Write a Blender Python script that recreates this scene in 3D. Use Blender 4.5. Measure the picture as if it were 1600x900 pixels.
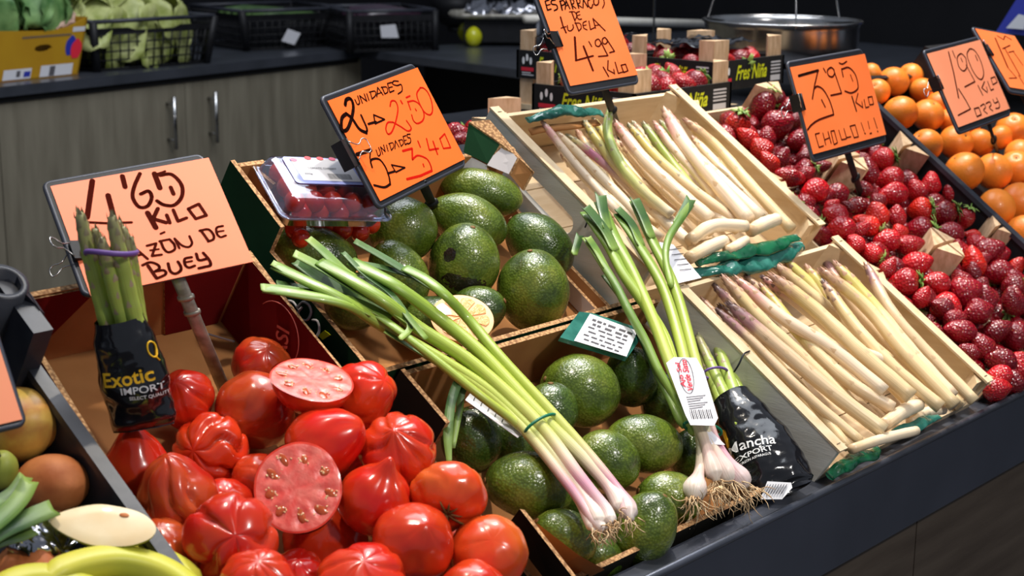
import bpy, math, random
from mathutils import Vector, Matrix, noise

for o in list(bpy.data.objects):
    bpy.data.objects.remove(o)
SC = bpy.context.scene
COL = SC.collection
R = math.radians

# ------------------------------------------------------------------ camera
Z0 = 0.80                                   # height of the tray's front corner above the floor
FPX = 2458.0
PITCH, YAW, TILT, ROLL = R(13.46), R(48.07), R(33.2), R(0.51)
ORG = Vector((1.60576734, 0.91005688, -0.63053341))      # from the camera to the tray origin
_f = Vector((math.sin(YAW)*math.cos(PITCH), math.cos(YAW)*math.cos(PITCH), -math.sin(PITCH)))
_r = Vector((math.cos(YAW), -math.sin(YAW), 0))
_u = _r.cross(_f)
CR = math.cos(ROLL)*_r + math.sin(ROLL)*_u
CU = -math.sin(ROLL)*_r + math.cos(ROLL)*_u
CF = _f
CAMP = Vector((-ORG.x, -ORG.y, -ORG.z + Z0))
cd = bpy.data.cameras.new('camera')
cam = bpy.data.objects.new('camera', cd)
COL.objects.link(cam)
m = Matrix((CR, CU, -CF)).transposed().to_4x4()
m.translation = CAMP
cam.matrix_world = m
cd.sensor_width = 36
cd.lens = FPX/1600*36
cd.clip_start = 0.05
cd.dof.use_dof = True
cd.dof.focus_distance = 1.85
cd.dof.aperture_fstop = 9.0
SC.camera = cam

# ------------------------------------------------------------------ world, lamps, exposure
w = bpy.data.worlds.new('world'); SC.world = w
w.use_nodes = True
w.node_tree.nodes['Background'].inputs[0].default_value = (0.55, 0.62, 0.75, 1)
w.node_tree.nodes['Background'].inputs[1].default_value = 0.22

def spot(name, loc, target, power, size, blend, radius, col):
    l = bpy.data.lights.new(name, 'SPOT')
    l.energy = power; l.spot_size = R(size); l.spot_blend = blend
    l.shadow_soft_size = radius; l.color = col
    o = bpy.data.objects.new(name, l); COL.objects.link(o)
    o.location = loc
    o.rotation_euler = (Vector(target)-Vector(loc)).to_track_quat('-Z', 'Y').to_euler()
    return o
WARM = (1.0, 0.90, 0.76)
spot('spotlight_or_fill', (0.35, 0.45, 3.0), (-0.05, 0.30, Z0+0.1), 105, 48, 0.7, 0.028, WARM)
spot('spotlight_or_fill', (-0.75, 0.35, 2.9), (-0.72, 0.22, Z0+0.1), 49, 46, 0.7, 0.028, WARM)
spot('spotlight_or_fill', (1.5, 0.55, 3.0), (1.0, 0.40, Z0+0.2), 120, 46, 0.7, 0.028, WARM)
spot('spotlight_or_fill', (-0.5, -1.9, 2.7), (0.1, 0.1, Z0), 85, 62, 0.9, 0.10, (1.0, 0.95, 0.90))  # added fill from the front left for lip, fascia and board sides
al = bpy.data.lights.new('ambient_fill', 'AREA'); al.energy = 34; al.size = 2.2; al.color = (0.86, 0.92, 1.0)  # unseen soft overhead fill, added to lift the ambient light
ao = bpy.data.objects.new('ambient_fill', al); COL.objects.link(ao); ao.location = (0.6, 0.6, 3.4)
bl = bpy.data.lights.new('counter_fill', 'AREA'); bl.energy = 17; bl.size = 1.6; bl.color = (0.95, 0.96, 1.0)  # second unseen fill, added to brighten the storage counter
bo = bpy.data.objects.new('counter_fill', bl); COL.objects.link(bo); bo.location = (0.6, 1.35, 3.2); bo.rotation_euler = (R(18), 0, 0)
SC.view_settings.view_transform = 'Standard'
SC.view_settings.look = 'None'
SC.view_settings.gamma = 1
SC.view_settings.use_curve_mapping = False
SC.view_settings.exposure = 0.62

# ------------------------------------------------------------------ coordinates
SV = Vector((0, math.cos(TILT), math.sin(TILT)))
NV = Vector((0, -math.sin(TILT), math.cos(TILT)))
XV = Vector((1, 0, 0))
OW = Vector((0, 0, Z0))
MS = Matrix((XV, SV, NV)).transposed().to_4x4(); MS.translation = OW
def L(u, v, h=0):                      # point on the tilted tray: along, up the slope, above it
    return OW + u*XV + v*SV + h*NV
def Wr(x, y, z):                       # world point from tray origin
    return Vector((x, y, z + Z0))
def ray(px, py):
    return (CF + CR*((px-800)/FPX) - CU*((py-450)/FPX))
def PX(px, py, h=0):                   # tray point at height h
    d = ray(px, py)
    t = ((OW + h*NV - CAMP).dot(NV)) / d.dot(NV)
    return CAMP + d*t
def PZ(px, py, z):                     # horizontal plane z
    d = ray(px, py)
    return CAMP + d*((z + Z0 - CAMP.z)/d.z)
def PT(px, py, t):
    return CAMP + ray(px, py)*t
def PP(px, py, c, n):                  # plane through c, normal n
    d = ray(px, py)
    return CAMP + d*((c-CAMP).dot(n)/d.dot(n))
def depth(p):
    return (p-CAMP).dot(CF)
def camdir(a, b, c):
    return (CR*a + CU*b - CF*c).normalized()

# ------------------------------------------------------------------ materials
MATS = {}
def nmat(name):
    mt = bpy.data.materials.new(name); mt.use_nodes = True
    MATS[name] = mt
    nt = mt.node_tree
    return mt, nt, nt.nodes['Principled BSDF']
def N_(nt, typ, **kw):
    n = nt.nodes.new(typ)
    for k, v in kw.items():
        if k in n.inputs: n.inputs[k].default_value = v
        else: setattr(n, k, v)
    return n
def c4(c): return (c[0], c[1], c[2], 1)
def srgb(r, g, b):
    f = lambda x: (x/255/12.92) if x/255 <= 0.04045 else ((x/255+0.055)/1.055)**2.4
    return (f(r), f(g), f(b))
def simple(name, col, rough=0.5, metal=0, col2=None, nscale=8, bump=0, bscale=60, stretch=None, coat=0, rnd=0, trans=0, ior=1.45, sharp=0.3, coord='Object', spec=0.5, det=4):
    mt, nt, b = nmat(name)
    b.inputs['Roughness'].default_value = rough
    b.inputs['Metallic'].default_value = metal
    b.inputs['Coat Weight'].default_value = coat
    b.inputs['Transmission Weight'].default_value = trans
    b.inputs['IOR'].default_value = ior
    b.inputs['Specular IOR Level'].default_value = spec
    b.inputs['Base Color'].default_value = c4(col)
    tc = N_(nt, 'ShaderNodeTexCoord')
    mp = N_(nt, 'ShaderNodeMapping')
    nt.links.new(tc.outputs[coord], mp.inputs[0])
    if stretch: mp.inputs['Scale'].default_value = stretch
    last = None
    if col2 is not None:
        nz = N_(nt, 'ShaderNodeTexNoise', Scale=nscale, Detail=det)
        nt.links.new(mp.outputs[0], nz.inputs['Vector'])
        if rnd:
            oi = N_(nt, 'ShaderNodeObjectInfo')
            va = N_(nt, 'ShaderNodeVectorMath', operation='ADD')
            sc = N_(nt, 'ShaderNodeVectorMath', operation='SCALE'); sc.inputs['Scale'].default_value = 37.0
            cx = N_(nt, 'ShaderNodeCombineXYZ')
            nt.links.new(oi.outputs['Random'], cx.inputs[0]); nt.links.new(cx.outputs[0], sc.inputs[0])
            nt.links.new(mp.outputs[0], va.inputs[0]); nt.links.new(sc.outputs[0], va.inputs[1])
            nt.links.new(va.outputs[0], nz.inputs['Vector'])
        rp = N_(nt, 'ShaderNodeValToRGB')
        rp.color_ramp.elements[0].position = 0.5-sharp/2; rp.color_ramp.elements[0].color = c4(col)
        rp.color_ramp.elements[1].position = 0.5+sharp/2; rp.color_ramp.elements[1].color = c4(col2)
        nt.links.new(nz.outputs[0], rp.inputs[0])
        last = rp.outputs[0]
        if rnd:
            hs = N_(nt, 'ShaderNodeHueSaturation')
            mr = N_(nt, 'ShaderNodeMapRange'); mr.inputs['To Min'].default_value = 1-rnd; mr.inputs['To Max'].default_value = 1+rnd*0.6
            nt.links.new(oi.outputs['Random'], mr.inputs['Value'])
            nt.links.new(mr.outputs[0], hs.inputs['Value'])
            nt.links.new(last, hs.inputs['Color']); last = hs.outputs[0]
        nt.links.new(last, b.inputs['Base Color'])
    if bump:
        nb = N_(nt, 'ShaderNodeTexNoise', Scale=bscale, Detail=3)
        nt.links.new(mp.outputs[0], nb.inputs['Vector'])
        bp = N_(nt, 'ShaderNodeBump', Strength=bump, Distance=0.002)
        nt.links.new(nb.outputs[0], bp.inputs['Height'])
        nt.links.new(bp.outputs[0], b.inputs['Normal'])
    return mt

simple('tomato', srgb(200, 28, 18), 0.22, 0, srgb(205, 62, 24), 22, bump=0.05, bscale=60, coat=0.3, rnd=0.12)
simple('tomato_dark', srgb(176, 34, 22), 0.22, 0, srgb(190, 78, 34), 20, bump=0.05, bscale=60, coat=0.3, rnd=0.1)
simple('tomato_orange', srgb(214, 60, 22), 0.25, 0, srgb(206, 92, 34), 20, bump=0.05, bscale=60, coat=0.3, rnd=0.1)
simple('tomato_flesh', srgb(222, 80, 72), 0.34, 0, srgb(232, 120, 106), 90, bump=0.3, bscale=160, coat=0.08)
simple('tomato_rind', srgb(214, 50, 30), 0.25, 0, srgb(222, 70, 48), 60, bump=0.1, coat=0.3)
simple('tomato_gel', srgb(196, 92, 48), 0.12, 0, srgb(170, 70, 30), 120, coat=0.6)
simple('tomato_seed', srgb(226, 190, 140), 0.2, coat=0.6)
simple('stem_scar', srgb(96, 86, 38), 0.7, 0, srgb(120, 70, 30), 90)
simple('mark_dark', srgb(60, 30, 20), 0.7)
simple('orange_peel', srgb(255, 150, 52), 0.36, 0, srgb(248, 130, 36), 18, bump=0.28, bscale=330, coat=0.1, rnd=0.08)
simple('berry_leaf', srgb(88, 128, 48), 0.55, 0, srgb(150, 176, 88), 50, bump=0.2, rnd=0.2)
simple('straw_dark', srgb(70, 20, 12), 0.6)
simple('metal_tray', srgb(96, 100, 112), 0.30, 0.55, srgb(80, 84, 94), 14, bump=0.05, bscale=80, stretch=(1, 8, 8))
simple('fascia', srgb(62, 66, 78), 0.42, 0.2, srgb(55, 59, 70), 6)
simple('frame_black', srgb(34, 35, 40), 0.5, 0, srgb(28, 29, 33), 30, spec=0.3)
simple('metal_dark', srgb(40, 42, 48), 0.35, 0.6, srgb(50, 52, 58), 20)
simple('counter_steel', srgb(92, 96, 106), 0.3, 0.6, srgb(80, 84, 92), 10)
simple('steel', srgb(190, 190, 190), 0.22, 1.0, srgb(165, 165, 165), 30, bump=0.03)
simple('steel_worn', srgb(175, 170, 158), 0.4, 0.35, srgb(130, 125, 112), 60, bump=0.2, bscale=120)
simple('plastic_black', srgb(22, 22, 24), 0.5, 0, srgb(28, 28, 31), 30, bump=0.1, spec=0.3)
simple('plastic_crate', srgb(40, 42, 50), 0.4, 0, srgb(52, 54, 62), 30, bump=0.15)
simple('void_black', srgb(14, 14, 16), 0.8)
simple('wall_black', srgb(26, 26, 30), 0.7, 0, srgb(30, 30, 34), 5)
simple('floor_tile', srgb(70, 68, 66), 0.6, 0, srgb(82, 80, 77), 5)
simple('wood_cabinet', srgb(104, 98, 84), 0.5, 0, srgb(132, 126, 110), 5, bump=0.1, stretch=(6, 6, 0.7), sharp=0.5)
simple('wood_fascia', srgb(84, 74, 64), 0.55, 0, srgb(58, 48, 40), 7, bump=0.15, stretch=(0.5, 5, 5), sharp=0.5)
simple('poplar', srgb(226, 204, 170), 0.5, 0, srgb(204, 176, 136), 9, bump=0.12, stretch=(9, 1.2, 9), sharp=0.5)
simple('poplar_x', srgb(226, 204, 170), 0.5, 0, srgb(200, 172, 132), 9, bump=0.12, stretch=(1.2, 9, 9), sharp=0.5)
simple('poplar_grey', srgb(222, 218, 208), 0.5, 0, srgb(206, 200, 186), 9, bump=0.12, stretch=(9, 1.2, 9), sharp=0.5)
simple('post_wood', srgb(222, 190, 154), 0.6, 0, srgb(196, 160, 122), 30, bump=0.15, stretch=(4, 4, 1), rnd=0.08)
simple('cardboard', srgb(176, 124, 76), 0.85, 0, srgb(160, 108, 64), 14, bump=0.1, spec=0.15)
simple('cardboard_green', srgb(20, 52, 30), 0.85, 0, srgb(24, 62, 36), 10, spec=0.15)
simple('cardboard_red', srgb(112, 16, 18), 0.85, 0, srgb(100, 12, 14), 10, spec=0.15)
simple('cardboard_white', srgb(196, 190, 190), 0.85, 0, srgb(186, 180, 182), 10, spec=0.15)
simple('cardboard_dark', srgb(30, 28, 22), 0.85, 0, srgb(36, 34, 27), 10, spec=0.15)
simple('cardboard_yellow', srgb(172, 130, 14), 0.6, 0, srgb(164, 120, 10), 10)
simple('card_orange', srgb(255, 128, 66), 0.45, 0, srgb(255, 120, 56), 6)
simple('card_salmon', srgb(250, 126, 80), 0.45, 0, srgb(248, 120, 74), 6)
simple('card_bright', srgb(255, 112, 40), 0.45, 0, srgb(252, 106, 34), 6)
simple('card_pink', srgb(255, 158, 116), 0.45, 0, srgb(255, 150, 108), 6)
simple('ink_brown', srgb(70, 16, 6), 0.9, spec=0.05)
simple('ink_black', srgb(30, 8, 4), 0.9, spec=0.05)
simple('ink_red', srgb(190, 20, 8), 0.9, spec=0.05)
simple('paper_white', srgb(238, 236, 240), 0.5, 0, srgb(230, 228, 234), 10)
simple('paper_lilac', srgb(150, 160, 225), 0.4, 0, srgb(160, 168, 228), 6)
simple('paper_grey', srgb(200, 200, 204), 0.6)
simple('print_grey', srgb(80, 78, 82), 0.6)
simple('print_red', srgb(214, 40, 60), 0.5)
simple('print_pink', srgb(230, 110, 140), 0.5)
simple('print_green', srgb(60, 150, 70), 0.5)
simple('print_yellow', srgb(214, 222, 30), 0.5)
simple('print_gold', srgb(250, 196, 40), 0.4)
simple('print_white', srgb(236, 236, 236), 0.5)
simple('print_blue', srgb(40, 50, 150), 0.5)
simple('print_maroon', srgb(190, 90, 80), 0.5)
simple('sleeve_black', srgb(20, 20, 23), 0.16, 0, srgb(26, 26, 30), 20, coat=0.6, bump=0.5, bscale=45)
simple('film_green', srgb(22, 104, 66), 0.2, 0, srgb(10, 70, 46), 30, coat=0.4, bump=0.5, bscale=60)
simple('film_teal', srgb(60, 130, 116), 0.18, 0, srgb(30, 92, 80), 30, coat=0.4, bump=0.4, bscale=60)
simple('film_black', srgb(16, 16, 20), 0.12, 0, srgb(22, 22, 26), 30, coat=0.7, bump=0.6, bscale=50)
simple('rubber_purple', srgb(110, 80, 150), 0.5)
simple('tie_green', srgb(16, 110, 80), 0.4)
simple('root', srgb(232, 208, 168), 0.8, 0, srgb(180, 142, 100), 90)
simple('lemon_rind', srgb(238, 190, 110), 0.5, 0, srgb(244, 206, 140), 60, bump=0.2, bscale=200)
simple('lemon_pith', srgb(252, 208, 158), 0.5, 0, srgb(248, 196, 140), 60)
simple('lemon_flesh', srgb(246, 160, 84), 0.2, 0, srgb(250, 186, 112), 130, bump=0.5, bscale=240, coat=0.4, stretch=(1, 1, 1))
simple('pear_skin', srgb(226, 190, 90), 0.4, 0, srgb(190, 124, 60), 26, bump=0.15, sharp=0.25)
simple('pear_green', srgb(150, 160, 60), 0.45, 0, srgb(170, 176, 80), 30)
simple('pear_flesh', srgb(246, 226, 186), 0.35, 0, srgb(242, 214, 166), 30, bump=0.1, coat=0.15)
simple('sapote_skin', srgb(214, 132, 76), 0.6, 0, srgb(180, 98, 50), 30, bump=0.15, bscale=200)
simple('banana_skin', srgb(226, 212, 76), 0.4, 0, srgb(188, 196, 62), 9, bump=0.05, sharp=0.5)
simple('banana_tip', srgb(90, 76, 30), 0.7)
simple('cabbage', srgb(70, 116, 60), 0.5, 0, srgb(140, 176, 108), 22, bump=0.4, bscale=30, sharp=0.4)
simple('endive', srgb(128, 142, 50), 0.45, 0, srgb(200, 204, 140), 22, bump=0.4, bscale=30, sharp=0.4)
simple('leaf_dark', srgb(50, 76, 40), 0.5, 0, srgb(80, 110, 56), 20, bump=0.3)
simple('pepper_yellow', srgb(196, 196, 30), 0.25, coat=0.4)
simple('aubergine', srgb(40, 20, 40), 0.2, 0, srgb(60, 34, 50), 10, coat=0.4)
simple('mirror_film', srgb(190, 190, 196), 0.12, 1.0, srgb(150, 150, 156), 30, bump=0.8, bscale=30)
simple('cherry', srgb(196, 22, 14), 0.15, 0, srgb(214, 60, 24), 30, coat=0.6, rnd=0.1)
simple('wrap_paper', srgb(200, 170, 150), 0.6, 0, srgb(170, 130, 116), 18, bump=0.4)

# corrugated cut edge
mt, nt, b = nmat('corrugated')
tc = N_(nt, 'ShaderNodeTexCoord'); wv = N_(nt, 'ShaderNodeTexVoronoi', Scale=260.0)
nt.links.new(tc.outputs['Object'], wv.inputs['Vector'])
rp = N_(nt, 'ShaderNodeValToRGB')
rp.color_ramp.elements[0].color = c4(srgb(196, 152, 104)); rp.color_ramp.elements[0].position = 0.3
rp.color_ramp.elements[1].color = c4(srgb(134, 94, 58)); rp.color_ramp.elements[1].position = 0.75
nt.links.new(wv.outputs['Distance'], rp.inputs[0]); nt.links.new(rp.outputs[0], b.inputs['Base Color'])
bp = N_(nt, 'ShaderNodeBump', Strength=0.5, Distance=0.002); bp.invert = True
nt.links.new(wv.outputs['Distance'], bp.inputs['Height']); nt.links.new(bp.outputs[0], b.inputs['Normal'])
b.inputs['Roughness'].default_value = 0.85

# avocado: mottled pebbled skin
def avo_mat(name, a, c, d):
    mt, nt, b = nmat(name)
    tc = N_(nt, 'ShaderNodeTexCoord'); oi = N_(nt, 'ShaderNodeObjectInfo')
    cx = N_(nt, 'ShaderNodeCombineXYZ'); nt.links.new(oi.outputs['Random'], cx.inputs[0])
    va = N_(nt, 'ShaderNodeVectorMath', operation='ADD')
    nt.links.new(tc.outputs['Object'], va.inputs[0]); nt.links.new(cx.outputs[0], va.inputs[1])
    n1 = N_(nt, 'ShaderNodeTexNoise', Scale=26.0, Detail=6.0)
    n2 = N_(nt, 'ShaderNodeTexVoronoi', Scale=330.0)
    n3 = N_(nt, 'ShaderNodeTexNoise', Scale=150.0, Detail=2.0)
    for n in (n1, n2, n3): nt.links.new(va.outputs[0], n.inputs['Vector'])
    rp = N_(nt, 'ShaderNodeValToRGB')
    e = rp.color_ramp.elements
    e[0].position = 0.30; e[0].color = c4(a)
    e[1].position = 0.66; e[1].color = c4(d)
    k = e.new(0.50); k.color = c4(c)
    nt.links.new(n1.outputs[0], rp.inputs[0])
    mx = N_(nt, 'ShaderNodeMixRGB', blend_type='MULTIPLY'); mx.inputs[0].default_value = 0.7
    r2 = N_(nt, 'ShaderNodeValToRGB')
    r2.color_ramp.elements[0].position = 0.0; r2.color_ramp.elements[0].color = (1, 1, 1, 1)
    r2.color_ramp.elements[1].position = 0.75; r2.color_ramp.elements[1].color = (0.35, 0.4, 0.3, 1)
    nt.links.new(n2.outputs['Distance'], r2.inputs[0])
    nt.links.new(rp.outputs[0], mx.inputs[1]); nt.links.new(r2.outputs[0], mx.inputs[2])
    nt.links.new(mx.outputs[0], b.inputs['Base Color'])
    ad = N_(nt, 'ShaderNodeMath', operation='SUBTRACT')
    nt.links.new(n3.outputs[0], ad.inputs[0]); nt.links.new(n2.outputs['Distance'], ad.inputs[1])
    bp = N_(nt, 'ShaderNodeBump', Strength=0.42, Distance=0.0014)
    nt.links.new(ad.outputs[0], bp.inputs['Height']); nt.links.new(bp.outputs[0], b.inputs['Normal'])
    b.inputs['Roughness'].default_value = 0.27
    b.inputs['Coat Weight'].default_value = 0.45
    b.inputs['Coat Roughness'].default_value = 0.15
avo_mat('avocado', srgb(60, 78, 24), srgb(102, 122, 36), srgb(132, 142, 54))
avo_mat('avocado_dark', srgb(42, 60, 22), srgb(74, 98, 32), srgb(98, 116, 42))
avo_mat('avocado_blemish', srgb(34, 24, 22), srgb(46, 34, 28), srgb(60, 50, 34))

# strawberry skin with seed dimples
def berry(name, a, c):
    mt, nt, b = nmat(name)
    tc = N_(nt, 'ShaderNodeTexCoord'); oi = N_(nt, 'ShaderNodeObjectInfo')
    vo = N_(nt, 'ShaderNodeTexVoronoi', Scale=300.0)
    vo.inputs['Randomness'].default_value = 0.55
    n1 = N_(nt, 'ShaderNodeTexNoise', Scale=30.0, Detail=2.0)
    nt.links.new(tc.outputs['Object'], vo.inputs['Vector'])
    nt.links.new(tc.outputs['Object'], n1.inputs['Vector'])
    r0 = N_(nt, 'ShaderNodeValToRGB')
    r0.color_ramp.elements[0].color = c4(a); r0.color_ramp.elements[1].color = c4(c)
    r0.color_ramp.elements[0].position = 0.35; r0.color_ramp.elements[1].position = 0.65
    nt.links.new(n1.outputs[0], r0.inputs[0])
    hs = N_(nt, 'ShaderNodeHueSaturation')
    mr = N_(nt, 'ShaderNodeMapRange'); mr.inputs['To Min'].default_value = 0.72; mr.inputs['To Max'].default_value = 1.25
    nt.links.new(oi.outputs['Random'], mr.inputs['Value']); nt.links.new(mr.outputs[0], hs.inputs['Value'])
    nt.links.new(r0.outputs[0], hs.inputs['Color'])
    r1 = N_(nt, 'ShaderNodeValToRGB')
    r1.color_ramp.elements[0].position = 0.10; r1.color_ramp.elements[0].color = (1, 1, 1, 1)
    r1.color_ramp.elements[1].position = 0.18; r1.color_ramp.elements[1].color = (0, 0, 0, 1)
    nt.links.new(vo.outputs['Distance'], r1.inputs[0])
    mx = N_(nt, 'ShaderNodeMixRGB'); nt.links.new(r1.outputs[0], mx.inputs[0])
    nt.links.new(hs.outputs[0], mx.inputs[1]); mx.inputs[2].default_value = c4(srgb(196, 130, 60))
    nt.links.new(mx.outputs[0], b.inputs['Base Color'])
    bp = N_(nt, 'ShaderNodeBump', Strength=0.8, Distance=0.0022)
    nt.links.new(vo.outputs['Distance'], bp.inputs['Height']); nt.links.new(bp.outputs[0], b.inputs['Normal'])
    b.inputs['Roughness'].default_value = 0.24
    b.inputs['Coat Weight'].default_value = 0.3
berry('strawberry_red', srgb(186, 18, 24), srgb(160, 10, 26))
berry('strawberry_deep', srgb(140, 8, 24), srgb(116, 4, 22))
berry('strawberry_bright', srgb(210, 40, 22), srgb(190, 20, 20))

# long vegetables: colour runs along the stalk (UV y: 0 at the tip or top, 1 at the cut or root)
def ramp_mat(name, stops, rough=0.35, streak=(40, 2), bump=0.1, mottle=0.25):
    mt, nt, b = nmat(name)
    uv = N_(nt, 'ShaderNodeUVMap'); sp = N_(nt, 'ShaderNodeSeparateXYZ')
    nt.links.new(uv.outputs[0], sp.inputs[0])
    mp = N_(nt, 'ShaderNodeMapping'); mp.inputs['Scale'].default_value = (streak[0], streak[1], 1)
    oi = N_(nt, 'ShaderNodeObjectInfo'); cx = N_(nt, 'ShaderNodeCombineXYZ')
    ml = N_(nt, 'ShaderNodeMath', operation='MULTIPLY'); ml.inputs[1].default_value = 50
    nt.links.new(oi.outputs['Random'], ml.inputs[0]); nt.links.new(ml.outputs[0], cx.inputs[2])
    nt.links.new(cx.outputs[0], mp.inputs['Location'])
    nt.links.new(uv.outputs[0], mp.inputs[0])
    nz = N_(nt, 'ShaderNodeTexNoise', Scale=1.0, Detail=3.0)
    nt.links.new(mp.outputs[0], nz.inputs['Vector'])
    n2 = N_(nt, 'ShaderNodeTexNoise', Scale=1.0, Detail=2.0)
    m2 = N_(nt, 'ShaderNodeMapping'); m2.inputs['Scale'].default_value = (2, 9, 1)
    nt.links.new(cx.outputs[0], m2.inputs['Location'])
    nt.links.new(uv.outputs[0], m2.inputs[0]); nt.links.new(m2.outputs[0], n2.inputs['Vector'])
    ma = N_(nt, 'ShaderNodeMath', operation='MULTIPLY_ADD')
    sb = N_(nt, 'ShaderNodeMath', operation='SUBTRACT'); sb.inputs[1].default_value = 0.5
    nt.links.new(n2.outputs[0], sb.inputs[0])
    nt.links.new(sb.outputs[0], ma.inputs[0]); ma.inputs[1].default_value = mottle
    nt.links.new(sp.outputs[1], ma.inputs[2])
    rp = N_(nt, 'ShaderNodeValToRGB')
    e = rp.color_ramp.elements
    e[0].position = stops[0][0]; e[0].color = c4(srgb(*stops[0][1]))
    e[1].position = stops[-1][0]; e[1].color = c4(srgb(*stops[-1][1]))
    for p, c in stops[1:-1]:
        k = e.new(p); k.color = c4(srgb(*c))
    nt.links.new(ma.outputs[0], rp.inputs[0])
    mx = N_(nt, 'ShaderNodeMixRGB', blend_type='MULTIPLY'); mx.inputs[0].default_value = 1
    r2 = N_(nt, 'ShaderNodeValToRGB')
    r2.color_ramp.elements[0].position = 0.3; r2.color_ramp.elements[0].color = (0.80, 0.76, 0.70, 1)
    r2.color_ramp.elements[1].position = 0.6; r2.color_ramp.elements[1].color = (1, 1, 1, 1)
    nt.links.new(nz.outputs[0], r2.inputs[0])
    nt.links.new(rp.outputs[0], mx.inputs[1]); nt.links.new(r2.outputs[0], mx.inputs[2])
    nt.links.new(mx.outputs[0], b.inputs['Base Color'])
    bp = N_(nt, 'ShaderNodeBump', Strength=bump, Distance=0.002)
    nt.links.new(nz.outputs[0], bp.inputs['Height']); nt.links.new(bp.outputs[0], b.inputs['Normal'])
    b.inputs['Roughness'].default_value = rough
    b.inputs['Coat Weight'].default_value = 0.12
ramp_mat('spear_white', [(0, (220, 190, 150)), (0.15, (238, 212, 172)), (0.4, (248, 230, 200)), (1, (248, 228, 196))])
ramp_mat('spear_pink', [(0, (222, 184, 160)), (0.06, (214, 150, 144)), (0.18, (230, 184, 170)), (0.32, (240, 216, 188)), (1, (242, 222, 194))])
ramp_mat('spear_magenta', [(0, (200, 180, 120)), (0.10, (214, 196, 140)), (0.22, (190, 110, 140)), (0.45, (216, 160, 170)), (0.6, (238, 210, 190)), (1, (238, 214, 180))])
ramp_mat('spear_yellow', [(0, (190, 160, 110)), (0.08, (196, 180, 96)), (0.3, (214, 200, 120)), (0.5, (236, 212, 166)), (1, (240, 214, 180))])
ramp_mat('spear_purple', [(0, (90, 70, 74)), (0.05, (120, 92, 92)), (0.13, (176, 130, 134)), (0.22, (220, 190, 156)), (1, (238, 214, 170))])
ramp_mat('spear_tan', [(0, (170, 130, 112)), (0.08, (196, 160, 124)), (0.2, (222, 196, 140)), (0.4, (232, 208, 160)), (1, (232, 206, 160))])
ramp_mat('spear_green', [(0, (140, 150, 84)), (0.3, (160, 178, 84)), (0.6, (188, 200, 112)), (0.8, (220, 212, 150)), (1, (240, 224, 196))])
ramp_mat('spear_greenpure', [(0, (164, 160, 116)), (0.22, (166, 168, 104)), (0.32, (166, 186, 88)), (1, (176, 198, 90))])
ramp_mat('tip_green', [(0, (150, 146, 112)), (1, (176, 160, 130))])
ramp_mat('tip_tan', [(0, (186, 140, 120)), (1, (222, 190, 150))])
ramp_mat('tip_dark', [(0, (90, 70, 74)), (.4, (150, 118, 104)), (1, (222, 192, 150))])
ramp_mat('garlic_stalk', [(0, (110, 146, 62)), (0.2, (140, 170, 66)), (0.5, (180, 198, 82)), (0.72, (196, 206, 110)), (0.84, (228, 218, 184)), (0.92, (228, 196, 190)), (1, (240, 230, 218))], 0.35, (30, 1.5), 0.15, 0.06)
ramp_mat('garlic_pink', [(0, (110, 146, 62)), (0.2, (140, 170, 66)), (0.5, (180, 198, 82)), (0.70, (200, 206, 116)), (0.80, (226, 204, 178)), (0.87, (214, 156, 178)), (0.94, (222, 184, 190)), (1, (240, 230, 222))], 0.35, (30, 1.5), 0.15, 0.06)
ramp_mat('garlic_short', [(0, (150, 176, 70)), (0.4, (186, 196, 90)), (0.55, (214, 196, 150)), (0.7, (214, 160, 180)), (0.85, (236, 222, 214)), (1, (240, 232, 224))], 0.35, (30, 1.5), 0.15, 0.06)
ramp_mat('garlic_leaf', [(0, (140, 166, 80)), (0.3, (96, 134, 60)), (1, (150, 178, 78))], 0.4, (24, 1), 0.2, 0.1)
ramp_mat('garlic_leaf_dark', [(0, (86, 120, 66)), (0.5, (60, 96, 50)), (1, (130, 160, 72))], 0.4, (24, 1), 0.2, 0.1)

mt, nt, b = nmat('clear_plastic')
tr = N_(nt, 'ShaderNodeBsdfTransparent'); tr.inputs[0].default_value = (0.93, 0.94, 0.99, 1)
gl = N_(nt, 'ShaderNodeBsdfGlossy'); gl.inputs['Roughness'].default_value = 0.08; gl.inputs['Color'].default_value = (0.9, 0.92, 1, 1)
lw_ = N_(nt, 'ShaderNodeLayerWeight'); lw_.inputs[0].default_value = 0.35
ms_ = N_(nt, 'ShaderNodeMixShader')
nt.links.new(lw_.outputs['Facing'], ms_.inputs[0]); nt.links.new(tr.outputs[0], ms_.inputs[1]); nt.links.new(gl.outputs[0], ms_.inputs[2])
nt.links.new(ms_.outputs[0], nt.nodes['Material Output'].inputs[0])
mt, nt, b = nmat('net_film')
b.inputs['Base Color'].default_value = (0.25, 0.14, 0.08, 1); b.inputs['Roughness'].default_value = 0.2
b.inputs['Transmission Weight'].default_value = 0.5

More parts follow.
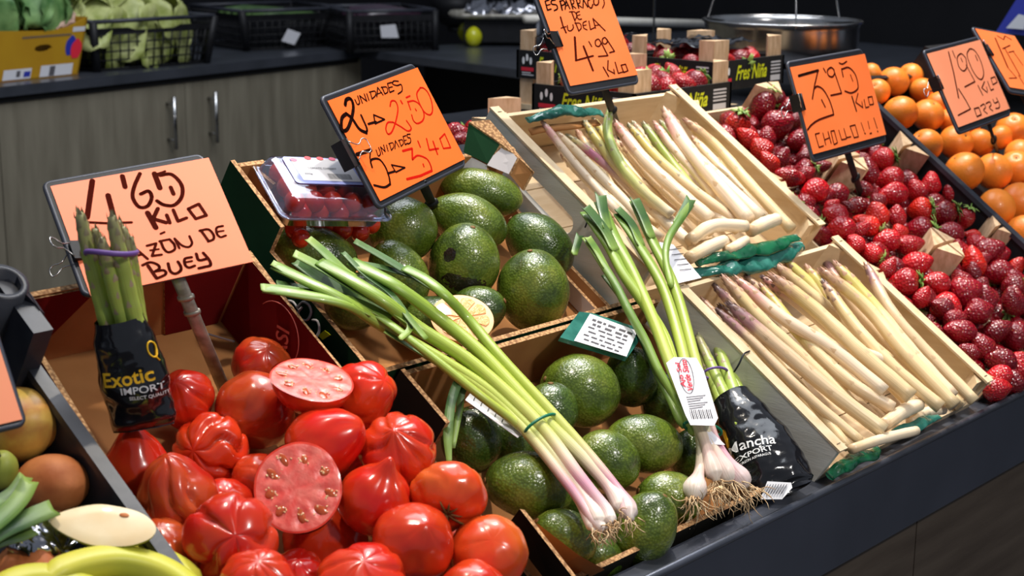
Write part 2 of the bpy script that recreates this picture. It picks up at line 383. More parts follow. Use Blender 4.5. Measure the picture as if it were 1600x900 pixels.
# ------------------------------------------------------------------ mesh builder
class B:
    def __init__(s): s.v = []; s.f = []; s.m = []; s.uv = []; s.sm = []
    def add(s, V, F, mi=0, uv=None, smooth=True):
        n = len(s.v); s.v += [Vector(p) for p in V]
        s.uv += (uv if uv else [(0, 0)]*len(V))
        for k, f in enumerate(F):
            s.f.append([i+n for i in f]); s.m.append(mi if isinstance(mi, int) else mi[k]); s.sm.append(smooth)
        return s
    def box(s, c, sx, sy, sz, M=None, mi=0):
        V = [Vector((x*sx/2, y*sy/2, z*sz/2)) for x in (-1, 1) for y in (-1, 1) for z in (-1, 1)]
        if M is not None: V = [M @ p for p in V]
        V = [p + Vector(c) for p in V]
        F = [(0, 1, 3, 2), (4, 6, 7, 5), (0, 4, 5, 1), (2, 3, 7, 6), (0, 2, 6, 4), (1, 5, 7, 3)]
        return s.add(V, F, mi, None, False)
    def hexa(s, P8, mi=0):          # bottom four, top four
        F = [(3, 2, 1, 0), (4, 5, 6, 7), (0, 1, 5, 4), (1, 2, 6, 5), (2, 3, 7, 6), (3, 0, 4, 7)]
        return s.add(P8, F, mi, None, False)
    def plate(s, pts, n, th, mi=0, side=None):
        k = len(pts); n = Vector(n)
        V = [Vector(p) for p in pts] + [Vector(p)-n*th for p in pts]
        F = [tuple(range(k)), tuple(reversed(range(k, 2*k)))] + [(i, i+k, (i+1) % k + k, (i+1) % k) for i in range(k)]
        mm = [mi, mi] + [mi if side is None else side]*k
        return s.add(V, F, mm, None, False)
    def tube(s, P, rad, seg=10, mi=0, cap=True, flat=1.0, up=None, v0=0.0, v1=1.0, smooth=True):
        P = [Vector(p) for p in P]; n = len(P)
        if not hasattr(rad, '__len__'): rad = [rad]*n
        T = [(P[min(i+1, n-1)]-P[max(i-1, 0)]).normalized() for i in range(n)]
        a = Vector(up) if up is not None else Vector((0.31, 0.17, 0.94))
        a = (a - T[0]*a.dot(T[0])).normalized()
        L_ = [0]
        for i in range(1, n): L_.append(L_[-1]+(P[i]-P[i-1]).length)
        tot = L_[-1] or 1
        V = []; UV = []; F = []
        for i in range(n):
            a = (a - T[i]*a.dot(T[i])).normalized(); b_ = T[i].cross(a)
            for j in range(seg):
                t = 2*math.pi*j/seg
                V.append(P[i] + (a*math.cos(t)*(flat[i] if hasattr(flat, '__len__') else flat) + b_*math.sin(t))*rad[i]); UV.append((abs(j/seg-0.5)*2, v0+(v1-v0)*L_[i]/tot))
        for i in range(n-1):
            for j in range(seg):
                k = (j+1) % seg
                F.append((i*seg+j, i*seg+k, (i+1)*seg+k, (i+1)*seg+j))
        if cap:
            F.append(tuple(reversed(range(seg)))); F.append(tuple((n-1)*seg+j for j in range(seg)))
        return s.add(V, F, mi, UV, smooth)
    def ribbon(s, P, w, up, th=0.0006, mi=0, fold=0.0, v0=0, v1=1):
        P = [Vector(p) for p in P]; n = len(P)
        if not hasattr(w, '__len__'): w = [w]*n
        V = []; UV = []; F = []
        for i in range(n):
            T = (P[min(i+1, n-1)]-P[max(i-1, 0)]).normalized()
            sd = T.cross(Vector(up)).normalized(); nn = sd.cross(T).normalized()
            for k, (q, g) in enumerate(((-1, fold), (0, 0), (1, fold))):
                V.append(P[i]+sd*q*w[i]/2+nn*g*w[i]); UV.append((k/2, v0+(v1-v0)*i/(n-1)))
            for k, (q, g) in enumerate(((1, fold), (0, 0), (-1, fold))):
                V.append(P[i]+sd*q*w[i]/2+nn*(g*w[i]-th)); UV.append((k/2, v0+(v1-v0)*i/(n-1)))
        for i in range(n-1):
            for j in range(6):
                k = (j+1) % 6
                F.append((i*6+j, (i+1)*6+j, (i+1)*6+k, i*6+k))
        F.append((0, 1, 2, 3, 4, 5)); F.append(tuple(reversed([(n-1)*6+j for j in range(6)])))
        return s.add(V, F, mi, UV, True)
    def blob(s, fn, nu=24, nv=16, M=None, mi=0, cut=1.0):
        V = []; UV = []; F = []
        V.append(fn(0, 0)); UV.append((0, 0))
        for i in range(1, nv):
            th = math.pi*cut*i/nv
            for j in range(nu):
                V.append(fn(th, 2*math.pi*j/nu)); UV.append((j/nu, i/nv))
        last = len(V)
        if cut == 1.0: V.append(fn(math.pi, 0)); UV.append((0, 1))
        for j in range(nu):
            F.append((0, 1+j, 1+(j+1) % nu))
        for i in range(nv-2):
            for j in range(nu):
                a = 1+i*nu+j; b_ = 1+i*nu+(j+1) % nu
                F.append((a, a+nu, b_+nu, b_))
        if cut == 1.0:
            for j in range(nu): F.append((1+(nv-2)*nu+j, last, 1+(nv-2)*nu+(j+1) % nu))
        if M is not None: V = [M @ Vector(p) for p in V]
        return s.add(V, F, mi, UV, True)
    def mesh(s, name, mats, origin=None):
        me = bpy.data.meshes.new(name)
        vs = [tuple(p-origin) for p in s.v] if origin is not None else [tuple(p) for p in s.v]
        me.from_pydata(vs, [], s.f)
        for q in mats: me.materials.append(MATS[q])
        me.polygons.foreach_set('material_index', s.m)
        me.polygons.foreach_set('use_smooth', s.sm)
        ul = me.uv_layers.new(name='UVMap')
        li = [0]*len(me.loops); me.loops.foreach_get('vertex_index', li)
        fl = []
        for i in li: fl += s.uv[i]
        ul.data.foreach_set('uv', fl)
        me.update()
        return me
    def build(s, name, mats, parent=None, origin=None, M=None):
        if isinstance(mats, str): mats = [mats]
        if parent is not None:
            o = parent; loc = o.get('_o')
            org = Vector(loc) if loc is not None else None
        else:
            org = origin
        me = s.mesh(name, mats, org if M is None else None)
        ob = bpy.data.objects.new(name, me); COL.objects.link(ob)
        if parent is not None:
            ob.parent = parent
            if org is not None: ob['_o'] = tuple(org)
        elif M is not None:
            ob.matrix_world = M
        elif org is not None:
            ob.location = org; ob['_o'] = tuple(org)
        return ob
def tag(o, label=None, cat=None, group=None, kind=None):
    if label: o['label'] = label
    if cat: o['category'] = cat
    if group: o['group'] = group
    if kind: o['kind'] = kind
    return o
def thing(name, origin, label, cat, group=None):
    o = bpy.data.objects.new(name, None); COL.objects.link(o)
    o.location = origin; o['_o'] = tuple(origin); o.empty_display_size = 0.02
    return tag(o, label, cat, group)
def copy_tree(o, M):
    c = o.copy(); COL.objects.link(c); c.matrix_world = M
    for ch in o.children:
        d = ch.copy(); COL.objects.link(d); d.parent = c
    return c
def smooth(P, n=6):
    if len(P) < 3: return [Vector(p) for p in P]
    P = [Vector(p) for p in P]; out = []
    Q = [P[0]*2-P[1]] + P + [P[-1]*2-P[-2]]
    for i in range(1, len(Q)-2):
        a, b_, c, d = Q[i-1:i+3]
        for k in range(n):
            t = k/n
            out.append(0.5*((2*b_)+(c-a)*t+(2*a-5*b_+4*c-d)*t*t+(3*b_-a-3*c+d)*t**3))
    out.append(P[-1]); return out
def basis(z, x=None):
    z = Vector(z).normalized()
    x = Vector(x) if x is not None else Vector((0.3, 0.8, 0.52))
    x = (x-z*x.dot(z)).normalized(); y = z.cross(x)
    return Matrix((x, y, z)).transposed().to_4x4()
def at(loc, M):
    return Matrix.Translation(loc) @ M

# lettering: built-in font outlines turned into mesh, mapped onto any surface
TXT = {}
def text_shape(s, shear=0.0, bold=0.0):
    key = (s, shear, bold)
    if key not in TXT:
        cu = bpy.data.curves.new('t', 'FONT'); cu.body = s; cu.shear = shear; cu.offset = bold; cu.resolution_u = 3
        ob = bpy.data.objects.new('t', cu); COL.objects.link(ob)
        bpy.context.view_layer.update()
        me = ob.to_mesh()
        V = [v.co.copy() for v in me.vertices]; F = [tuple(p.vertices) for p in me.polygons]
        ob.to_mesh_clear(); bpy.data.objects.remove(ob)
        if V:
            x0 = min(v.x for v in V); x1 = max(v.x for v in V); y0 = min(v.y for v in V); y1 = max(v.y for v in V)
        else: x0 = y0 = 0; x1 = y1 = 1
        TXT[key] = ([((v.x-x0)/(x1-x0), (v.y-y0)/(y1-y0)) for v in V], F)
    return TXT[key]
def text_on(bd, s, p, ex, ey, w_, h_, mi=0, shear=0, bold=0, fn=None):
    V, F = text_shape(s, shear, bold)
    if fn: bd.add([fn(x, y) for x, y in V], F, mi, None, False)
    else: bd.add([Vector(p)+Vector(ex)*x*w_+Vector(ey)*y*h_ for x, y in V], F, mi, None, False)

# ------------------------------------------------------------------ setting
def struct(o): o['kind'] = 'structure'; return o
b = B(); b.box((0.8, 1.5, -0.02), 9, 9, 0.04); struct(b.build('floor', 'floor_tile', origin=Vector((0, 0, 0))))
b = B(); b.box((1.5, 5.4, 1.6), 11, 0.05, 3.3); struct(b.build('wall_back', 'wall_black', origin=Vector((1.5, 5.4, 0))))
b = B(); b.box((5.3, 1.5, 1.6), 0.05, 9, 3.3); struct(b.build('wall_right', 'wall_black', origin=Vector((5.3, 1.5, 0))))

# ---- the sloping stall
stall = thing('market_stall', L(0, 0, -0.2), 'long sloping market stall with dark metal lip and wooden front board', 'stall')
U0, U1 = -1.75, 1.75
def prof(bd, pts, u0=U0, u1=U1, mi=0):   # closed profile in (v,h), extruded along the stall
    k = len(pts)
    V = [L(u0, *p) for p in pts]+[L(u1, *p) for p in pts]
    F = [tuple(range(k)), tuple(reversed(range(k, 2*k)))]+[(i, i+k, (i+1) % k+k, (i+1) % k) for i in range(k)]
    bd.add(V, F, mi, None, False)
for ua, ub, vt in ((U0, -0.52, 0.50), (-0.53, -0.03, 0.605), (-0.03, U1, 0.72)):
    b = B(); prof(b, [(-0.005, -0.112), (vt, -0.112), (vt, -0.122), (-0.005, -0.122)], ua, ub); b.build('tray_floor', 'metal_dark', stall)
b = B(); prof(b, [(-0.021, -0.040), (-0.021, -0.046), (0.004, -0.058), (0.004, -0.112), (-0.002, -0.112), (-0.002, -0.060), (-0.020, -0.052), (-0.026, -0.046), (-0.026, -0.040), (-0.0235, -0.0375)])
b.build('front_lip', 'metal_tray', stall)
e0 = L(0, -0.0245, -0.039)
b = B()
for (ya, za, yb, zb) in ((e0.y-0.001, e0.z, e0.y+0.004, e0.z-0.108),):
    b.hexa([(U0, ya, zb), (U1, ya, zb), (U1, yb, zb), (U0, yb, zb), (U0, ya, za), (U1, ya, za), (U1, yb, za), (U0, yb, za)])
b.build('fascia', 'fascia', stall)
b = B(); b.tube([(U0, e0.y+0.002, e0.z), (U1, e0.y+0.002, e0.z)], 0.005, 10); b.build('rolled_edge', 'metal_tray', stall)
zt = e0.z-0.108
for k in range(7):
    b = B(); x0 = U0+k*0.5; b.box((x0+0.25, e0.y+0.025, (zt+0.02)/2), 0.497, 0.02, zt-0.02); o = b.build('front_panel', 'wood_fascia', stall)
b = B(); b.box((0, e0.y+0.06, 0.04), 3.5, 0.02, 0.08); b.build('plinth', 'void_black', stall)
pe = L(0, 0.72, -0.112)
b = B(); b.box((0.88, 0.735, Z0+0.262), 1.64, 0.25, 0.012); b.box((1.04, 0.985, Z0+0.262), 1.32, 0.25, 0.012); b.build('back_shelf', 'metal_dark', stall)
b = B(); b.box((1.04, 1.10, (Z0+0.25)/2), 1.30, 0.02, Z0+0.25); b.build('back_panel', 'void_black', stall)

# ---- counters behind
cA = PZ(0, 136, 0.2); cB = PZ(564, 77, 0.2); cC = PZ(800, 107, 0.2)
dl = (cB-cA).normalized(); nl = Vector((-dl.y, dl.x, 0)); dr = (cC-cB).normalized(); nr = Vector((-dr.y, dr.x, 0))
UPZ = Vector((0, 0, 1))
def slab(bd, o, d, n, a0, a1, b0, b1, z0, z1, mi=0):
    P = [o+d*a0+n*b0, o+d*a1+n*b0, o+d*a1+n*b1, o+d*a0+n*b1]
    bd.hexa([Vector((p.x, p.y, z0)) for p in P]+[Vector((p.x, p.y, z1)) for p in P], mi)
zc = cA.z
Lc = (cB-cA).length
lc = thing('storage_counter', Vector((cA.x, cA.y, 0)), 'grey oak storage counter with bar handles and dark metal top', 'counter')
b = B(); slab(b, cA, dl, nl, -1.6, Lc, 0.0, 0.75, zc-0.026, zc); b.build('worktop', 'counter_steel', lc)
b = B(); slab(b, cA, dl, nl, -1.6, Lc, 0.012, 0.02, zc-0.042, zc-0.026); b.build('shadow_rail', 'void_black', lc)
def at_px_on_front(px):   # distance along the counter front for a pixel column
    q = PP(px, 200, cA, nl); return (q-cA).dot(dl)
xs = [at_px_on_front(p) for p in (-160, 5, 298, 545)]
xs = [xs[0]] + xs[1:]
for i, (a0, a1) in enumerate(((-1.5, xs[0]-0.002), (xs[0]+0.002, xs[1]-0.003), (xs[1], xs[2]-0.003), (xs[2], xs[3]))):
    b = B(); slab(b, cA, dl, nl, a0, a1, 0.016, 0.036, 0.10, zc-0.043)
    d = b.build('door', 'wood_cabinet', lc)
    hp = {2: 268, 3: 333}.get(i)
    if hp:
        s_ = at_px_on_front(hp)
        base = cA+dl*s_-nl*0.014
        b = B(); zt_ = zc-0.075
        b.tube([Vector((base.x, base.y, zt_)), Vector((base.x, base.y, zt_-0.145))], 0.006, 8)
        for dz in (-0.02, -0.12):
            q = Vector((base.x, base.y, zt_+dz)); b.tube([q, q+nl*0.031], 0.004, 6)
        b.build('handle', 'steel', d)
b = B(); slab(b, cA, dl, nl, xs[3]+0.002, Lc+0.015, 0.014, 0.05, 0.0, zc-0.03); b.build('corner_post', 'wood_cabinet', lc)
b = B(); slab(b, cA, dl, nl, -1.5, Lc, 0.06, 0.72, 0.0, zc-0.06); b.build('carcass', 'void_black', lc)

rc = thing('side_counter', Vector((cB.x, cB.y, 0)), 'dark metal side counter with open black underside behind the strawberry crates', 'counter')
b = B(); slab(b, cB, dr, nr, 0.0, 1.9, 0.0, 1.6, zc-0.025, zc-0.001); b.build('worktop', 'counter_steel', rc)
b = B(); slab(b, cB, dr, nr, 0.0, 1.9, 0.25, 1.5, 0.0, zc-0.03); b.build('recess_shade', 'void_black', rc)  # black block puts the shade of the open underside into shape and colour

# ------------------------------------------------------------------ crates and boxes
def panel_box(bd, a, b_, h0, h1, th, mats=(0, 1, 2), side=1):
    """upright board on the tray from a to b (u,v); mats = outer, inner, edge; thickness to the inner side"""
    a = Vector(a); b_ = Vector(b_); d = (b_-a).normalized(); n = Vector((-d.y, d.x))*side
    hh0 = h0 if hasattr(h0, '__len__') else (h0, h0); hh1 = h1 if hasattr(h1, '__len__') else (h1, h1)
    p = [a, b_, b_+n*th, a+n*th]
    V = [L(p[0].x, p[0].y, hh0[0]), L(p[1].x, p[1].y, hh0[1]), L(p[2].x, p[2].y, hh0[1]), L(p[3].x, p[3].y, hh0[0]),
         L(p[0].x, p[0].y, hh1[0]), L(p[1].x, p[1].y, hh1[1]), L(p[2].x, p[2].y, hh1[1]), L(p[3].x, p[3].y, hh1[0])]
    F = [(3, 2, 1, 0), (4, 5, 6, 7), (0, 1, 5, 4), (1, 2, 6, 5), (2, 3, 7, 6), (3, 0, 4, 7)]
    bd.add(V, F, [mats[2], mats[2], mats[0], mats[2], mats[1], mats[2]], None, False)
def quadc(bd, pts, th, n, mats=(0, 1, 2)):
    n = Vector(n).normalized(); k = len(pts)
    V = [Vector(p) for p in pts]+[Vector(p)-n*th for p in pts]
    F = [tuple(range(k)), tuple(reversed(range(k, 2*k)))]+[(i, i+k, (i+1) % k+k, (i+1) % k) for i in range(k)]
    bd.add(V, F, [mats[0], mats[1]]+[mats[2]]*k, None, False)

def wooden_crate(u0, u1, v0, v1, top, H, label, th=0.017, slot=None):
    t = thing('wooden_crate', L((u0+u1)/2, (v0+v1)/2, top-H), label, 'crate', None)
    for side in (0, 1):
        uu = u0 if side == 0 else u1
        s = 1 if side == 0 else -1
        b = B()
        if side == 0 and slot:
            c = Vector(((slot[0]+slot[1])/2, slot[2])); hw = (slot[1]-slot[0])/2; rr = slot[3]
            n = 32; inn = []; out = []
            for k in range(n):
                a = 2*math.pi*k/n; ca, sa = math.cos(a), math.sin(a)
                inn.append((c.x+(hw-rr)*(1 if ca > 0 else -1)*min(1, abs(ca)*3)+rr*ca, c.y+rr*sa))
                # ray to rectangle
                tx = ((v1-c.x) if ca > 0 else (v0-c.x))/ca if abs(ca) > 1e-6 else 1e9
                ty = ((top-c.y) if sa > 0 else (top-H-c.y))/sa if abs(sa) > 1e-6 else 1e9
                tt = min(tx, ty); out.append((c.x+ca*tt, c.y+sa*tt))
            corners = [(v0, top), (v1, top), (v1, top-H), (v0, top-H)]
            for cr in corners:      # snap the nearest outer points to the corners
                k = min(range(n), key=lambda i: (out[i][0]-cr[0])**2+(out[i][1]-cr[1])**2); out[k] = cr
            V = []
            for ui in (uu, uu+s*th*0.55):
                V += [L(ui, *p) for p in inn]+[L(ui, *p) for p in out]
            F = []
            for k in range(n):
                k2 = (k+1) % n
                F += [(k, k2, n+k2, n+k), (2*n+k2, 2*n+k, 3*n+k, 3*n+k2), (k2, k, 2*n+k, 2*n+k2), (n+k, n+k2, 3*n+k2, 3*n+k)]
            b.add(V, F, 0, None, False)
        else:
            panel_box(b, (uu, v0), (uu, v1), top-H, top-0.001, th*0.55, (0, 0, 0), -s)
        o = b.build('side_board', 'poplar_grey' if side == 0 else 'poplar', t)
        b = B()   # cap strip with staples
        P = [(uu, v0), (uu, v1)]
        b2 = B(); panel_box(b2, (uu-s*0.0005, v0-0.002), (uu-s*0.0005, v1+0.002), top-0.001, top+0.002, th+0.001, (0, 0, 0), -s)
        cap = b2.build('cap_strip', 'poplar', t)
        b3 = B()
        for vv in (v0+0.008, v1-0.01):
            q = L(uu+s*th/2, vv, top+0.0025); b3.box(q, 0.008, 0.0008, 0.0008)
        b3.build('staple', 'steel', cap)
    for vv, s in ((v0, 1), (v1, -1)):
        b = B(); panel_box(b, (u0+0.01, vv+s*0.0), (u1-0.01, vv+s*0.0), top-H, top-(0.045 if s == 1 else 0.012), 0.006, (0, 0, 0), s)
        b.build('end_board', 'poplar_x', t)
    for uu, s in ((u0+0.008, 1), (u1-0.008, -1)):
        for vv, q in ((v0+0.006, 1), (v1-0.006, -1)):
            b = B(); V = [L(uu, vv, top-H), L(uu+s*0.022, vv, top-H), L(uu, vv+q*0.022, top-H), L(uu, vv, top-0.004), L(uu+s*0.022, vv, top-0.004), L(uu, vv+q*0.022, top-0.004)]
            b.add(V, [(0, 1, 2), (3, 4, 5), (0, 1, 4, 3), (1, 2, 5, 4), (2, 0, 3, 5)], 0, None, False); b.build('corner_block', 'poplar', t)
    for k in range(4):
        b = B(); w_ = (v1-v0-0.012)/4; panel_box(b, (u0+0.01, v0+0.006+k*w_), (u1-0.01, v0+0.006+k*w_), top-H, top-H+0.004, w_-0.002, (0, 0, 0), 1)
        b.build('slat', 'poplar_x', t)
    return t
crate_hi = wooden_crate(-0.018, 0.412, 0.335, 0.668, 0.0, 0.085, 'wooden asparagus crate higher on the slope, oval hand hole in its left board', slot=(0.462, 0.572, -0.043, 0.016))
crate_lo = wooden_crate(0.0, 0.412, 0.0, 0.305, 0.0, 0.085, 'wooden asparagus crate beside the metal lip, below the other asparagus crate')
b = B(); b.tube(smooth([L(-0.002, 0.452, 0.003), L(-0.012, 0.455, -0.002), L(-0.02, 0.447, -0.012), L(-0.022, 0.444, -0.022)], 4), 0.0012, 6); b.build('wire_tie', 'metal_dark', crate_hi)
b = B(); b.tube(smooth([L(0.012, 0.17, 0.003), L(-0.004, 0.168, 0.004), L(-0.014, 0.162, -0.006), L(-0.018, 0.160, -0.016)], 4), 0.0012, 6); b.build('wire_tie', 'metal_dark', crate_lo)

CB = ['cardboard_dark', 'cardboard', 'corrugated', 'cardboard_green', 'cardboard_white', 'cardboard_red']
def carton(name, u0, u1, v0, v1, H, tops, outer, label, th=0.006, inner=1, flap=None):
    """tops: left, right, front, back heights"""
    t = thing(name, L((u0+u1)/2, (v0+v1)/2, -0.11), label, 'box')
    b = B(); panel_box(b, (u0, v0), (u0, v1), -0.105, tops[0], th, (outer, inner, 2), -1); b.build('left_panel', CB, t)
    b = B(); panel_box(b, (u1, v0), (u1, v1), -0.105, tops[1], th, (outer, inner, 2), 1); b.build('right_panel', CB, t)
    b = B(); panel_box(b, (u0, v0), (u1, v0), -0.105, tops[2], th, (outer, inner, 2), 1); b.build('front_panel', CB, t)
    b = B(); panel_box(b, (u0, v1), (u1, v1), -0.105, tops[3], th, (outer, inner, 2), -1); b.build('back_panel', CB, t)
    b = B(); panel_box(b, (u0+th, (v0+v1)/2), (u1-th, (v0+v1)/2), -0.108, -0.102, (v1-v0)/2-th, (1, 1, 1), 1); panel_box(b, (u0+th, (v0+v1)/2), (u1-th, (v0+v1)/2), -0.108, -0.102, (v1-v0)/2-th, (1, 1, 1), -1); b.build('base', CB, t)
    return t
# lower and upper avocado cartons
cal = carton('cardboard_box', -0.488, -0.035, 0.012, 0.296, 0.1, (-0.060, -0.05, -0.045, -0.012), 0, 'open cardboard box of avocados resting against the metal lip')
cau = carton('cardboard_box', -0.526, -0.028, 0.306, 0.600, 0.1, (-0.008, -0.075, -0.02, -0.01), 3, 'open dark green cardboard box holding the upper avocados and cherry tomatoes')
b = B(); panel_box(b, (-0.4885, 0.215), (-0.4885, 0.296), -0.06, -0.008, 0.006, (0, 1, 2), -1); b.build('raised_corner', CB, cal)
# folded raised corners (left back, right back, front left)
b = B(); panel_box(b, (-0.526, 0.495), (-0.526, 0.600), -0.008, (0.028, 0.036), 0.006, (3, 1, 2), -1); b.build('raised_corner', CB, cau)
b = B(); panel_box(b, (-0.520, 0.594), (-0.484, 0.594), -0.01, 0.036, 0.006, (3, 1, 2), -1); panel_box(b, (-0.496, 0.555), (-0.506, 0.594), -0.01, 0.034, 0.005, (1, 1, 2), -1); b.build('corner_fold', CB, cau)
b = B()
quadc(b, [PX(733, 190, .02), PX(724, 238, -.01), PX(762, 256, -.01), PX(781, 226, .01)], 0.005, camdir(-1, 0.3, 1), (3, 1, 2)); b.build('corner_fold', CB, cau)
b = B(); quadc(b, [PX(785, 220, .012), PX(761, 258, -.01), PX(795, 272, -.012), PX(808, 247, .004)], 0.004, camdir(-1, 0.3, 1), (4, 4, 2)); b.build('inner_flap', CB, cau)
b = B(); quadc(b, [PX(810, 246, .004), PX(796, 272, -.014), PX(816, 297, -.03), PX(832, 268, -.006)], 0.004, camdir(-1, 0.3, 1), (1, 1, 2)); b.build('inner_flap', CB, cau)
b = B(); quadc(b, [PX(722, 238, -.012), PX(716, 262, -.03), PX(760, 285, -.03), PX(761, 258, -.012)], 0.004, camdir(-1, 0.3, 1), (4, 4, 2)); b.build('inner_flap', CB, cau)
b = B(); quadc(b, [PX(733, 190, 0.021), PX(765, 187, 0.024), PX(833, 268, -.005), PX(810, 246, 0.004), PX(782, 224, .012)], 0.004, NV, (2, 2, 2)); b.build('torn_edge', CB, cau)
b = B()
quadc(b, [PX(812, 795, 0.015), PX(790, 825, -0.05), PX(870, 930, -0.05), PX(905, 915, 0.005)], 0.006, camdir(-1, 0.3, 0.6), (0, 1, 2)); b.build('corner_fold', CB, cal)
b = B()
quadc(b, [PX(840, 818, 0.0), PX(905, 868, -0.01), PX(945, 890, -0.02), PX(915, 905, -0.06), PX(875, 885, -0.055)], 0.005, camdir(0.3, 0.2, 1), (1, 1, 2)); b.build('inner_flap', CB, cal)
# grey white side sheet of the upper box towards the asparagus crate
b = B(); panel_box(b, (-0.05, 0.31), (-0.05, 0.50), -0.10, (-0.078, -0.075), 0.005, (4, 4, 2), 1); b.build('inner_liner', CB, cau)

# tomato carton
ct = thing('cardboard_box', L(-0.68, 0.3, -0.11), 'dark red cardboard box full of beef tomatoes and one price sign', 'box')
u0, u1, v0, v1 = -0.84, -0.556, -0.06, 0.495
b = B(); panel_box(b, (u0, v0), (u0, v1), -0.105, (-0.075, -0.02), 0.006, (5, 1, 2), -1); b.build('left_panel', CB, ct)
b = B(); panel_box(b, (u1, v0), (u1, v1), -0.105, (-0.03, 0.0), 0.006, (0, 1, 2), 1); rp_ = b.build('right_panel', CB, ct)
b = B(); panel_box(b, (u0, v1), (u1, v1), -0.105, 0.0, 0.006, (5, 1, 2), -1); b.build('back_panel', CB, ct)
b = B(); panel_box(b, (u0, v0), (u1, v0), -0.105, -0.02, 0.006, (5, 1, 2), 1); b.build('front_panel', CB, ct)
b = B(); panel_box(b, (u0, v0), (u1, v0), -0.108, -0.100, v1-v0, (1, 1, 1), 1); b.build('base', CB, ct)
# folded red flaps inside the back corners
uA, uB = u0+0.007, u1-0.007
b = B(); quadc(b, [L(uA, 0.487, -0.099), L(uA+0.02, 0.487, -0.099), L(uA+0.085, 0.487, -0.002), L(uA, 0.487, -0.002)], 0.003, -SV, (5, 5, 2)); b.build('corner_flap', CB, ct)
b = B(); quadc(b, [L(uB, 0.29, -0.002), L(uB, 0.487, -0.002), L(uB, 0.487, -0.098), L(uB, 0.40, -0.098)], 0.003, -XV, (5, 5, 2)); fl = b.build('corner_flap', CB, ct)
b = B(); quadc(b, [L(uB-0.005, 0.486, -0.099), L(uB-0.075, 0.486, -0.099), L(uB-0.11, 0.486, -0.002), L(uB-0.005, 0.486, -0.002)], 0.003, -SV, (5, 5, 2)); fl2 = b.build('corner_flap', CB, ct)
b = B(); ex = (-SV*0.10-NV*0.995).normalized(); 
text_on(b, 'CASI', L(uB-0.0045, 0.372, -0.070), (SV*0.35+NV*0.94).normalized(), (SV*0.94-NV*0.35).normalized(), 0.052, 0.021, 0, 0, 0.01)
n_ = 26
ringp = [L(uB-0.0045, 0.405+0.037*math.cos(2*math.pi*k/n_*0.62+0.4), -0.04+0.037*math.sin(2*math.pi*k/n_*0.62+0.4)) for k in range(n_)]
b.tube(ringp, 0.0006, 4)
b.build('printed_name', 'print_maroon', fl)
b = B(); b.tube(smooth([PX(318, 520, -0.09), PX(345, 528, -0.09), PX(366, 534, -0.09)], 3), 0.003, 6, flat=0.4); b.build('plastic_strip', 'paper_grey', ct)
# white lettering on the outside of the dark box beside the tomatoes
def on_u(px, py, u):
    return PP(px, py, L(u, 0, 0), XV)
b = B()
for pts, w_ in (([(462, 480), (470, 470), (480, 474), (484, 486), (478, 498), (468, 496), (464, 486), (470, 478)], 0.003), ([(446, 468), (456, 470), (466, 484)], 0.003), ([(486, 498), (494, 500), (497, 514), (492, 526)], 0.003)):
    b.tube(smooth([on_u(x+2, y+2, -0.5268) for x, y in pts], 3), w_/2, 4, flat=1)
b.build('printed_mark', 'cardboard_white', cau)
b = B(); b.plate([on_u(498, 524, -0.5268), on_u(508, 516, -0.5268), on_u(517, 523, -0.5268), on_u(505, 531, -0.5268)], -XV, -0.001); b.build('printed_mark', 'print_yellow', cau)

# black plastic crate on the left
bc = thing('plastic_crate', L(-1.05, 0.3, -0.11), 'black plastic crate of mixed fruit at the left, rounded hollow corner post', 'crate')
uR = -0.862
def bcp(v): return uR-0.03*max(0, (0.5-v))*0+0.0
b = B(); panel_box(b, (uR, -0.05), (uR, 0.415), -0.105, -0.012, 0.008, (0, 0, 0), 1); b.build('side_wall', 'plastic_crate', bc)
b = B(); panel_box(b, (uR+0.003, -0.05), (uR+0.003, 0.415), -0.012, -0.004, 0.014, (0, 0, 0), 1); b.build('side_rim', 'plastic_crate', bc)
b = B(); panel_box(b, (uR, 0.405), (uR, 0.475), -0.105, 0.046, 0.02, (0, 0, 0), 1)
b.build('corner_post', 'plastic_crate', bc)
b = B(); panel_box(b, (-1.25, 0.545), (uR-0.005, 0.545), -0.105, 0.03, 0.010, (0, 0, 0), 1); b.build('back_wall', 'plastic_crate', bc)
# hollow rounded corner on top
cc = PX(5, 440, 0.055)
ringr = 0.021
b = B(); V = []; n = 28
for hh, rr in ((0.055, 0.0235), (0.055, 0.0165), (-0.105, 0.0165), (-0.105, 0.0235)):
    for k in range(n):
        a = 2*math.pi*k/n; V.append(cc+(XV*math.cos(a)*1.0+SV*math.sin(a)*1.0)*rr+NV*(hh-0.055))
F = []
for q in range(3):
    for k in range(n): F.append((q*n+k, q*n+(k+1) % n, (q+1)*n+(k+1) % n, (q+1)*n+k))
for k in range(n): F.append((3*n+k, 3*n+(k+1) % n, (k+1) % n, k))
b.add(V, F, 0, None, True); b.build('hollow_post', 'plastic_crate', bc)
b = B()
p0 = cc+XV*0.006-SV*0.0; 
quadc(b, [cc+XV*0.018+SV*0.015, PX(62, 484, 0.047), PX(70, 490, 0.04), PX(68, 500, 0.03), PX(30, 470, 0.04), cc+XV*0.012-SV*0.02], 0.012, NV, (0, 0, 0)); b.build('post_web', 'plastic_crate', bc)
b = B(); panel_box(b, (-1.25, -0.06), (uR-0.002, -0.06), -0.11, -0.106, 0.6, (0, 0, 0), 1); b.build('base', 'plastic_crate', bc)
b = B(); panel_box(b, (-1.25, -0.05), (uR, -0.05), -0.105, -0.012, 0.008, (0, 0, 0), 1); b.build('front_wall', 'plastic_crate', bc)

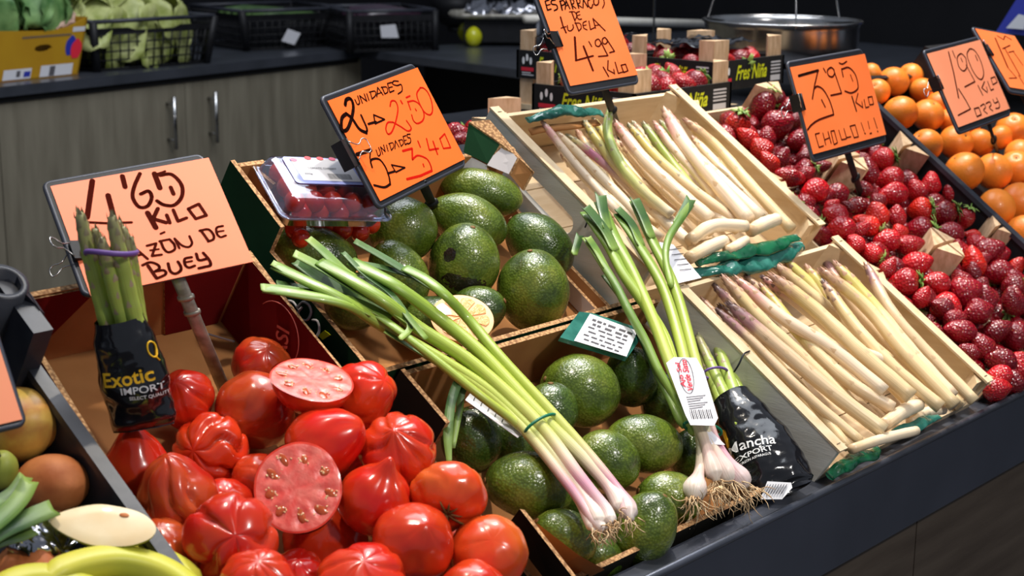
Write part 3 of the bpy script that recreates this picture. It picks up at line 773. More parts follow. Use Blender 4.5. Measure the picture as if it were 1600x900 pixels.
# black crate holding the oranges
oc = thing('plastic_crate', L(1.15, 0.35, -0.11), 'black plastic crate holding the oranges at the right', 'crate')
oa = Vector((0.838, 0.03)); ob_ = Vector((0.893, 0.66))
b = B(); panel_box(b, oa, ob_, -0.105, -0.006, 0.006, (0, 0, 0), -1); b.build('side_wall', 'plastic_black', oc)
b = B(); panel_box(b, oa-Vector((0.004, 0)), ob_-Vector((0.004, 0)), -0.008, 0.0, 0.016, (0, 0, 0), -1); b.build('side_rim', 'plastic_crate', oc)
b = B(); panel_box(b, ob_, (1.75, 0.60), -0.105, -0.02, 0.008, (0, 0, 0), -1); b.build('back_wall', 'plastic_black', oc)
b = B(); panel_box(b, oa, (1.7, 0.0), -0.105, -0.02, 0.008, (0, 0, 0), 1); b.build('front_wall', 'plastic_black', oc)
b = B(); panel_box(b, (0.86, 0.03), (1.7, 0.0), -0.11, -0.104, 0.6, (0, 0, 0), 1); b.build('base', 'plastic_black', oc)

# ------------------------------------------------------------------ fruit
rnd = random.Random(7)
class Item:
    def __init__(s, px, py, rpx, h, **k):
        s.px, s.py, s.rpx, s.h = px, py, rpx, h
        p = PX(px, py, h); s.t = depth(p); s.k = k
        s.kz = k.get('kz', 1.0)
    def pos(s): return PT(s.px, s.py, s.t)
    def r(s): return s.rpx*s.t/FPX
def relax(items, fac=0.93, it=40, floor_h=-0.1):
    for _ in range(it):
        for i in range(len(items)):
            for j in range(i):
                a, c = items[i], items[j]
                pa, pc = a.pos(), c.pos(); d = (pa-pc).length; need = (a.r()*a.kz+c.r()*c.kz)*fac
                if d < need:
                    lat = math.hypot(a.px-c.px, a.py-c.py)*0.5*(a.t+c.t)/FPX
                    gap = math.sqrt(max(need*need-lat*lat, 0)) - abs(a.t-c.t)
                    mv = min(max(gap, 0)*0.5, 0.004)
                    if a.t < c.t: a.t -= mv*0.9; c.t += mv*1.1
                    else: a.t += mv*1.1; c.t -= mv*0.9
        for a in items:
            hh = (a.pos()-OW).dot(NV)
            if hh < floor_h+a.r()*0.85: a.t -= 0.003

def tomato_fn(Rr, sq, n, amp, nub, pt, seed):
    rr = random.Random(seed); ph = rr.uniform(0, 6); off = Vector((rr.uniform(0, 9), rr.uniform(0, 9), 3))
    am = [rr.uniform(0.35, 1.3) for _ in range(12)]
    def fn(th, a):
        s_, c_ = math.sin(th), math.cos(th)
        d = Vector((s_*math.cos(a), s_*math.sin(a), c_))
        w = 1+0.07*noise.noise(d*1.3+off)
        if n:
            x = n*(a+.55*noise.noise(d*1.2+off*1.7))/(2*math.pi)+ph; k = int(x) % max(n, 1)
            g = abs(math.sin(math.pi*x+0.5*noise.noise(d*1.1+off)))
            w -= amp*.8*(1-g)**2.6*am[k % 12]*min(1, s_*1.3)
            w += .03*noise.noise(d*2.6+off)
        x_, y_ = Rr*w*s_*math.cos(a), Rr*w*s_*math.sin(a)
        z_ = Rr*sq*w*c_ + Rr*nub*math.exp(-(th/0.24)**2) + Rr*pt*math.exp(-(th/0.75)**2)
        if th > 2.4: z_ += Rr*0.18*((th-2.4)/0.74)**2
        k_ = 1-0.28*pt*math.exp(-((th-0.75)/0.5)**2)
        return Vector((x_*k_, y_*k_, z_))
    return fn
TOM = [
 (288, 622, 48, -0.050, (-.1, .5, .8), .95, 7, .10, .05, .1, 'tomato', 'red tomato behind the black sleeve of the green asparagus bunch'),
 (408, 570, 47, -.062, (.3, .5, .6), .85, 6, .08, 0, 0, 'tomato_dark', 'brownish tomato at the very back of the box beside the cut half'),
 (398, 640, 63, -.040, (-.75, -.25, .6), 1.0, 6, .05, .0, .0, 'tomato_dark', 'large smooth tomato with a dark spot, left of the upper cut half'),
 (566, 616, 52, 0.000, (.6, .4, .5), 1.05, 5, .12, 0, 0, 'tomato', 'lobed red tomato to the right of the upper cut half'),
 (508, 692, 58, 0.008, (.85, .35, .25), 1.05, 5, .06, .0, .25, 'tomato', 'tomato tapering to the right, between the two cut halves'),
 (622, 704, 62, 0.030, (-.05, .55, .75), .85, 7, .24, .14, 0, 'tomato', 'deeply ribbed tomato with a nub, right of the pile by the cardboard wall'),
 (700, 774, 61, 0.036, (.0, -.55, .8), .78, 8, .12, -.15, 0, 'tomato_orange', 'flat orange-red tomato showing its star-shaped stem scar'),
 (586, 778, 58, 0.022, (.35, .85, .35), .95, 6, .07, .42, .1, 'tomato', 'round tomato with a finger-like nub pointing up'),
 (212, 722, 53, -.050, (-.02, .95, .25), .85, 5, .05, .12, .38, 'tomato', 'cone-shaped tomato at the left of the pile, below the black sleeve'),
 (276, 774, 64, -.030, (-.15, .85, .4), .95, 6, .17, .03, .26, 'tomato_dark', 'dark pointed tomato with a deep groove, beside the black crate'),
 (330, 705, 63, -.042, (-.35, .1, .9), .82, 7, .34, .0, 0, 'tomato', 'heavily folded tomato right below the black asparagus sleeve'),
 (352, 792, 46, -.060, (.2, .6, .7), .95, 5, .05, 0, 0, 'tomato', 'bright tomato peeping out between the dark pointed one and the cut slice'),
 (362, 843, 74, -.020, (.25, .25, .9), .80, 5, .34, 0, 0, 'tomato', 'big furrowed tomato at the front of the pile, left of the lower middle'),
 (405, 750, 44, -.045, (-.6, .5, .5), 1.0, 4, .05, 0, 0, 'tomato', 'tomato half hidden behind the lower cut slice'),
 (508, 840, 67, -.034, (.3, .5, .8), .92, 6, .04, 0, 0, 'tomato', 'smooth round tomato right under the lower cut slice'),
 (646, 848, 65, 0.024, (.35, .55, .75), .92, 7, .04, .07, .05, 'tomato', 'glossy round tomato with a small tip, below the nubbed one'),
 (764, 864, 62, 0.026, (.1, .5, .8), .88, 5, .03, 0, 0, 'tomato_orange', 'smooth orange-red tomato at the right front by the folded cardboard'),
 (566, 912, 74, -.010, (.1, .75, .6), .70, 6, .13, .0, .0, 'tomato', 'wide ribbed tomato cut by the bottom edge, in the middle'),
 (403, 912, 60, -.010, (.1, .8, .55), .85, 8, .12, 0, 0, 'tomato', 'ribbed tomato cut by the bottom edge, at the left'),
 (738, 930, 58, 0.030, (.1, .8, .55), .9, 4, .03, 0, 0, 'tomato', 'tomato at the bottom edge below the orange-red one'),
 (250, 860, 55, -.060, (.1, .8, .55), .9, 6, .08, 0, 0, 'tomato_dark', 'tomato low in the pile next to the black crate rim'),
 (545, 700, 50, -.050, (.1, .8, .55), .9, 6, .04, 0, 0, 'tomato', 'tomato deep in the pile between the round nubbed one and the pointed one'),
 (640, 770, 50, -.045, (.1, .8, .55), .9, 6, .04, 0, 0, 'tomato', 'tomato deep in the pile left of the star-scarred one'),
 (700, 850, 50, -.040, (.1, .8, .55), .9, 6, .04, 0, 0, 'tomato', 'tomato deep in the pile between the two glossy front ones'),
 (465, 905, 50, -.060, (.1, .8, .55), .9, 6, .08, 0, 0, 'tomato', 'tomato low in the pile at the bottom edge'),
]
items = [Item(*t[:4], spec=t) for t in TOM]
half1 = Item(488, 593, 66, 0.030, kz=0.70); half2 = Item(466, 762, 72, 0.012, kz=0.75)
relax(items+[half1, half2])
for i, it in enumerate(items):
    px, py, rp, h, ax, sq, n, amp, nub, pt, mt, lab = it.k['spec']
    Rr = it.r()*1.0
    b = B(); b.blob(tomato_fn(Rr, sq, n, amp, nub, pt, i*7+3), 64, 32)
    M = at(it.pos()-camdir(*ax)*Rr*(pt*0.3+nub*0.15), basis(camdir(*ax), CR))
    o = b.build('tomato', mt, M=M); tag(o, lab, 'tomato', 'beef tomatoes in the red box')
    if i == 6:      # star shaped scar
        c = B()
        for k in range(9):
            a = k*0.698+rnd.uniform(-.2, .2); ln = Rr*rnd.uniform(.35, .62)
            P = [Vector((math.cos(a)*ln*q, math.sin(a)*ln*q, Rr*(.78*math.cos(q*ln/Rr)-.15*math.exp(-(q*ln/Rr/.24)**2))+0.0012)) for q in (0, .35, .7, 1.0)]
            c.tube(P, [0.0026, 0.0018, 0.0012, 0.0004], 5)
        c.tube([Vector((0, 0, Rr*.60)), Vector((0.001, 0, Rr*.70))], [.004, .003], 8)
        c.build('stem_scar', 'stem_scar', o)
    elif i == 2:
        c = B(); c.blob(lambda th, a: Vector((0.0045*math.sin(th)*math.cos(a), 0.0025*math.sin(th)*math.sin(a), Rr*1.01+0.0012*math.cos(th))), 10, 6); c.build('skin_mark', 'mark_dark', o)

def tomato_half(it, nrm, depthf, lab, seed, xax=None, sx=1.0):
    rr = random.Random(seed); Rr = it.r()
    M = at(it.pos(), basis(camdir(*nrm), xax or CR)); off = Vector((seed, 2, 1))
    def out(a): return Rr*(1+0.05*noise.noise(Vector((math.cos(a), math.sin(a), 0))*1.2+off))*(sx+(1-sx)*abs(math.sin(a)))
    b = B()
    b.blob(lambda th, a: Vector((out(a)*math.cos(-a)*math.sin(th), out(a)*math.sin(-a)*math.sin(th), -Rr*depthf*math.cos(th)**1.0 if th < 1.57 else 0)), 48, 16, cut=0.5*16/15)
    o = b.build('tomato_half', 'tomato', M=M); tag(o, lab, 'tomato', 'cut tomato halves on the pile')
    c = B(); rings = [0, .12, .25, .4, .55, .7, .82, .9, .955, 1.0]; n = 64; V = [Vector((0, 0, 0.0008))]; F = []; mm = []
    nl_ = 9
    def z(rq, a):
        w = math.sin(a*nl_/2+seed)**2; pocket = math.exp(-((rq-.68)/.14)**2)*max(0, 0.3+0.7*w-0.35)
        return 0.0012*math.sin(rq*3)+0.0006*noise.noise(Vector((rq*6*math.cos(a), rq*6*math.sin(a), seed)))-0.0035*pocket*(1 if rq < .93 else 0)
    for rq in rings[1:]:
        for j in range(n):
            a = 2*math.pi*j/n; V.append(Vector((out(a)*rq*math.cos(a), out(a)*rq*math.sin(a), z(rq, a)*(1-(rq > .99)))))
    for j in range(n): F.append((0, 1+j, 1+(j+1) % n)); mm.append(0)
    for q in range(len(rings)-2):
        for j in range(n):
            a = 1+q*n+j; b2 = 1+q*n+(j+1) % n; F.append((a, a+n, b2+n, b2)); mm.append(1 if q >= 7 else 0)
    c.add(V, F, mm); cf = c.build('cut_face', ['tomato_flesh', 'tomato_rind'], o)
    g = B(); sd = B()
    for k in range(nl_):
        a0 = (math.pi/2-seed+k*math.pi)*2/nl_+rr.uniform(-.1, .1); r0 = Rr*rr.uniform(.58, .74)
        c0 = Vector((r0*math.cos(a0), r0*math.sin(a0), -0.0004))
        ra, rb = Rr*rr.uniform(.13, .20), Rr*rr.uniform(.07, .11)
        Mx = Matrix.Translation(c0) @ Matrix.Rotation(a0+rr.uniform(-.4, .4), 4, 'Z')
        g.blob(lambda th, a: Vector((ra*math.sin(th)*math.cos(a), rb*math.sin(th)*math.sin(a), 0.0014*math.cos(th))), 14, 8, Mx)
        for q in range(rr.randint(4, 7)):
            c1 = c0+Vector((rr.uniform(-ra, ra)*.9, rr.uniform(-ra, ra)*.8, 0.001)); an = rr.uniform(0, 3)
            Mx = Matrix.Translation(c1) @ Matrix.Rotation(an, 4, 'Z')
            sd.blob(lambda th, a: Vector(((.0013*math.sin(th)*math.cos(a)), .0008*math.sin(th)*math.sin(a), .0007*math.cos(th))), 7, 5, Mx)
    g.build('seed_gel', 'tomato_gel', cf)
    s2 = sd.build('seeds', 'tomato_seed', cf); s2['kind'] = 'stuff'
tomato_half(half1, (.20, .86, .40), .80, 'cut half tomato, face up, lying on top at the back of the pile', 3)
tomato_half(half2, (.22, .28, .92), .55, 'cut half tomato with seeds facing the front, in the middle of the pile', 5, sx=.94)

# avocados
def avo_fn(La, Rb, pear, seed):
    off = Vector((seed*1.7, 3, seed))
    def fn(th, a):
        s_, c_ = math.sin(th), math.cos(th); d = Vector((s_*math.cos(a), s_*math.sin(a), c_))
        w = 1+0.035*noise.noise(d*1.6+off)+0.006*noise.noise(d*9+off)
        k = 1-pear*max(0, c_)**1.5
        return Vector((Rb*w*s_*math.cos(a)*k, Rb*w*s_*math.sin(a)*k, La*w*c_))
    return fn
AVU = [
 (752, 300, 67, 37, 165, .1, -.045, 'avocado', 'avocado farthest back, lying lengthwise with a reddish end, right under the price card'),
 (731, 346, 64, 43, 160, .1, -.036, 'avocado', 'avocado with reddish left end, second from the back of the upper box'),
 (630, 359, 50, 54, 90, .3, -.040, 'avocado', 'round avocado beside the clear plastic punnet'),
 (724, 414, 60, 56, 75, .5, -.030, 'avocado', 'avocado with a dark brown blemish in the centre of the upper box'),
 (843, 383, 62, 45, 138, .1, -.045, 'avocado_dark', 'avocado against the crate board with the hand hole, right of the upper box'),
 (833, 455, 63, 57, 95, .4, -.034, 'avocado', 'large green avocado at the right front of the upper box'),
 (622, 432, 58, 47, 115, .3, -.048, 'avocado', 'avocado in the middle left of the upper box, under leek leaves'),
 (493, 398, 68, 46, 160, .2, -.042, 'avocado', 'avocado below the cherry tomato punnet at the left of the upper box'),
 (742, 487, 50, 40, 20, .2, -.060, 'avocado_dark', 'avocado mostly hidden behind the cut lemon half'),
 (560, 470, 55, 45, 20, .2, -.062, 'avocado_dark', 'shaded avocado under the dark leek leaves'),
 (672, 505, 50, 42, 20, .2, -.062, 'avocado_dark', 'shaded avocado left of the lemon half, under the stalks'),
]
AVL = [
 (907, 611, 60, 58, 160, .4, -.036, 'avocado', 'largest round avocado of the lower box, below the teal label card'),
 (987, 588, 46, 42, 100, .4, -.052, 'avocado_dark', 'dark avocado just right of the teal label card'),
 (1007, 693, 61, 46, 165, .3, -.040, 'avocado', 'oval avocado left of the hanging bunch tag'),
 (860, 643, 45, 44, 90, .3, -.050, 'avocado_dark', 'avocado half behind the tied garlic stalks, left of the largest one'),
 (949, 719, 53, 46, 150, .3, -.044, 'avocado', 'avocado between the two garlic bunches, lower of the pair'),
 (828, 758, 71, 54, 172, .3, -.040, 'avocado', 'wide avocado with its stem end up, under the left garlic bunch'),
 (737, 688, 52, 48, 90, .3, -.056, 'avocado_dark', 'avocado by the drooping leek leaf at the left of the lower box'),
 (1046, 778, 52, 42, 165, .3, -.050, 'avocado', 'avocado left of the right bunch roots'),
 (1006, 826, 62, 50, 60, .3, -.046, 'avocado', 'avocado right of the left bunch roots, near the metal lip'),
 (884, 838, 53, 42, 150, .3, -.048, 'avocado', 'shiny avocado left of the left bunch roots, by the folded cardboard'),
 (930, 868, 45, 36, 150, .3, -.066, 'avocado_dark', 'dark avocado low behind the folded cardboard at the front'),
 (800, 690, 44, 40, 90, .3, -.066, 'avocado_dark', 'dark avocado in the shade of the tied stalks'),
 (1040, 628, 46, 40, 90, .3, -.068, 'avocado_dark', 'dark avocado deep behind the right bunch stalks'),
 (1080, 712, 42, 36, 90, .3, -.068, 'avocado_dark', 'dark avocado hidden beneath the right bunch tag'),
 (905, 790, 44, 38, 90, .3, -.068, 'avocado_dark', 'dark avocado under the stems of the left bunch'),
]
ai = [Item(a[0], a[1], (a[2]+a[3])/2, a[6], spec=a) for a in AVU]; relax(ai, 0.9)
lem = Item(722, 497, 46, -.012, kz=.6)
al2 = [Item(a[0], a[1], (a[2]+a[3])/2, a[6], spec=a) for a in AVL]; relax(al2, 0.9)
for i, it in enumerate(ai+al2):
    px, py, ra, rb, ang, tw, h, mt, lab = it.k['spec']
    s_ = it.t/FPX; A = R(ang)
    zax = camdir(math.cos(A), math.sin(A), tw); cs = math.sqrt(max(1-tw*tw/(1+tw*tw), .3))
    b = B(); b.blob(avo_fn(ra*s_/max(cs, .8), rb*s_, .10 if ra > rb+8 else 0.02, i+1), 40, 26)
    o = b.build('avocado', mt, M=at(it.pos(), basis(zax, CU)))
    tag(o, lab, 'avocado', 'avocados in the upper box' if i < len(AVU) else 'avocados in the lower box')
    c = B(); La = ra*s_/max(cs, .8)
    c.blob(lambda th, a: Vector((.0035*math.sin(th)*math.cos(a), .0035*math.sin(th)*math.sin(a), La*1.0+.0012*math.cos(th))), 10, 6)
    c.build('stem_end', 'stem_scar', o)
    if i == 3:
        fn0 = avo_fn(La*1.006, rb*s_*1.006, .02, i+1)
        Mi = (at(it.pos(), basis(zax, CU))).inverted()
        for (x0, y0, wx, wy) in ((703, 404, 11, 12), (718, 440, 30, 14), (742, 449, 22, 14)):
            d = Mi @ PT(x0, y0, it.t-rb*s_*0.8)
            th0 = math.acos(max(-1, min(1, d.z/d.length))); a0 = math.atan2(d.y, d.x)
            c = B(); V = []; F = []; n = 16; V.append(fn0(th0, a0))
            for q in (.5, 1.0):
                for k in range(n):
                    an = 2*math.pi*k/n; jj = 1+.35*noise.noise(Vector((math.cos(an)*2, math.sin(an)*2, x0)))
                    da = q*jj*wx*s_/(rb*s_)*math.cos(an); dt = q*jj*wy*s_/La*math.sin(an)
                    V.append((fn0(th0+dt, a0+da/max(.3, math.sin(th0))))*(1.0 if q < 1 else .9955))
            for k in range(n):
                F.append((0, 1+k, 1+(k+1) % n)); F.append((1+k, 1+n+k, 1+n+(k+1) % n, 1+(k+1) % n))
            c.add(V, F); c.build('blemish', 'avocado_blemish', o)

# lemon half
Rr = lem.r(); M = at(lem.pos(), basis(camdir(-.05, .55, .8), camdir(1, -.6, 0)))
b = B(); b.blob(lambda th, a: Vector((1.12*Rr*math.cos(-a)*math.sin(th), Rr*.92*math.sin(-a)*math.sin(th), -Rr*.8*math.cos(th) if th < 1.56 else 0)), 36, 12, cut=.5*12/11)
lo = b.build('lemon_half', 'lemon_rind', M=M); tag(lo, 'cut lemon half resting on the avocados beside the garlic stalks', 'lemon')
b = B(); n = 48; V = [Vector((0, 0, .0004))]+[Vector((1.12*Rr*q*math.cos(2*math.pi*k/n), Rr*.92*q*math.sin(2*math.pi*k/n), zz)) for q, zz in ((.9, .0006), (1, -.0003)) for k in range(n)]
F = [(0, 1+k, 1+(k+1) % n) for k in range(n)]+[(1+k, 1+n+k, 1+n+(k+1) % n, 1+(k+1) % n) for k in range(n)]
b.add(V, F); pith = b.build('pith', 'lemon_pith', lo)
for k in range(9):
    a0 = 2*math.pi*k/9+.02; a1 = 2*math.pi*(k+1)/9-.05
    b = B(); top = []
    for q, aa in ((.07, (a0+a1)/2), (.80, a0+.03), (.86, a0+(a1-a0)*.3), (.87, (a0+a1)/2), (.86, a0+(a1-a0)*.7), (.80, a1-.03)):
        top.append(Vector((1.12*Rr*q*math.cos(aa), Rr*.92*q*math.sin(aa), .0016)))
    b.plate(top, (0, 0, 1), .001); b.build('segment', 'lemon_flesh', lo)

# ------------------------------------------------------------------ white asparagus
ORD = ['leftmost', 'second from the left', 'third from the left', 'fourth from the left', 'fifth from the left', 'sixth from the left', 'seventh from the left', 'eighth from the left', 'ninth from the left', 'tenth from the left', 'eleventh from the left', 'twelfth from the left', 'thirteenth from the left', 'fourteenth from the left', 'fifteenth from the left', 'sixteenth from the left', 'seventeenth from the left', 'eighteenth from the left', 'nineteenth from the left', 'twentieth from the left', 'twenty-first from the left', 'twenty-second from the left', 'twenty-third from the left', 'twenty-fourth from the left', 'twenty-fifth from the left']
def spear(pts, wpx, mat, tipmat, parent=None, name='asparagus_spear', tiplen=0.11, headless=False, seed=0, hfn=None):
    rr = random.Random(seed)
    P = smooth(pts, 7)
    if len(P) < 8: P = [P[0].lerp(P[-1], k/14) for k in range(15)]
    n = len(P); tm = depth(P[n//2]); r0 = wpx*1.12*tm/FPX/2
    rad = []
    for i in range(n):
        t = i/(n-1)
        if headless: k = .9+.1*math.sin(t*3)
        else:
            k = 0.58+0.34*min(1, (t/tiplen))**.7 if t < tiplen else .92+.10*math.sin((t-tiplen)*1.9)
        rad.append(r0*k*(1+.03*math.sin(i*1.7+seed)))
    if not headless:
        # rounded extreme tip
        d = (P[0]-P[1]).normalized(); P = [P[0]+d*r0*.75, P[0]+d*r0*.5]+P; rad = [r0*.16, r0*.40]+rad
    b = B(); b.tube(P, rad, 12, up=NV)
    o = b.build(name, mat, parent, origin=P[len(P)//2].copy())
    if not headless:
        s = B(); m_ = 20; n = len(P)
        fl_ = [(.02+(k/m_)**1.15*(tiplen+.10)) for k in range(m_)]+[tiplen+.22, tiplen+.34, tiplen+.48, tiplen+.62]
        for k, f in enumerate(fl_):
            if f > .95: continue
            x = f*(n-1); i = min(int(x), n-2); q = P[i].lerp(P[i+1], x-i); T = (P[i]-P[i+1]).normalized()
            rq = rad[i]*(1-(x-i))+rad[i+1]*(x-i)
            a = k*2.4+seed
            if k >= m_: D0 = (-CF).lerp(NV, .3); a = None
            X1 = T.orthogonal().normalized(); Y1 = T.cross(X1)
            if a is None:
                D = (D0-T*D0.dot(T)).normalized(); sd_ = T.cross(D); D = (D+sd_*.7*math.sin(k*2.1+seed)).normalized()
            else: D = X1*math.cos(a)+Y1*math.sin(a)
            S1 = T.cross(D)
            ln = r0*(1.25 if k < m_ else 1.5); wd = max(rq*.62, r0*.34) if k < m_ else rq*.5; lf = .20 if k < m_ else .05
            c0 = q+D*rq*.97-T*ln*.3
            V = [c0-S1*wd*.7-D*rq*.16, c0+S1*wd*.7-D*rq*.16, c0+T*ln*.5+S1*wd*.62-D*rq*.02, c0+T*ln*.5-S1*wd*.62-D*rq*.02, c0+T*ln+D*rq*.02, c0+T*ln*.45+D*rq*lf]
            s.add(V, [(0, 1, 5), (1, 2, 5), (2, 4, 5), (4, 3, 5), (3, 0, 5)], 0, [(.5, min(1, f/.4))]*6)
        ts = s.build('tip_scales', tipmat, o); ts['kind'] = 'stuff'
    return o
def zc_(z, ox, oy, s): return [(ox+x/s, oy+y/s) for x, y in z]
COLN = {'spear_white': 'cream white', 'spear_pink': 'pink-tipped white', 'spear_magenta': 'white and magenta', 'spear_yellow': 'yellow-green tipped', 'spear_purple': 'purple-grey tipped', 'spear_tan': 'tan-tipped cream', 'spear_green': 'green'}
UP = [  # zoom coords (820,120,x3): path, width, kind, tip, heights
 ([(90, 222), (220, 390), (440, 640)], 36, 'spear_pink', 'tip_tan', (.0, -.012)),
 ([(148, 262), (330, 440), (540, 660)], 42, 'spear_white', 'tip_tan', (-.008, -.014)),
 ([(212, 285), (400, 430), (590, 610)], 38, 'spear_magenta', 'tip_green', (-.010, -.012)),
 ([(290, 225), (390, 370), (560, 560), (730, 720)], 46, 'spear_yellow', 'tip_green', (.004, -.008)),
 ([(396, 160), (390, 270), (450, 410), (560, 540), (690, 650)], 45, 'spear_green', 'tip_green', (.018, .004)),
 ([(432, 228), (560, 390), (720, 540), (870, 668)], 58, 'spear_pink', 'tip_tan', (.008, .008)),
 ([(500, 240), (620, 380), (790, 530), (1010, 690)], 44, 'spear_yellow', 'tip_green', (-.006, -.012)),
 ([(565, 232), (650, 350), (780, 520), (900, 660)], 44, 'spear_green', 'tip_green', (-.010, -.024)),
 ([(615, 225), (700, 340), (800, 450), (890, 560)], 38, 'spear_pink', 'tip_tan', (.002, -.010)),
 ([(665, 175), (760, 330), (900, 500), (1050, 672)], 64, 'spear_pink', 'tip_tan', (.012, .004)),
 ([(765, 215), (900, 330), (1060, 510), (1250, 715)], 48, 'spear_tan', 'tip_tan', (.006, -.006)),
 ([(720, 300), (880, 450), (1105, 662)], 56, 'spear_white', 'tip_tan', (-.014, -.008)),
 ([(470, 330), (650, 520), (850, 700)], 50, 'spear_white', 'tip_tan', (-.020, -.012)),
 ([(360, 340), (520, 540), (780, 790)], 52, 'spear_white', 'tip_tan', (-.024, -.004)),
 ([(600, 340), (780, 540), (960, 700)], 48, 'spear_pink', 'tip_tan', (-.024, -.020)),
 ([(190, 380), (380, 560), (640, 760)], 46, 'spear_white', 'tip_tan', (-.026, -.020)),
 ([(520, 230), (700, 450), (1000, 720)], 44, 'spear_tan', 'tip_green', (-.032, -.034)),
 ([(880, 380), (1050, 500), (1195, 605)], 46, 'spear_tan', 'tip_tan', (-.034, -.030)),
 ([(330, 210), (480, 420), (700, 640)], 42, 'spear_yellow', 'tip_green', (-.034, -.034)),
 ([(650, 225), (820, 420), (1020, 640)], 42, 'spear_green', 'tip_green', (-.030, -.030)),
 ([(255, 270), (420, 520), (620, 700)], 46, 'spear_tan', 'tip_tan', (-.040, -.034)),
 ([(160, 290), (330, 480), (560, 740)], 44, 'spear_tan', 'tip_tan', (-.046, -.044)),
 ([(800, 300), (950, 470), (1150, 690)], 46, 'spear_white', 'tip_tan', (-.030, -.026)),
 ([(420, 300), (620, 500), (880, 730)], 46, 'spear_white', 'tip_tan', (-.040, -.040)),
]
UPC = [([(775, 765), (880, 700), (1035, 700)], 58, .014, 'short curved peeled asparagus piece lying across the spears, upper crate'), ([(770, 850), (850, 805), (935, 768)], 58, .006, 'short asparagus stump nearest the green film, upper crate'), ([(1060, 722), (1120, 690), (1180, 668)], 60, .012, 'stubby asparagus stump at the right front, upper crate'), ([(945, 815), (990, 795), (1035, 765)], 46, .004, 'small asparagus stump between two larger ones, upper crate')]
LO = [  # zoom coords (1050,380,x2.5)
 ([(205, 195), (330, 330), (470, 520), (690, 800)], 34, 'spear_tan', 'tip_dark', (-.022, -.016)),
 ([(187, 270), (330, 400), (520, 590), (735, 772)], 36, 'spear_purple', 'tip_dark', (-.006, -.010)),
 ([(238, 252), (420, 410), (610, 570), (828, 735)], 54, 'spear_purple', 'tip_dark', (.004, .004)),
 ([(216, 150), (350, 300), (500, 440), (680, 620)], 50, 'spear_tan', 'tip_tan', (.002, -.010)),
 ([(264, 150), (430, 290), (620, 410), (830, 580)], 48, 'spear_pink', 'tip_tan', (-.002, .008)),
 ([(405, 140), (560, 260), (740, 430), (935, 600)], 54, 'spear_tan', 'tip_tan', (.008, .012)),
 ([(360, 180), (520, 380), (690, 540), (862, 645)], 46, 'spear_yellow', 'tip_tan', (-.010, -.004)),
 ([(366, 142), (520, 260), (700, 400), (860, 470)], 38, 'spear_pink', 'tip_dark', (-.006, .004)),
 ([(600, 165), (720, 330), (870, 490), (1050, 642)], 46, 'spear_tan', 'tip_dark', (.006, .004)),
 ([(600, 118), (760, 250), (920, 440), (1105, 635)], 50, 'spear_tan', 'tip_tan', (.002, -.006)),
 ([(652, 95), (800, 260), (940, 430), (1095, 600)], 50, 'spear_yellow', 'tip_tan', (.006, -.004)),
 ([(764, 95), (860, 270), (1010, 440), (1182, 618)], 42, 'spear_purple', 'tip_tan', (.012, -.006)),
 ([(408, 90), (520, 180), (700, 330), (850, 460)], 44, 'spear_tan', 'tip_tan', (-.014, -.020)),
 ([(448, 72), (600, 220), (760, 400)], 42, 'spear_yellow', 'tip_dark', (-.018, -.026)),
 ([(538, 108), (640, 240), (800, 430)], 44, 'spear_yellow', 'tip_tan', (-.012, -.020)),
 ([(170, 170), (300, 320), (480, 560)], 34, 'spear_purple', 'tip_dark', (-.020, -.030)),
 ([(300, 140), (480, 330), (700, 560)], 42, 'spear_tan', 'tip_dark', (-.020, -.026)),
 ([(122, 225), (260, 380), (450, 600), (640, 780)], 34, 'spear_tan', 'tip_tan', (-.034, -.032)),
 ([(960, 340), (1060, 420), (1135, 480)], 40, 'spear_tan', 'tip_tan', (-.038, -.036)),
 ([(590, 60), (760, 300), (1000, 540)], 42, 'spear_purple', 'tip_dark', (-.036, -.036)),
 ([(330, 270), (540, 480), (760, 680)], 46, 'spear_tan', 'tip_tan', (-.036, -.034)),
 ([(480, 200), (700, 400), (950, 640)], 46, 'spear_tan', 'tip_tan', (-.040, -.038)),
 ([(200, 260), (380, 460), (590, 700)], 46, 'spear_tan', 'tip_dark', (-.044, -.040)),
 ([(700, 200), (900, 430), (1130, 640)], 44, 'spear_tan', 'tip_tan', (-.038, -.036)),
]
LOC = [([(700, 805), (820, 765), (955, 732)], 38, .0, 'long thin asparagus stem lying crosswise behind the metal lip, lower crate'), ([(825, 712), (900, 660), (965, 630)], 52, -.010, 'short thick asparagus stump near the metal lip, lower crate'), ([(690, 640), (740, 640), (800, 690)], 40, -.030, 'asparagus stump lying low between the cut ends, lower crate'), ([(930, 700), (1000, 660), (1060, 650)], 38, -.026, 'brownish asparagus stump under the cut ends, lower crate')]
for lst, cl, ox, oy, s, nm, grp in ((UP, UPC, 820, 120, 3, 'upper', 'white asparagus in the upper crate'), (LO, LOC, 1050, 380, 2.5, 'lower', 'white asparagus in the lower crate')):
    order = sorted(range(len(lst)), key=lambda i: lst[i][0][0][0])
    for rank, i in enumerate(order):
        z, w_, mt, tm_, hs = lst[i]; pp = zc_(z, ox, oy, s); k = len(pp)
        pts = [PX(x, y, hs[0]+(hs[1]-hs[0])*j/(k-1)) for j, (x, y) in enumerate(pp)]
        o = spear(pts, w_/s, mt, tm_, seed=i*3+(5 if nm == 'upper' else 0))
        tag(o, '%s asparagus spear, its tip %s in the %s crate' % (COLN[mt], ORD[rank], nm), 'asparagus', grp)
    for i, (z, w_, h, lab) in enumerate(cl):
        pts = [PX(x, y, h) for x, y in zc_(z, ox, oy, s)]
        o = spear(pts, w_/s, 'spear_white', 'tip_tan', headless=True, seed=i, name='asparagus_stump'); tag(o, lab, 'asparagus', 'asparagus stumps')

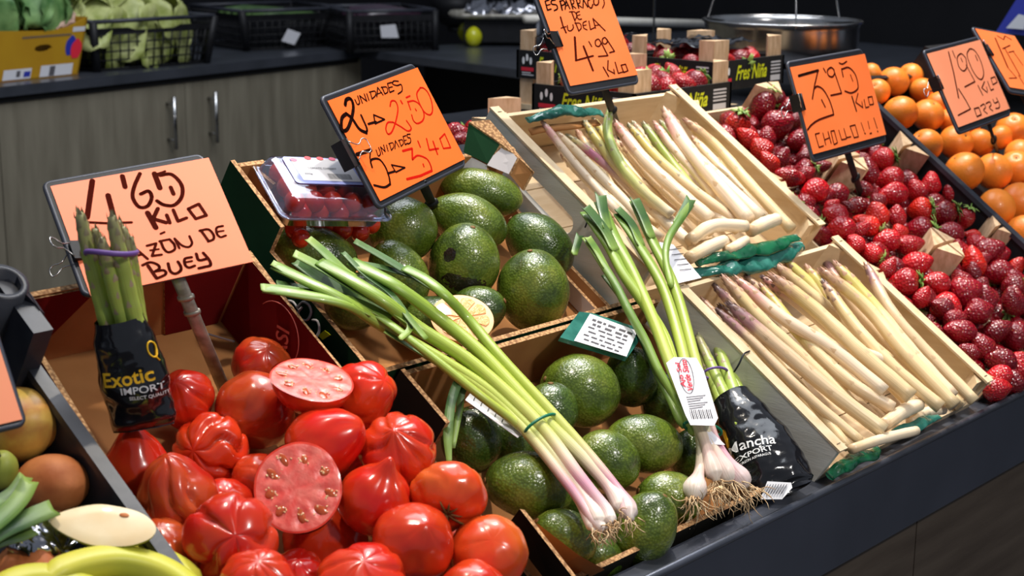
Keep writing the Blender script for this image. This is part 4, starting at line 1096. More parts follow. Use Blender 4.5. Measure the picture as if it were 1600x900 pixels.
# crumpled film
def film(pts, w_, mat, label, name='plastic_film', flat=.35, seed=0, cat='film', parent=None):
    P = smooth(pts, 16); n = len(P); rr = random.Random(seed)
    b = B(); V = []; UV = []; F = []; seg = 28
    for i in range(n):
        T = (P[min(i+1, n-1)]-P[max(i-1, 0)]).normalized(); Bn = (NV-T*NV.dot(T)).normalized(); S1 = T.cross(Bn)
        e = math.sin(math.pi*min(max(i/(n-1), .06), .94))**.3
        for j in range(seg):
            a = 2*math.pi*j/seg
            q = P[i]+(S1*math.cos(a)+Bn*math.sin(a)*flat)*w_*e
            q += S1*w_*.7*noise.noise(q*26+Vector((seed, 0, 0)))+Bn*w_*.45*noise.noise(q*38+Vector((0, seed, 0)))-Bn*w_*.3*abs(noise.noise(q*110+Vector((0, seed, 3))))
            V.append(q); UV.append((0, 0))
    for i in range(n-1):
        for j in range(seg): F.append((i*seg+j, i*seg+(j+1) % seg, (i+1)*seg+(j+1) % seg, (i+1)*seg+j))
    F.append(tuple(range(seg))); F.append(tuple(reversed([(n-1)*seg+j for j in range(seg)])))
    b.add(V, F, 0, UV)
    o = b.build(name, mat, parent, origin=P[0].copy())
    if parent is None: tag(o, label, cat)
    return o
film([PX(1088, 410, .002), PX(1140, 398, .004), PX(1200, 385, .002), PX(1248, 370, .004)], .011, 'film_green', 'bright green plastic film folded over the front of the upper asparagus crate', seed=1)
film([PX(1084, 428, -.008), PX(1150, 414, -.006), PX(1210, 398, -.008), PX(1256, 384, -.008)], .018, 'film_teal', 'dark teal plastic film hanging behind the lower asparagus crate', seed=2)
film([PX(826, 190, .004), PX(870, 176, .010), PX(905, 172, .012), PX(942, 178, .006)], .011, 'film_teal', 'teal plastic film bulging at the back of the upper asparagus crate', seed=3)
film([PX(1296, 742, -.03), PX(1330, 722, -.028), PX(1372, 700, -.028)], .011, 'film_green', 'crumpled green film between the lower crate corner and the metal lip', seed=4)
film([PX(1400, 676, -.02), PX(1440, 662, -.02), PX(1466, 650, -.02)], .008, 'film_teal', 'teal film strip under the cut ends at the metal lip', seed=5)
b = B(); b.ribbon(smooth([PX(828, 205, -.01), PX(850, 200, -.002), PX(890, 196, 0), PX(935, 190, -.004)], 5), .012, NV, .003); tag(b.build('paper_liner', 'cardboard', origin=PX(870, 198, 0)), 'brown paper liner curling at the back of the upper asparagus crate', 'paper')

# ------------------------------------------------------------------ young garlic bunches
def gpath(z, ox, oy, s, hs):
    k = len(z); out = []
    for j, (x, y) in enumerate(z):
        h = hs[j] if len(hs) == k else hs[0]+(hs[-1]-hs[0])*j/(k-1)
        out.append(PX(ox+x/s, oy+y/s, h))
    return out
def stalk(bd, P, r0, bulb, seg=12, r1=None):
    """P from leaf end to bulb end"""
    P = smooth(P, 8); n = len(P); rad = []
    L_ = [0]
    for i in range(1, n): L_.append(L_[-1]+(P[i]-P[i-1]).length)
    tot = L_[-1]
    for i in range(n):
        t = 1-L_[i]/tot; d = tot-L_[i]       # distance from the root
        q = r0*(1.0-.25*math.exp(-(d/.06)**2)) if r1 is None else r0*t+r1*(1-t)
        q += (bulb-r0*.75)*math.exp(-((d-.014)/.016)**2)
        if d < .004: q *= .55
        rad.append(q)
    fl_ = [min(1, .22+.78*min(1, (L_[i]/tot)/.30)) for i in range(n)]
    rad = [q*(1.0+.45*(1-f)) for q, f in zip(rad, fl_)]
    bd.tube(P, rad, seg, flat=fl_, up=NV)
def roots(bd, c, d, n, ln, seed, spread=.9):
    rr = random.Random(seed); X1 = d.orthogonal().normalized(); Y1 = d.cross(X1)
    for k in range(n):
        a = rr.uniform(0, 6.28); q = rr.uniform(0, .008)
        p = c+(X1*math.cos(a)+Y1*math.sin(a))*q
        dr = (d+(X1*math.cos(a)+Y1*math.sin(a))*rr.uniform(.1, spread)).normalized(); P = [p]
        l = ln*rr.uniform(.4, 1.15)
        for s in range(6):
            dr = (dr+Vector((rr.uniform(-.6, .6), rr.uniform(-.6, .6), rr.uniform(-.75, .45)))).normalized()
            P.append(P[-1]+dr*l/6)
        bd.tube(P, [.0007, .0007, .0006, .0006, .0005, .0004, .0003], 4)
g1 = thing('green_garlic_bunch', PX(845, 662, .01), 'left bunch of young garlic with pink bulbs laid over the avocados, leaves to the left', 'garlic', 'bunches of young garlic')
S1_ = [  # full px, from the leaf end to the bulb
 ([(632, 418), (665, 436), (697, 462), (733, 500), (785, 562), (862, 645), (924, 715), (972, 775), (986, 812)], 'garlic_pink', 9.5, 15, .020),
 ([(548, 408), (590, 430), (627, 452), (690, 500), (755, 555), (846, 652), (918, 722), (962, 775), (972, 800)], 'garlic_stalk', 11.5, 15, .016),
 ([(500, 408), (545, 435), (600, 470), (653, 512), (738, 568), (840, 662), (905, 745), (945, 795), (956, 818)], 'garlic_pink', 12, 11, .016),
 ([(428, 414), (480, 440), (533, 467), (600, 510), (690, 562), (770, 615), (834, 676), (884, 735), (925, 795), (938, 822)], 'garlic_stalk', 10, 14, .010),
 ([(410, 450), (460, 458), (540, 476), (590, 506), (660, 548), (770, 622), (830, 684), (890, 760), (930, 815), (948, 828)], 'garlic_pink', 9, 11, .008),
 ([(560, 470), (640, 530), (740, 610), (822, 676), (876, 742), (914, 800), (928, 830)], 'garlic_stalk', 7.5, 10, .004),
]
rb = B()
for z, mt, w_, bw, h in S1_:
    hs = [h+.012+.006*math.sin(j) if j < 3 else h for j in range(len(z))]
    P = gpath(z, 0, 0, 1, hs); tm = depth(P[-1])
    b = B(); stalk(b, P, w_*tm/FPX, bw*tm/FPX); b.build('stalk', mt, g1)
    roots(rb, P[-1], (P[-1]-P[-2]).normalized(), 14, .02, int(w_*10+h*1000))
ro = rb.build('roots', 'root', g1); ro['kind'] = 'stuff'
LEAF1 = [
 ([(480, 374), (505, 396), (535, 425), (555, 437)], 20, .030, 'garlic_leaf'),
 ([(458, 398), (500, 420), (550, 450), (600, 478), (640, 505)], 22, .028, 'garlic_leaf'),
 ([(424, 412), (470, 438), (530, 465), (580, 492)], 17, .024, 'garlic_leaf'),
 ([(408, 452), (450, 456), (510, 466), (560, 476), (610, 500)], 21, .022, 'garlic_leaf'),
 ([(432, 443), (480, 452), (530, 462), (560, 474)], 13, .016, 'garlic_leaf_dark'),
 ([(553, 378), (600, 405), (640, 430), (668, 447), (700, 465)], 17, .028, 'garlic_leaf_dark'),
 ([(562, 412), (600, 420), (640, 432), (665, 442)], 12, .024, 'garlic_leaf_dark'),
 ([(460, 410), (500, 440), (550, 468), (610, 495)], 30, .010, 'garlic_leaf_dark'),
 ([(535, 395), (570, 430), (610, 460), (640, 500), (665, 530)], 12, .032, 'garlic_leaf_dark'),
 ([(600, 470), (625, 485), (640, 512), (625, 530)], 10, .028, 'garlic_leaf'),
 ([(600, 518), (650, 548), (700, 575), (740, 586)], 9, .012, 'garlic_leaf'),
]
for z, w_, h, mt in LEAF1:
    P = smooth(gpath(z, 0, 0, 1, [h, h-.004]), 6); n = len(P); tm = depth(P[0])
    b = B(); b.ribbon(P, [w_*tm/FPX*(.85+.15*math.sin(i/n*3)) for i in range(n)], NV, .0012, fold=.22); b.build('leaf', mt, g1)
for z, w_ in (([(748, 586), (722, 590), (706, 625), (700, 680), (702, 724)], 15), ([(748, 586), (735, 592), (722, 612), (718, 640), (708, 700)], 12)):
    P = smooth([PX(x, y, .012-.010*j) for j, (x, y) in enumerate(z)], 6); tm = depth(P[0]); n = len(P)
    b = B(); b.ribbon(P, [w_*tm/FPX*(1 if i < n*.7 else 1-.9*(i/n-.7)/.3*.6) for i in range(n)], camdir(0, .2, 1), .001, fold=.15); b.build('leaf', 'garlic_leaf_dark', g1)
def tie_ring(pc, pd, wpx, t_h, mat, name, parent, rpx=2.2, n=28, fl=.7, dz=0):
    c = PX(pc[0], pc[1], t_h); tm = depth(c); d = (PX(pd[0], pd[1], t_h)-c).normalized()
    S1 = d.cross(NV).normalized(); Bn = S1.cross(d).normalized(); w_ = wpx*tm/FPX/2
    P = [c+S1*math.cos(2*math.pi*k/n)*w_+Bn*math.sin(2*math.pi*k/n)*w_*fl for k in range(n+1)]
    b = B(); b.tube(P, rpx*tm/FPX, 6, cap=False); return b.build(name, mat, parent)
tie_ring((845, 664), (870, 692), 70, .013, 'tie_green', 'rubber_tie', g1, 2.6, fl=.62)
b = B(); nrm = NV
b.plate([PX(742, 604, .0), PX(829, 670, .0), PX(809, 684, .0), PX(727, 625, .0)], NV, .0006)
wt = b.build('paper_tag', 'paper_white', g1)
b = B()
for k in range(5):
    a = PX(746+k*11, 612+k*8.5, .0006); c = PX(740+k*11, 626+k*8.2, .0006); b.tube([a, c], .0005, 4)
b.build('printed_text', 'print_grey', wt)

g2 = thing('green_garlic_bunch', PX(1095, 668, 0), 'right bunch of young garlic standing up over the crate edge with a white oval-printed tag', 'garlic', 'bunches of young garlic')
z2 = 3.0
S2_ = [  # px, leaf end to tie, heights
 ([(914, 332), (950, 383), (975, 430), (1010, 480), (1040, 530), (1062, 600), (1092, 672), (1095, 722), (1082, 778)], 'garlic_stalk', 9.5, 20, [.03, .028, .024, .02, .016, .008, 0, -.012, -.02]),
 ([(938, 318), (958, 366), (990, 430), (1025, 510), (1056, 590), (1094, 672), (1108, 715), (1120, 752)], 'garlic_stalk', 10.5, 15, [.034, .03, .026, .02, .012, .004, -.004, -.012]),
 ([(966, 335), (998, 382), (1037, 453), (1064, 540), (1080, 610), (1102, 672), (1122, 712), (1142, 755)], 'garlic_stalk', 9.5, 17, [.032, .028, .024, .018, .01, .004, 0, -.012]),
 ([(992, 316), (1018, 374), (1053, 447), (1080, 540), (1098, 610), (1112, 676), (1138, 722), (1166, 762)], 'garlic_pink', 9.5, 18, [.036, .03, .026, .018, .01, .004, 0, -.012]),
 ([(916, 372), (957, 437), (983, 487), (1008, 532), (1030, 580), (1060, 630), (1084, 680)], 'garlic_leaf', 7.5, 7, [.024, .02, .016, .01, .004, -.002, -.006]),
 ([(1078, 318), (1058, 350), (1044, 375), (1040, 405), (1050, 450)], 'garlic_leaf', 6.5, 6, [.044, .042, .04, .034, .028]),
 ([(945, 430), (975, 470), (1000, 520), (1030, 590), (1068, 668)], 'garlic_leaf_dark', 7, 7, [.006, .004, .002, -.004, -.01]),
]
rb = B()
for i, (z, mt, w_, bw, hs) in enumerate(S2_):
    P = gpath(z, 0, 0, 1, hs); tm = depth(P[-1])
    b = B(); stalk(b, P, w_*tm/FPX, bw*tm/FPX); b.build('stalk', mt, g2)
    if i < 4: roots(rb, P[-1], ((P[-1]-P[-2]).normalized()+Vector((0, -.3, -.6))).normalized(), 30, .04, 50+i, 1.1)
roots(rb, PX(1118, 762, -.012), Vector((0, -.5, -.8)).normalized(), 40, .034, 77, 1.2)
ro = rb.build('roots', 'root', g2); ro['kind'] = 'stuff'
for z, w_, h, mt in (([(912, 326), (925, 340), (945, 366), (958, 392)], 22, .038, 'garlic_leaf_dark'), ([(936, 306), (940, 330), (948, 360)], 20, .040, 'garlic_leaf_dark'),
                     ([(962, 328), (985, 352), (1000, 385)], 18, .036, 'garlic_leaf_dark'), ([(989, 312), (1003, 340), (1016, 372)], 19, .04, 'garlic_leaf_dark'),
                     ([(1078, 312), (1068, 332), (1056, 352)], 17, .046, 'garlic_leaf_dark'), ([(916, 372), (930, 392), (946, 420)], 15, .028, 'garlic_leaf'),
                     ([(905, 368), (900, 385), (896, 398)], 13, .008, 'garlic_leaf_dark')):
    P = smooth(gpath(z, 0, 0, 1, [h, h-.006]), 6); tm = depth(P[0]); n = len(P)
    b = B(); b.ribbon(P, [w_*tm/FPX*(1-.2*i/n) for i in range(n)], NV, .0016, fold=.3); b.build('leaf', mt, g2)
tie_ring((1098, 670), (1106, 700), 66, .0, 'tie_green', 'rubber_tie', g2, 2.6, fl=.4)
# tag
TH = [.014, .014, .016, .012, .010, .008, .008, .012]
TG = [(1041, 567), (1053, 558), (1088, 559), (1100, 580), (1122, 653), (1116, 665), (1079, 664), (1071, 648)]
cT = PX(1080, 612, .030)
def tagp(x, y, e=0): return PP(x, y, cT, nT)+nT*e
nT = (NV*0.94+XV*-.15-SV*.1).normalized()
b = B(); b.plate([tagp(x, y) for x, y in TG], nT, .0007); tg = b.build('card_tag', 'paper_white', g2)
b = B()
for s in ('a',):
    P = [tagp(1072+10.0*math.cos(t)*1.0+5.6*math.sin(t)*.9*1.2, 588+ -4*math.cos(t)+27*math.sin(t), .0008) for t in [2*math.pi*k/36 for k in range(37)]]
    b.tube(P, .0004, 4)
b.build('printed_oval', 'print_grey', tg)
b = B()
exx = (tagp(1068, 564)-tagp(1075, 612)); eyy = (tagp(1060, 590)-tagp(1072, 586))
def seg_text(s, x0, y0, x1, y1, hh, mi=0, e=.0009):
    p0 = tagp(x0, y0, e); ex = tagp(x1, y1, e)-p0; ey = nT.cross(ex).normalized()*hh
    text_on(b, s, p0, ex, ey, 1, 1, mi, 0, .02)
seg_text('Ajo Sel', 1074, 606, 1064, 568, .0085)
seg_text('Verde Sisto', 1084, 612, 1072, 563, .0085)
b.build('printed_name', 'print_red', tg)
b = B()
for k in range(6):
    y0 = 619+k*3.6; b.tube([tagp(1072+k*1.0, y0+2, .0006), tagp(1102+k*1.1-(k % 3)*5, y0-1, .0006)], .00035, 4)
for k in range(12):
    x0 = 1077+k*2.9; wq = (.0003, .0007, .0004, .0006)[k % 4]
    b.tube([tagp(x0, 641-k*.1, .0006), tagp(x0+4, 655-k*.1, .0006)], wq, 4)
b.build('barcode', 'print_grey', tg)
b = B(); b.plate([PX(1100, 672, .008), PX(1112, 674, .010), PX(1133, 695, .012), PX(1112, 694, .006)], NV, .0006); b.build('folded_tag_end', 'paper_white', g2)

# ------------------------------------------------------------------ green asparagus bunches in black sleeves
def frame_path(A, C):
    d = (C-A).normalized(); return d
def sleeve(parent, A, C, prof_, side, nrm, seed, mat='sleeve_black', n=60, seg=72, name='printed_sleeve'):
    """A..C axis; prof_: list of (s, half width, half depth)"""
    d = C-A
    def rad(s):
        for i in range(len(prof_)-1):
            if s <= prof_[i+1][0]:
                t = (s-prof_[i][0])/(prof_[i+1][0]-prof_[i][0]); t = t*t*(3-2*t)
                return prof_[i][1]*(1-t)+prof_[i+1][1]*t, prof_[i][2]*(1-t)+prof_[i+1][2]*t
        return prof_[-1][1:]
    def surf(s, a, off=0):
        wv_, dv = rad(s)
        p = A+d*s
        q = p+side*math.cos(a)*(wv_+off)+nrm*math.sin(a)*(dv+off)
        nn = noise.noise(q*38+Vector((seed, 0, 0)))*.004+(.5-abs(noise.noise(q*75+Vector((seed, 5, 0)))))*.0026
        k = .35+.75*s
        return q+(side*math.cos(a)+nrm*math.sin(a))*nn*k
    b = B(); V = []; F = []
    for i in range(n+1):
        for j in range(seg): V.append(surf(i/n, 2*math.pi*j/seg))
    for i in range(n):
        for j in range(seg): F.append((i*seg+j, (i+1)*seg+j, (i+1)*seg+(j+1) % seg, i*seg+(j+1) % seg))
    F.append(tuple(n*seg+j for j in range(seg)))
    m2 = len(V)
    b.add(V, F)
    o = b.build(name, mat, parent)
    surf.rad = rad
    return o, surf
def sleeve_text(parent, surf, s_, sC, aC, w_, h_, mat, tilt=0, bold=.01, shear=0):
    """letters laid on the sleeve: centre (sC along, aC around) in metres"""
    b = B()
    def fn(x, y):
        X = (x-.5)*w_[0]; Y = (y-.5)*h_
        X, Y = X*math.cos(tilt)-Y*math.sin(tilt), X*math.sin(tilt)+Y*math.cos(tilt)
        return surf(sC-Y/w_[1], aC-X/w_[2], .0006)
    text_on(b, s_, None, None, None, 0, 0, 0, shear, bold, fn=fn)
    return b.build('printed_name', mat, parent)
ab1 = thing('green_asparagus_bunch', PT(235, 665, 1.47), 'upright bunch of green asparagus in a black sleeve in front of the tomato price sign', 'asparagus', 'green asparagus bunches')
tA, tB = 1.405, 1.455
for k, (x0, y0, x1, y1, w_, dt) in enumerate([(126, 340, 168, 506, 25, .004), (150, 366, 182, 508, 22, .014), (160, 380, 195, 508, 24, .0), (176, 345, 212, 503, 25, -.002), (194, 362, 218, 500, 20, .012), (140, 372, 165, 508, 20, .018), (186, 352, 205, 500, 20, .022), (205, 375, 222, 500, 15, .016)]):
    P = [PT(x0+(x1-x0)*q, y0+(y1-y0)*q+3*math.sin(q*3), tA+dt+(tB-.012-tA)*q) for q in (0, .3, .65, 1, 1.10)]
    spear(P, w_, 'spear_greenpure', 'tip_green', ab1, 'spear', tiplen=.30, seed=k*5+1)
P0 = PT(174, 396, tA+.012); tm = tA
S1 = camdir(1, .02, 0); Bn = CF
b = B(); n = 28; b.tube([P0+S1*math.cos(2*math.pi*k/n)*40*tm/FPX+Bn*math.sin(2*math.pi*k/n)*.026-(CU*.0)+camdir(0, 1, 0)*0.0015*math.sin(4*math.pi*k/n) for k in range(n+1)], .0016, 6, cap=False, flat=1.6); b.build('rubber_band', 'rubber_purple', ab1)
A_ = PT(187, 497, tB-.012); C_ = PT(228, 668, 1.47)
dd = (C_-A_).normalized(); sd = (CR-dd*CR.dot(dd)).normalized(); nn = dd.cross(sd).normalized()
if nn.dot(CF) > 0: nn = -nn
sl, sf = sleeve(ab1, A_, C_, [(0, .0225, .019), (.25, .029, .022), (.55, .0335, .022), (.9, .031, .016), (1, .028, .005)], sd, nn, 2)
LL = (C_-A_).length
def st(px, py, s_, wpx, hpx, mat, tilt=0, sl=sl, sf=sf, A_=A_, C_=C_, sd=sd, nn=nn, tt=1.45, bold=.01, shear=0):
    dv = C_-A_; b = B()
    def fn(x, y):
        X = (x-.5)*wpx; Y = (y-.5)*hpx
        X, Y = X*math.cos(tilt)-Y*math.sin(tilt), X*math.sin(tilt)+Y*math.cos(tilt)
        p = PT(px+X, py-Y, tt)-A_; s0 = p.dot(dv)/dv.length_squared; lat = p.dot(sd)
        return sf(s0, math.acos(max(-.98, min(.98, lat/sf.rad(s0)[0]))), .0006)
    text_on(b, s_, None, None, None, 0, 0, 0, shear, bold, fn=fn)
    return b.build('printed_name', mat, sl)
st(205, 583, 'Exotic', 76, 24, 'print_gold', .17, bold=.02)
st(226, 602, 'IMPORT', 62, 12, 'print_white', .10)
st(236, 615, 'SELECT QUALITY', 58, 7, 'print_white', .08)
b = B(); lp = []
dv = C_-A_
for k in range(17):
    t = 2*math.pi*k/16; x = 240+5*math.cos(t)+2*math.sin(t); y = 540+13*math.sin(t)
    p = PT(x, y, 1.45)-A_; s0 = p.dot(dv)/dv.length_squared; lp.append(sf(s0, math.acos(max(-.95, min(.95, p.dot(sd)/.029))), .0008))
for x, y in ((243, 553), (246, 560)):
    p = PT(x, y, 1.45)-A_; s0 = p.dot(dv)/dv.length_squared; lp.append(sf(s0, math.acos(max(-.95, min(.95, p.dot(sd)/.029))), .0008))
b.tube(lp, .0009, 5); b.build('printed_logo', 'print_gold', sl)

ab2 = thing('green_asparagus_bunch', PX(1200, 660, -.04), 'green asparagus bunch in a black sleeve lying between the right garlic and the crate', 'asparagus', 'green asparagus bunches')
for k, (x0, y0, x1, y1, w_, h) in enumerate([(1095, 545, 1132, 642, 17, -.034), (1092, 528, 1144, 645, 18, -.028), (1112, 516, 1156, 636, 19, -.024), (1096, 560, 1124, 640, 15, -.042), (1120, 535, 1166, 632, 16, -.034), (1104, 575, 1138, 645, 16, -.042)]):
    P = [PX(x0+(x1-x0)*q, y0+(y1-y0)*q, h) for q in (0, .3, .65, 1, 1.2)]
    spear(P, w_, 'spear_greenpure', 'tip_green', ab2, 'spear', tiplen=.34, seed=k*5+2)
tie_ring((1118, 583), (1135, 612), 46, -.024, 'rubber_purple', 'rubber_band', ab2, 2.2, fl=.55)
A2 = PX(1142, 621, -.030); C2 = PX(1228, 767, -.040)
d2 = (C2-A2).normalized(); s2 = (CR-d2*CR.dot(d2)).normalized(); n2 = d2.cross(s2).normalized()
if n2.dot(CF) > 0: n2 = -n2
sl2, sf2 = sleeve(ab2, A2, C2, [(0, .024, .021), (.25, .033, .027), (.55, .041, .030), (.85, .041, .028), (.97, .038, .02), (1, .032, .010)], s2, n2, 6)
kw = dict(sl=sl2, sf=sf2, A_=A2, C_=C2, sd=s2, nn=n2, tt=1.86)
st(1177, 680, 'Mancha', 72, 21, 'print_white', .08, **kw)
st(1180, 702, 'EXPORT', 56, 11, 'print_white', .20, **kw)
st(1182, 713, 'GREEN ASPARAGUS', 46, 5, 'print_white', .20, **kw)
b = B()
for (x, y, q) in ((1124, 660, 9), (1130, 668, 8), (1137, 656, 8), (1128, 676, 7)):
    p = PT(x, y, 1.87)-A2; dv = C2-A2; s0 = p.dot(dv)/dv.length_squared; a0 = math.acos(max(-.97, min(.97, p.dot(s2)/.033)))
    V = [sf2(s0+.05*math.cos(t)*1.1, a0+.16*math.sin(t), .0008) for t in [2*math.pi*k/10 for k in range(10)]]
    b.add(V, [tuple(range(10))], 0, None, False)
b.build('printed_logo', 'print_gold', sl2)
b = B(); b.plate([PX(1199, 752, -.018), PX(1236, 754, -.018), PX(1238, 762, -.018), PX(1222, 780, -.022), PX(1188, 780, -.022)], NV, .0006); pt_ = b.build('barcode_label', 'paper_grey', ab2)
b = B()
for k in range(8):
    b.tube([PX(1200+k*4.2, 757, -.0174), PX(1192+k*4.2, 771, -.0184)], .0005, 4)
b.build('barcode', 'print_grey', pt_)
# ------------------------------------------------------------------ strawberries
def berry_fn(Lx, Rx, seed):
    off = Vector((seed*2.3, 1, seed))
    def fn(th, a):       # +z is the pointed end
        s_, c_ = math.sin(th), math.cos(th); d = Vector((s_*math.cos(a), s_*math.sin(a), c_))
        w = 1+.10*noise.noise(d*1.4+off)+.03*noise.noise(d*4+off)
        r_ = s_*(1-.30*max(0, c_)**1.2)*(1+.08*max(0, -c_))
        return Vector((Rx*w*r_*math.cos(a), Rx*w*r_*math.sin(a), Lx*(c_*(1.06 if c_ > 0 else .82))*w))
    return fn
def calyx(Rx, Lx, seed):
    rr = random.Random(seed); b = B()
    n = rr.randint(8, 11)
    for k in range(n):
        a = 2*math.pi*k/n+rr.uniform(-.2, .2); l = Rx*rr.uniform(.7, 1.15); w_ = Rx*.24; up = rr.uniform(-.1, .6)
        X1 = Vector((math.cos(a), math.sin(a), 0)); Y1 = Vector((-math.sin(a), math.cos(a), 0)); z0 = -Lx*.84
        pts = [X1*Rx*.05+Vector((0, 0, z0)), X1*l*.5+Vector((0, 0, z0-.0015-up*l*.3)), X1*l+Vector((0, 0, z0+.002-up*l*.5))]
        V = [pts[0]-Y1*w_*.5, pts[0]+Y1*w_*.5, pts[1]+Y1*w_, pts[1]-Y1*w_, pts[2]]
        V += [v+Vector((0, 0, .0007)) for v in V]
        b.add(V, [(0, 3, 2, 1), (3, 4, 2), (5, 6, 7, 8), (8, 7, 9), (0, 1, 6, 5), (1, 2, 7, 6), (2, 4, 9, 7), (4, 3, 8, 9), (3, 0, 5, 8)], 0)
    b.tube([Vector((0, 0, -Lx*.8)), Vector((Rx*.1, 0, -Lx*1.0)), Vector((Rx*.3, .0, -Lx*1.25))], [.0012, .001, .001], 5)
    return b
PROTO = {}
def proto(mat, cal, var):
    k = (mat, cal, var)
    if k not in PROTO:
        Lx, Rx = (1.0, .76) if var == 0 else ((1.0, .66) if var == 1 else (.95, .88))
        b = B(); b.blob(lambda th, a: berry_fn(Lx*.02, Rx*.02, var+3)(th, a), 20, 14); me = b.mesh('strawberry', [mat])
        c = calyx(Rx*.02, Lx*.02, var+9).mesh('calyx', ['berry_leaf']) if cal else None
        PROTO[k] = (me, c)
    return PROTO[k]
def put_berry(loc, axis, half, mat, cal, var, lab, grp, spin=0.0):
    me, c = proto(mat, cal, var)
    o = bpy.data.objects.new('strawberry', me); COL.objects.link(o)
    o.matrix_world = at(loc, basis(axis)) @ Matrix.Rotation(spin, 4, 'Z') @ Matrix.Scale(half/.02, 4)
    tag(o, lab, 'strawberry', grp)
    if c:
        d = bpy.data.objects.new('calyx', c); COL.objects.link(d); d.parent = o
    return o
UB = (.437, .655, .868); VB = (0.0, .240, .452, .655)
CN = {(0, 0): 'front left strawberry crate, next to the metal lip', (1, 0): 'front right strawberry crate, by the orange crate', (0, 1): 'middle left strawberry crate, beside the asparagus', (1, 1): 'middle right strawberry crate, beside the oranges', (0, 2): 'back left strawberry crate, under the binder clip of the price card', (1, 2): 'back right strawberry crate, behind the large price card'}
def zone(u, v):
    i = 0 if u < UB[1] else 1; j = 0 if v < VB[1] else (1 if v < VB[2] else 2); return i, j
for (i, j), nm in CN.items():
    t = thing('strawberry_crate', L((UB[i]+UB[i+1])/2, (VB[j]+VB[j+1])/2, -.105), 'small pale wooden crate: '+nm, 'crate', 'strawberry crates on the slope')
    a0, a1, b0, b1 = UB[i]+.003, UB[i+1]-.003, VB[j]+.003, VB[j+1]-.003
    for (p, q, sd) in (((a0, b0), (a0, b1), -1), ((a1, b0), (a1, b1), 1), ((a0, b0), (a1, b0), 1), ((a0, b1), (a1, b1), -1)):
        b = B(); panel_box(b, p, q, -.104, -.05, .004, (0, 0, 0), sd); b.build('side_panel', 'poplar_x', t)
    b = B(); panel_box(b, (a0, b0), (a1, b0), -.108, -.104, b1-b0, (0, 0, 0), 1); b.build('base', 'poplar_x', t)
    for cu, su in ((a0, 1), (a1, -1)):
        for cv, s2_ in ((b0, 1), (b1, -1)):
            topz = -.002
            if j == 0 and s2_ == 1: topz = -.05
            if i == 0 and su == 1: topz = -.02
            b = B(); V = [L(cu, cv, -.104), L(cu+su*.032, cv, -.104), L(cu, cv+s2_*.032, -.104), L(cu, cv, topz), L(cu+su*.032, cv, topz-.002), L(cu, cv+s2_*.032, topz+.002)]
            b.add(V, [(0, 1, 2), (3, 4, 5), (0, 1, 4, 3), (1, 2, 5, 4), (2, 0, 3, 5)], 0, None, False); b.build('corner_post', 'post_wood', t)
BZ = []   # full px: x, y, length px, angle of the pointed end, type, calyx
def bz(l, ox, oy, s):
    for (x, y, ln, an, ty, c) in l: BZ.append((ox+x/s, oy+y/s, ln/s, an, ty, c))
bz([(110, 250, 160, 200, 'r', 0), (380, 160, 140, 100, 'd', 0), (452, 90, 130, 190, 'r', 1), (490, 190, 150, 200, 'r', 0), (505, 265, 170, 190, 'r', 0),
    (622, 250, 120, 120, 'r', 0), (690, 220, 125, 90, 'r', 0), (785, 265, 115, 95, 'r', 0), (640, 345, 135, 190, 'b', 1), (755, 362, 150, 200, 'd', 1), (866, 390, 120, 250, 'r', 1),
    (420, 375, 140, 110, 'b', 0), (518, 387, 125, 90, 'r', 0), (372, 425, 150, 150, 'b', 1), (212, 378, 140, 160, 'r', 0), (240, 440, 160, 200, 'r', 0),
    (332, 445, 110, 30, 'r', 0), (530, 458, 90, 0, 'b', 0), (475, 500, 150, 180, 'r', 0), (575, 525, 150, 10, 'r', 0), (640, 452, 160, 190, 'd', 1), (790, 465, 150, 170, 'd', 0),
    (905, 475, 90, 170, 'b', 0), (918, 515, 110, 120, 'r', 1), (612, 620, 165, 20, 'r', 0), (840, 570, 150, 110, 'r', 0), (312, 520, 110, 130, 'r', 0), (395, 565, 120, 150, 'r', 1),
    (470, 645, 120, 60, 'r', 0), (560, 712, 165, 180, 'r', 1), (722, 715, 150, 170, 'r', 0), (640, 790, 125, 60, 'r', 0), (765, 840, 175, 190, 'r', 0), (850, 715, 140, 120, 'd', 0),
    (930, 600, 120, 20, 'd', 0), (1015, 572, 140, 10, 'd', 0), (1030, 662, 165, 190, 'd', 0), (905, 665, 110, 100, 'd', 0), (960, 795, 150, 10, 'd', 1), (925, 862, 150, 190, 'd', 0),
    (1095, 815, 140, 100, 'd', 0), (935, 735, 110, 60, 'd', 0), (440, 300, 80, 90, 'b', 0), (300, 60, 90, 90, 'r', 0), (420, 300, 90, 20, 'd', 0), (60, 170, 110, 30, 'd', 1), (60, 75, 100, 100, 'd', 0), (200, 60, 90, 10, 'd', 0), (20, 190, 90, 190, 'r', 0), (1110, 640, 120, 60, 'b', 0), (1110, 730, 130, 190, 'd', 1), (190, 330, 90, 40, 'r', 0), (285, 330, 80, 150, 'd', 0)], 1240, 220, 3.214)
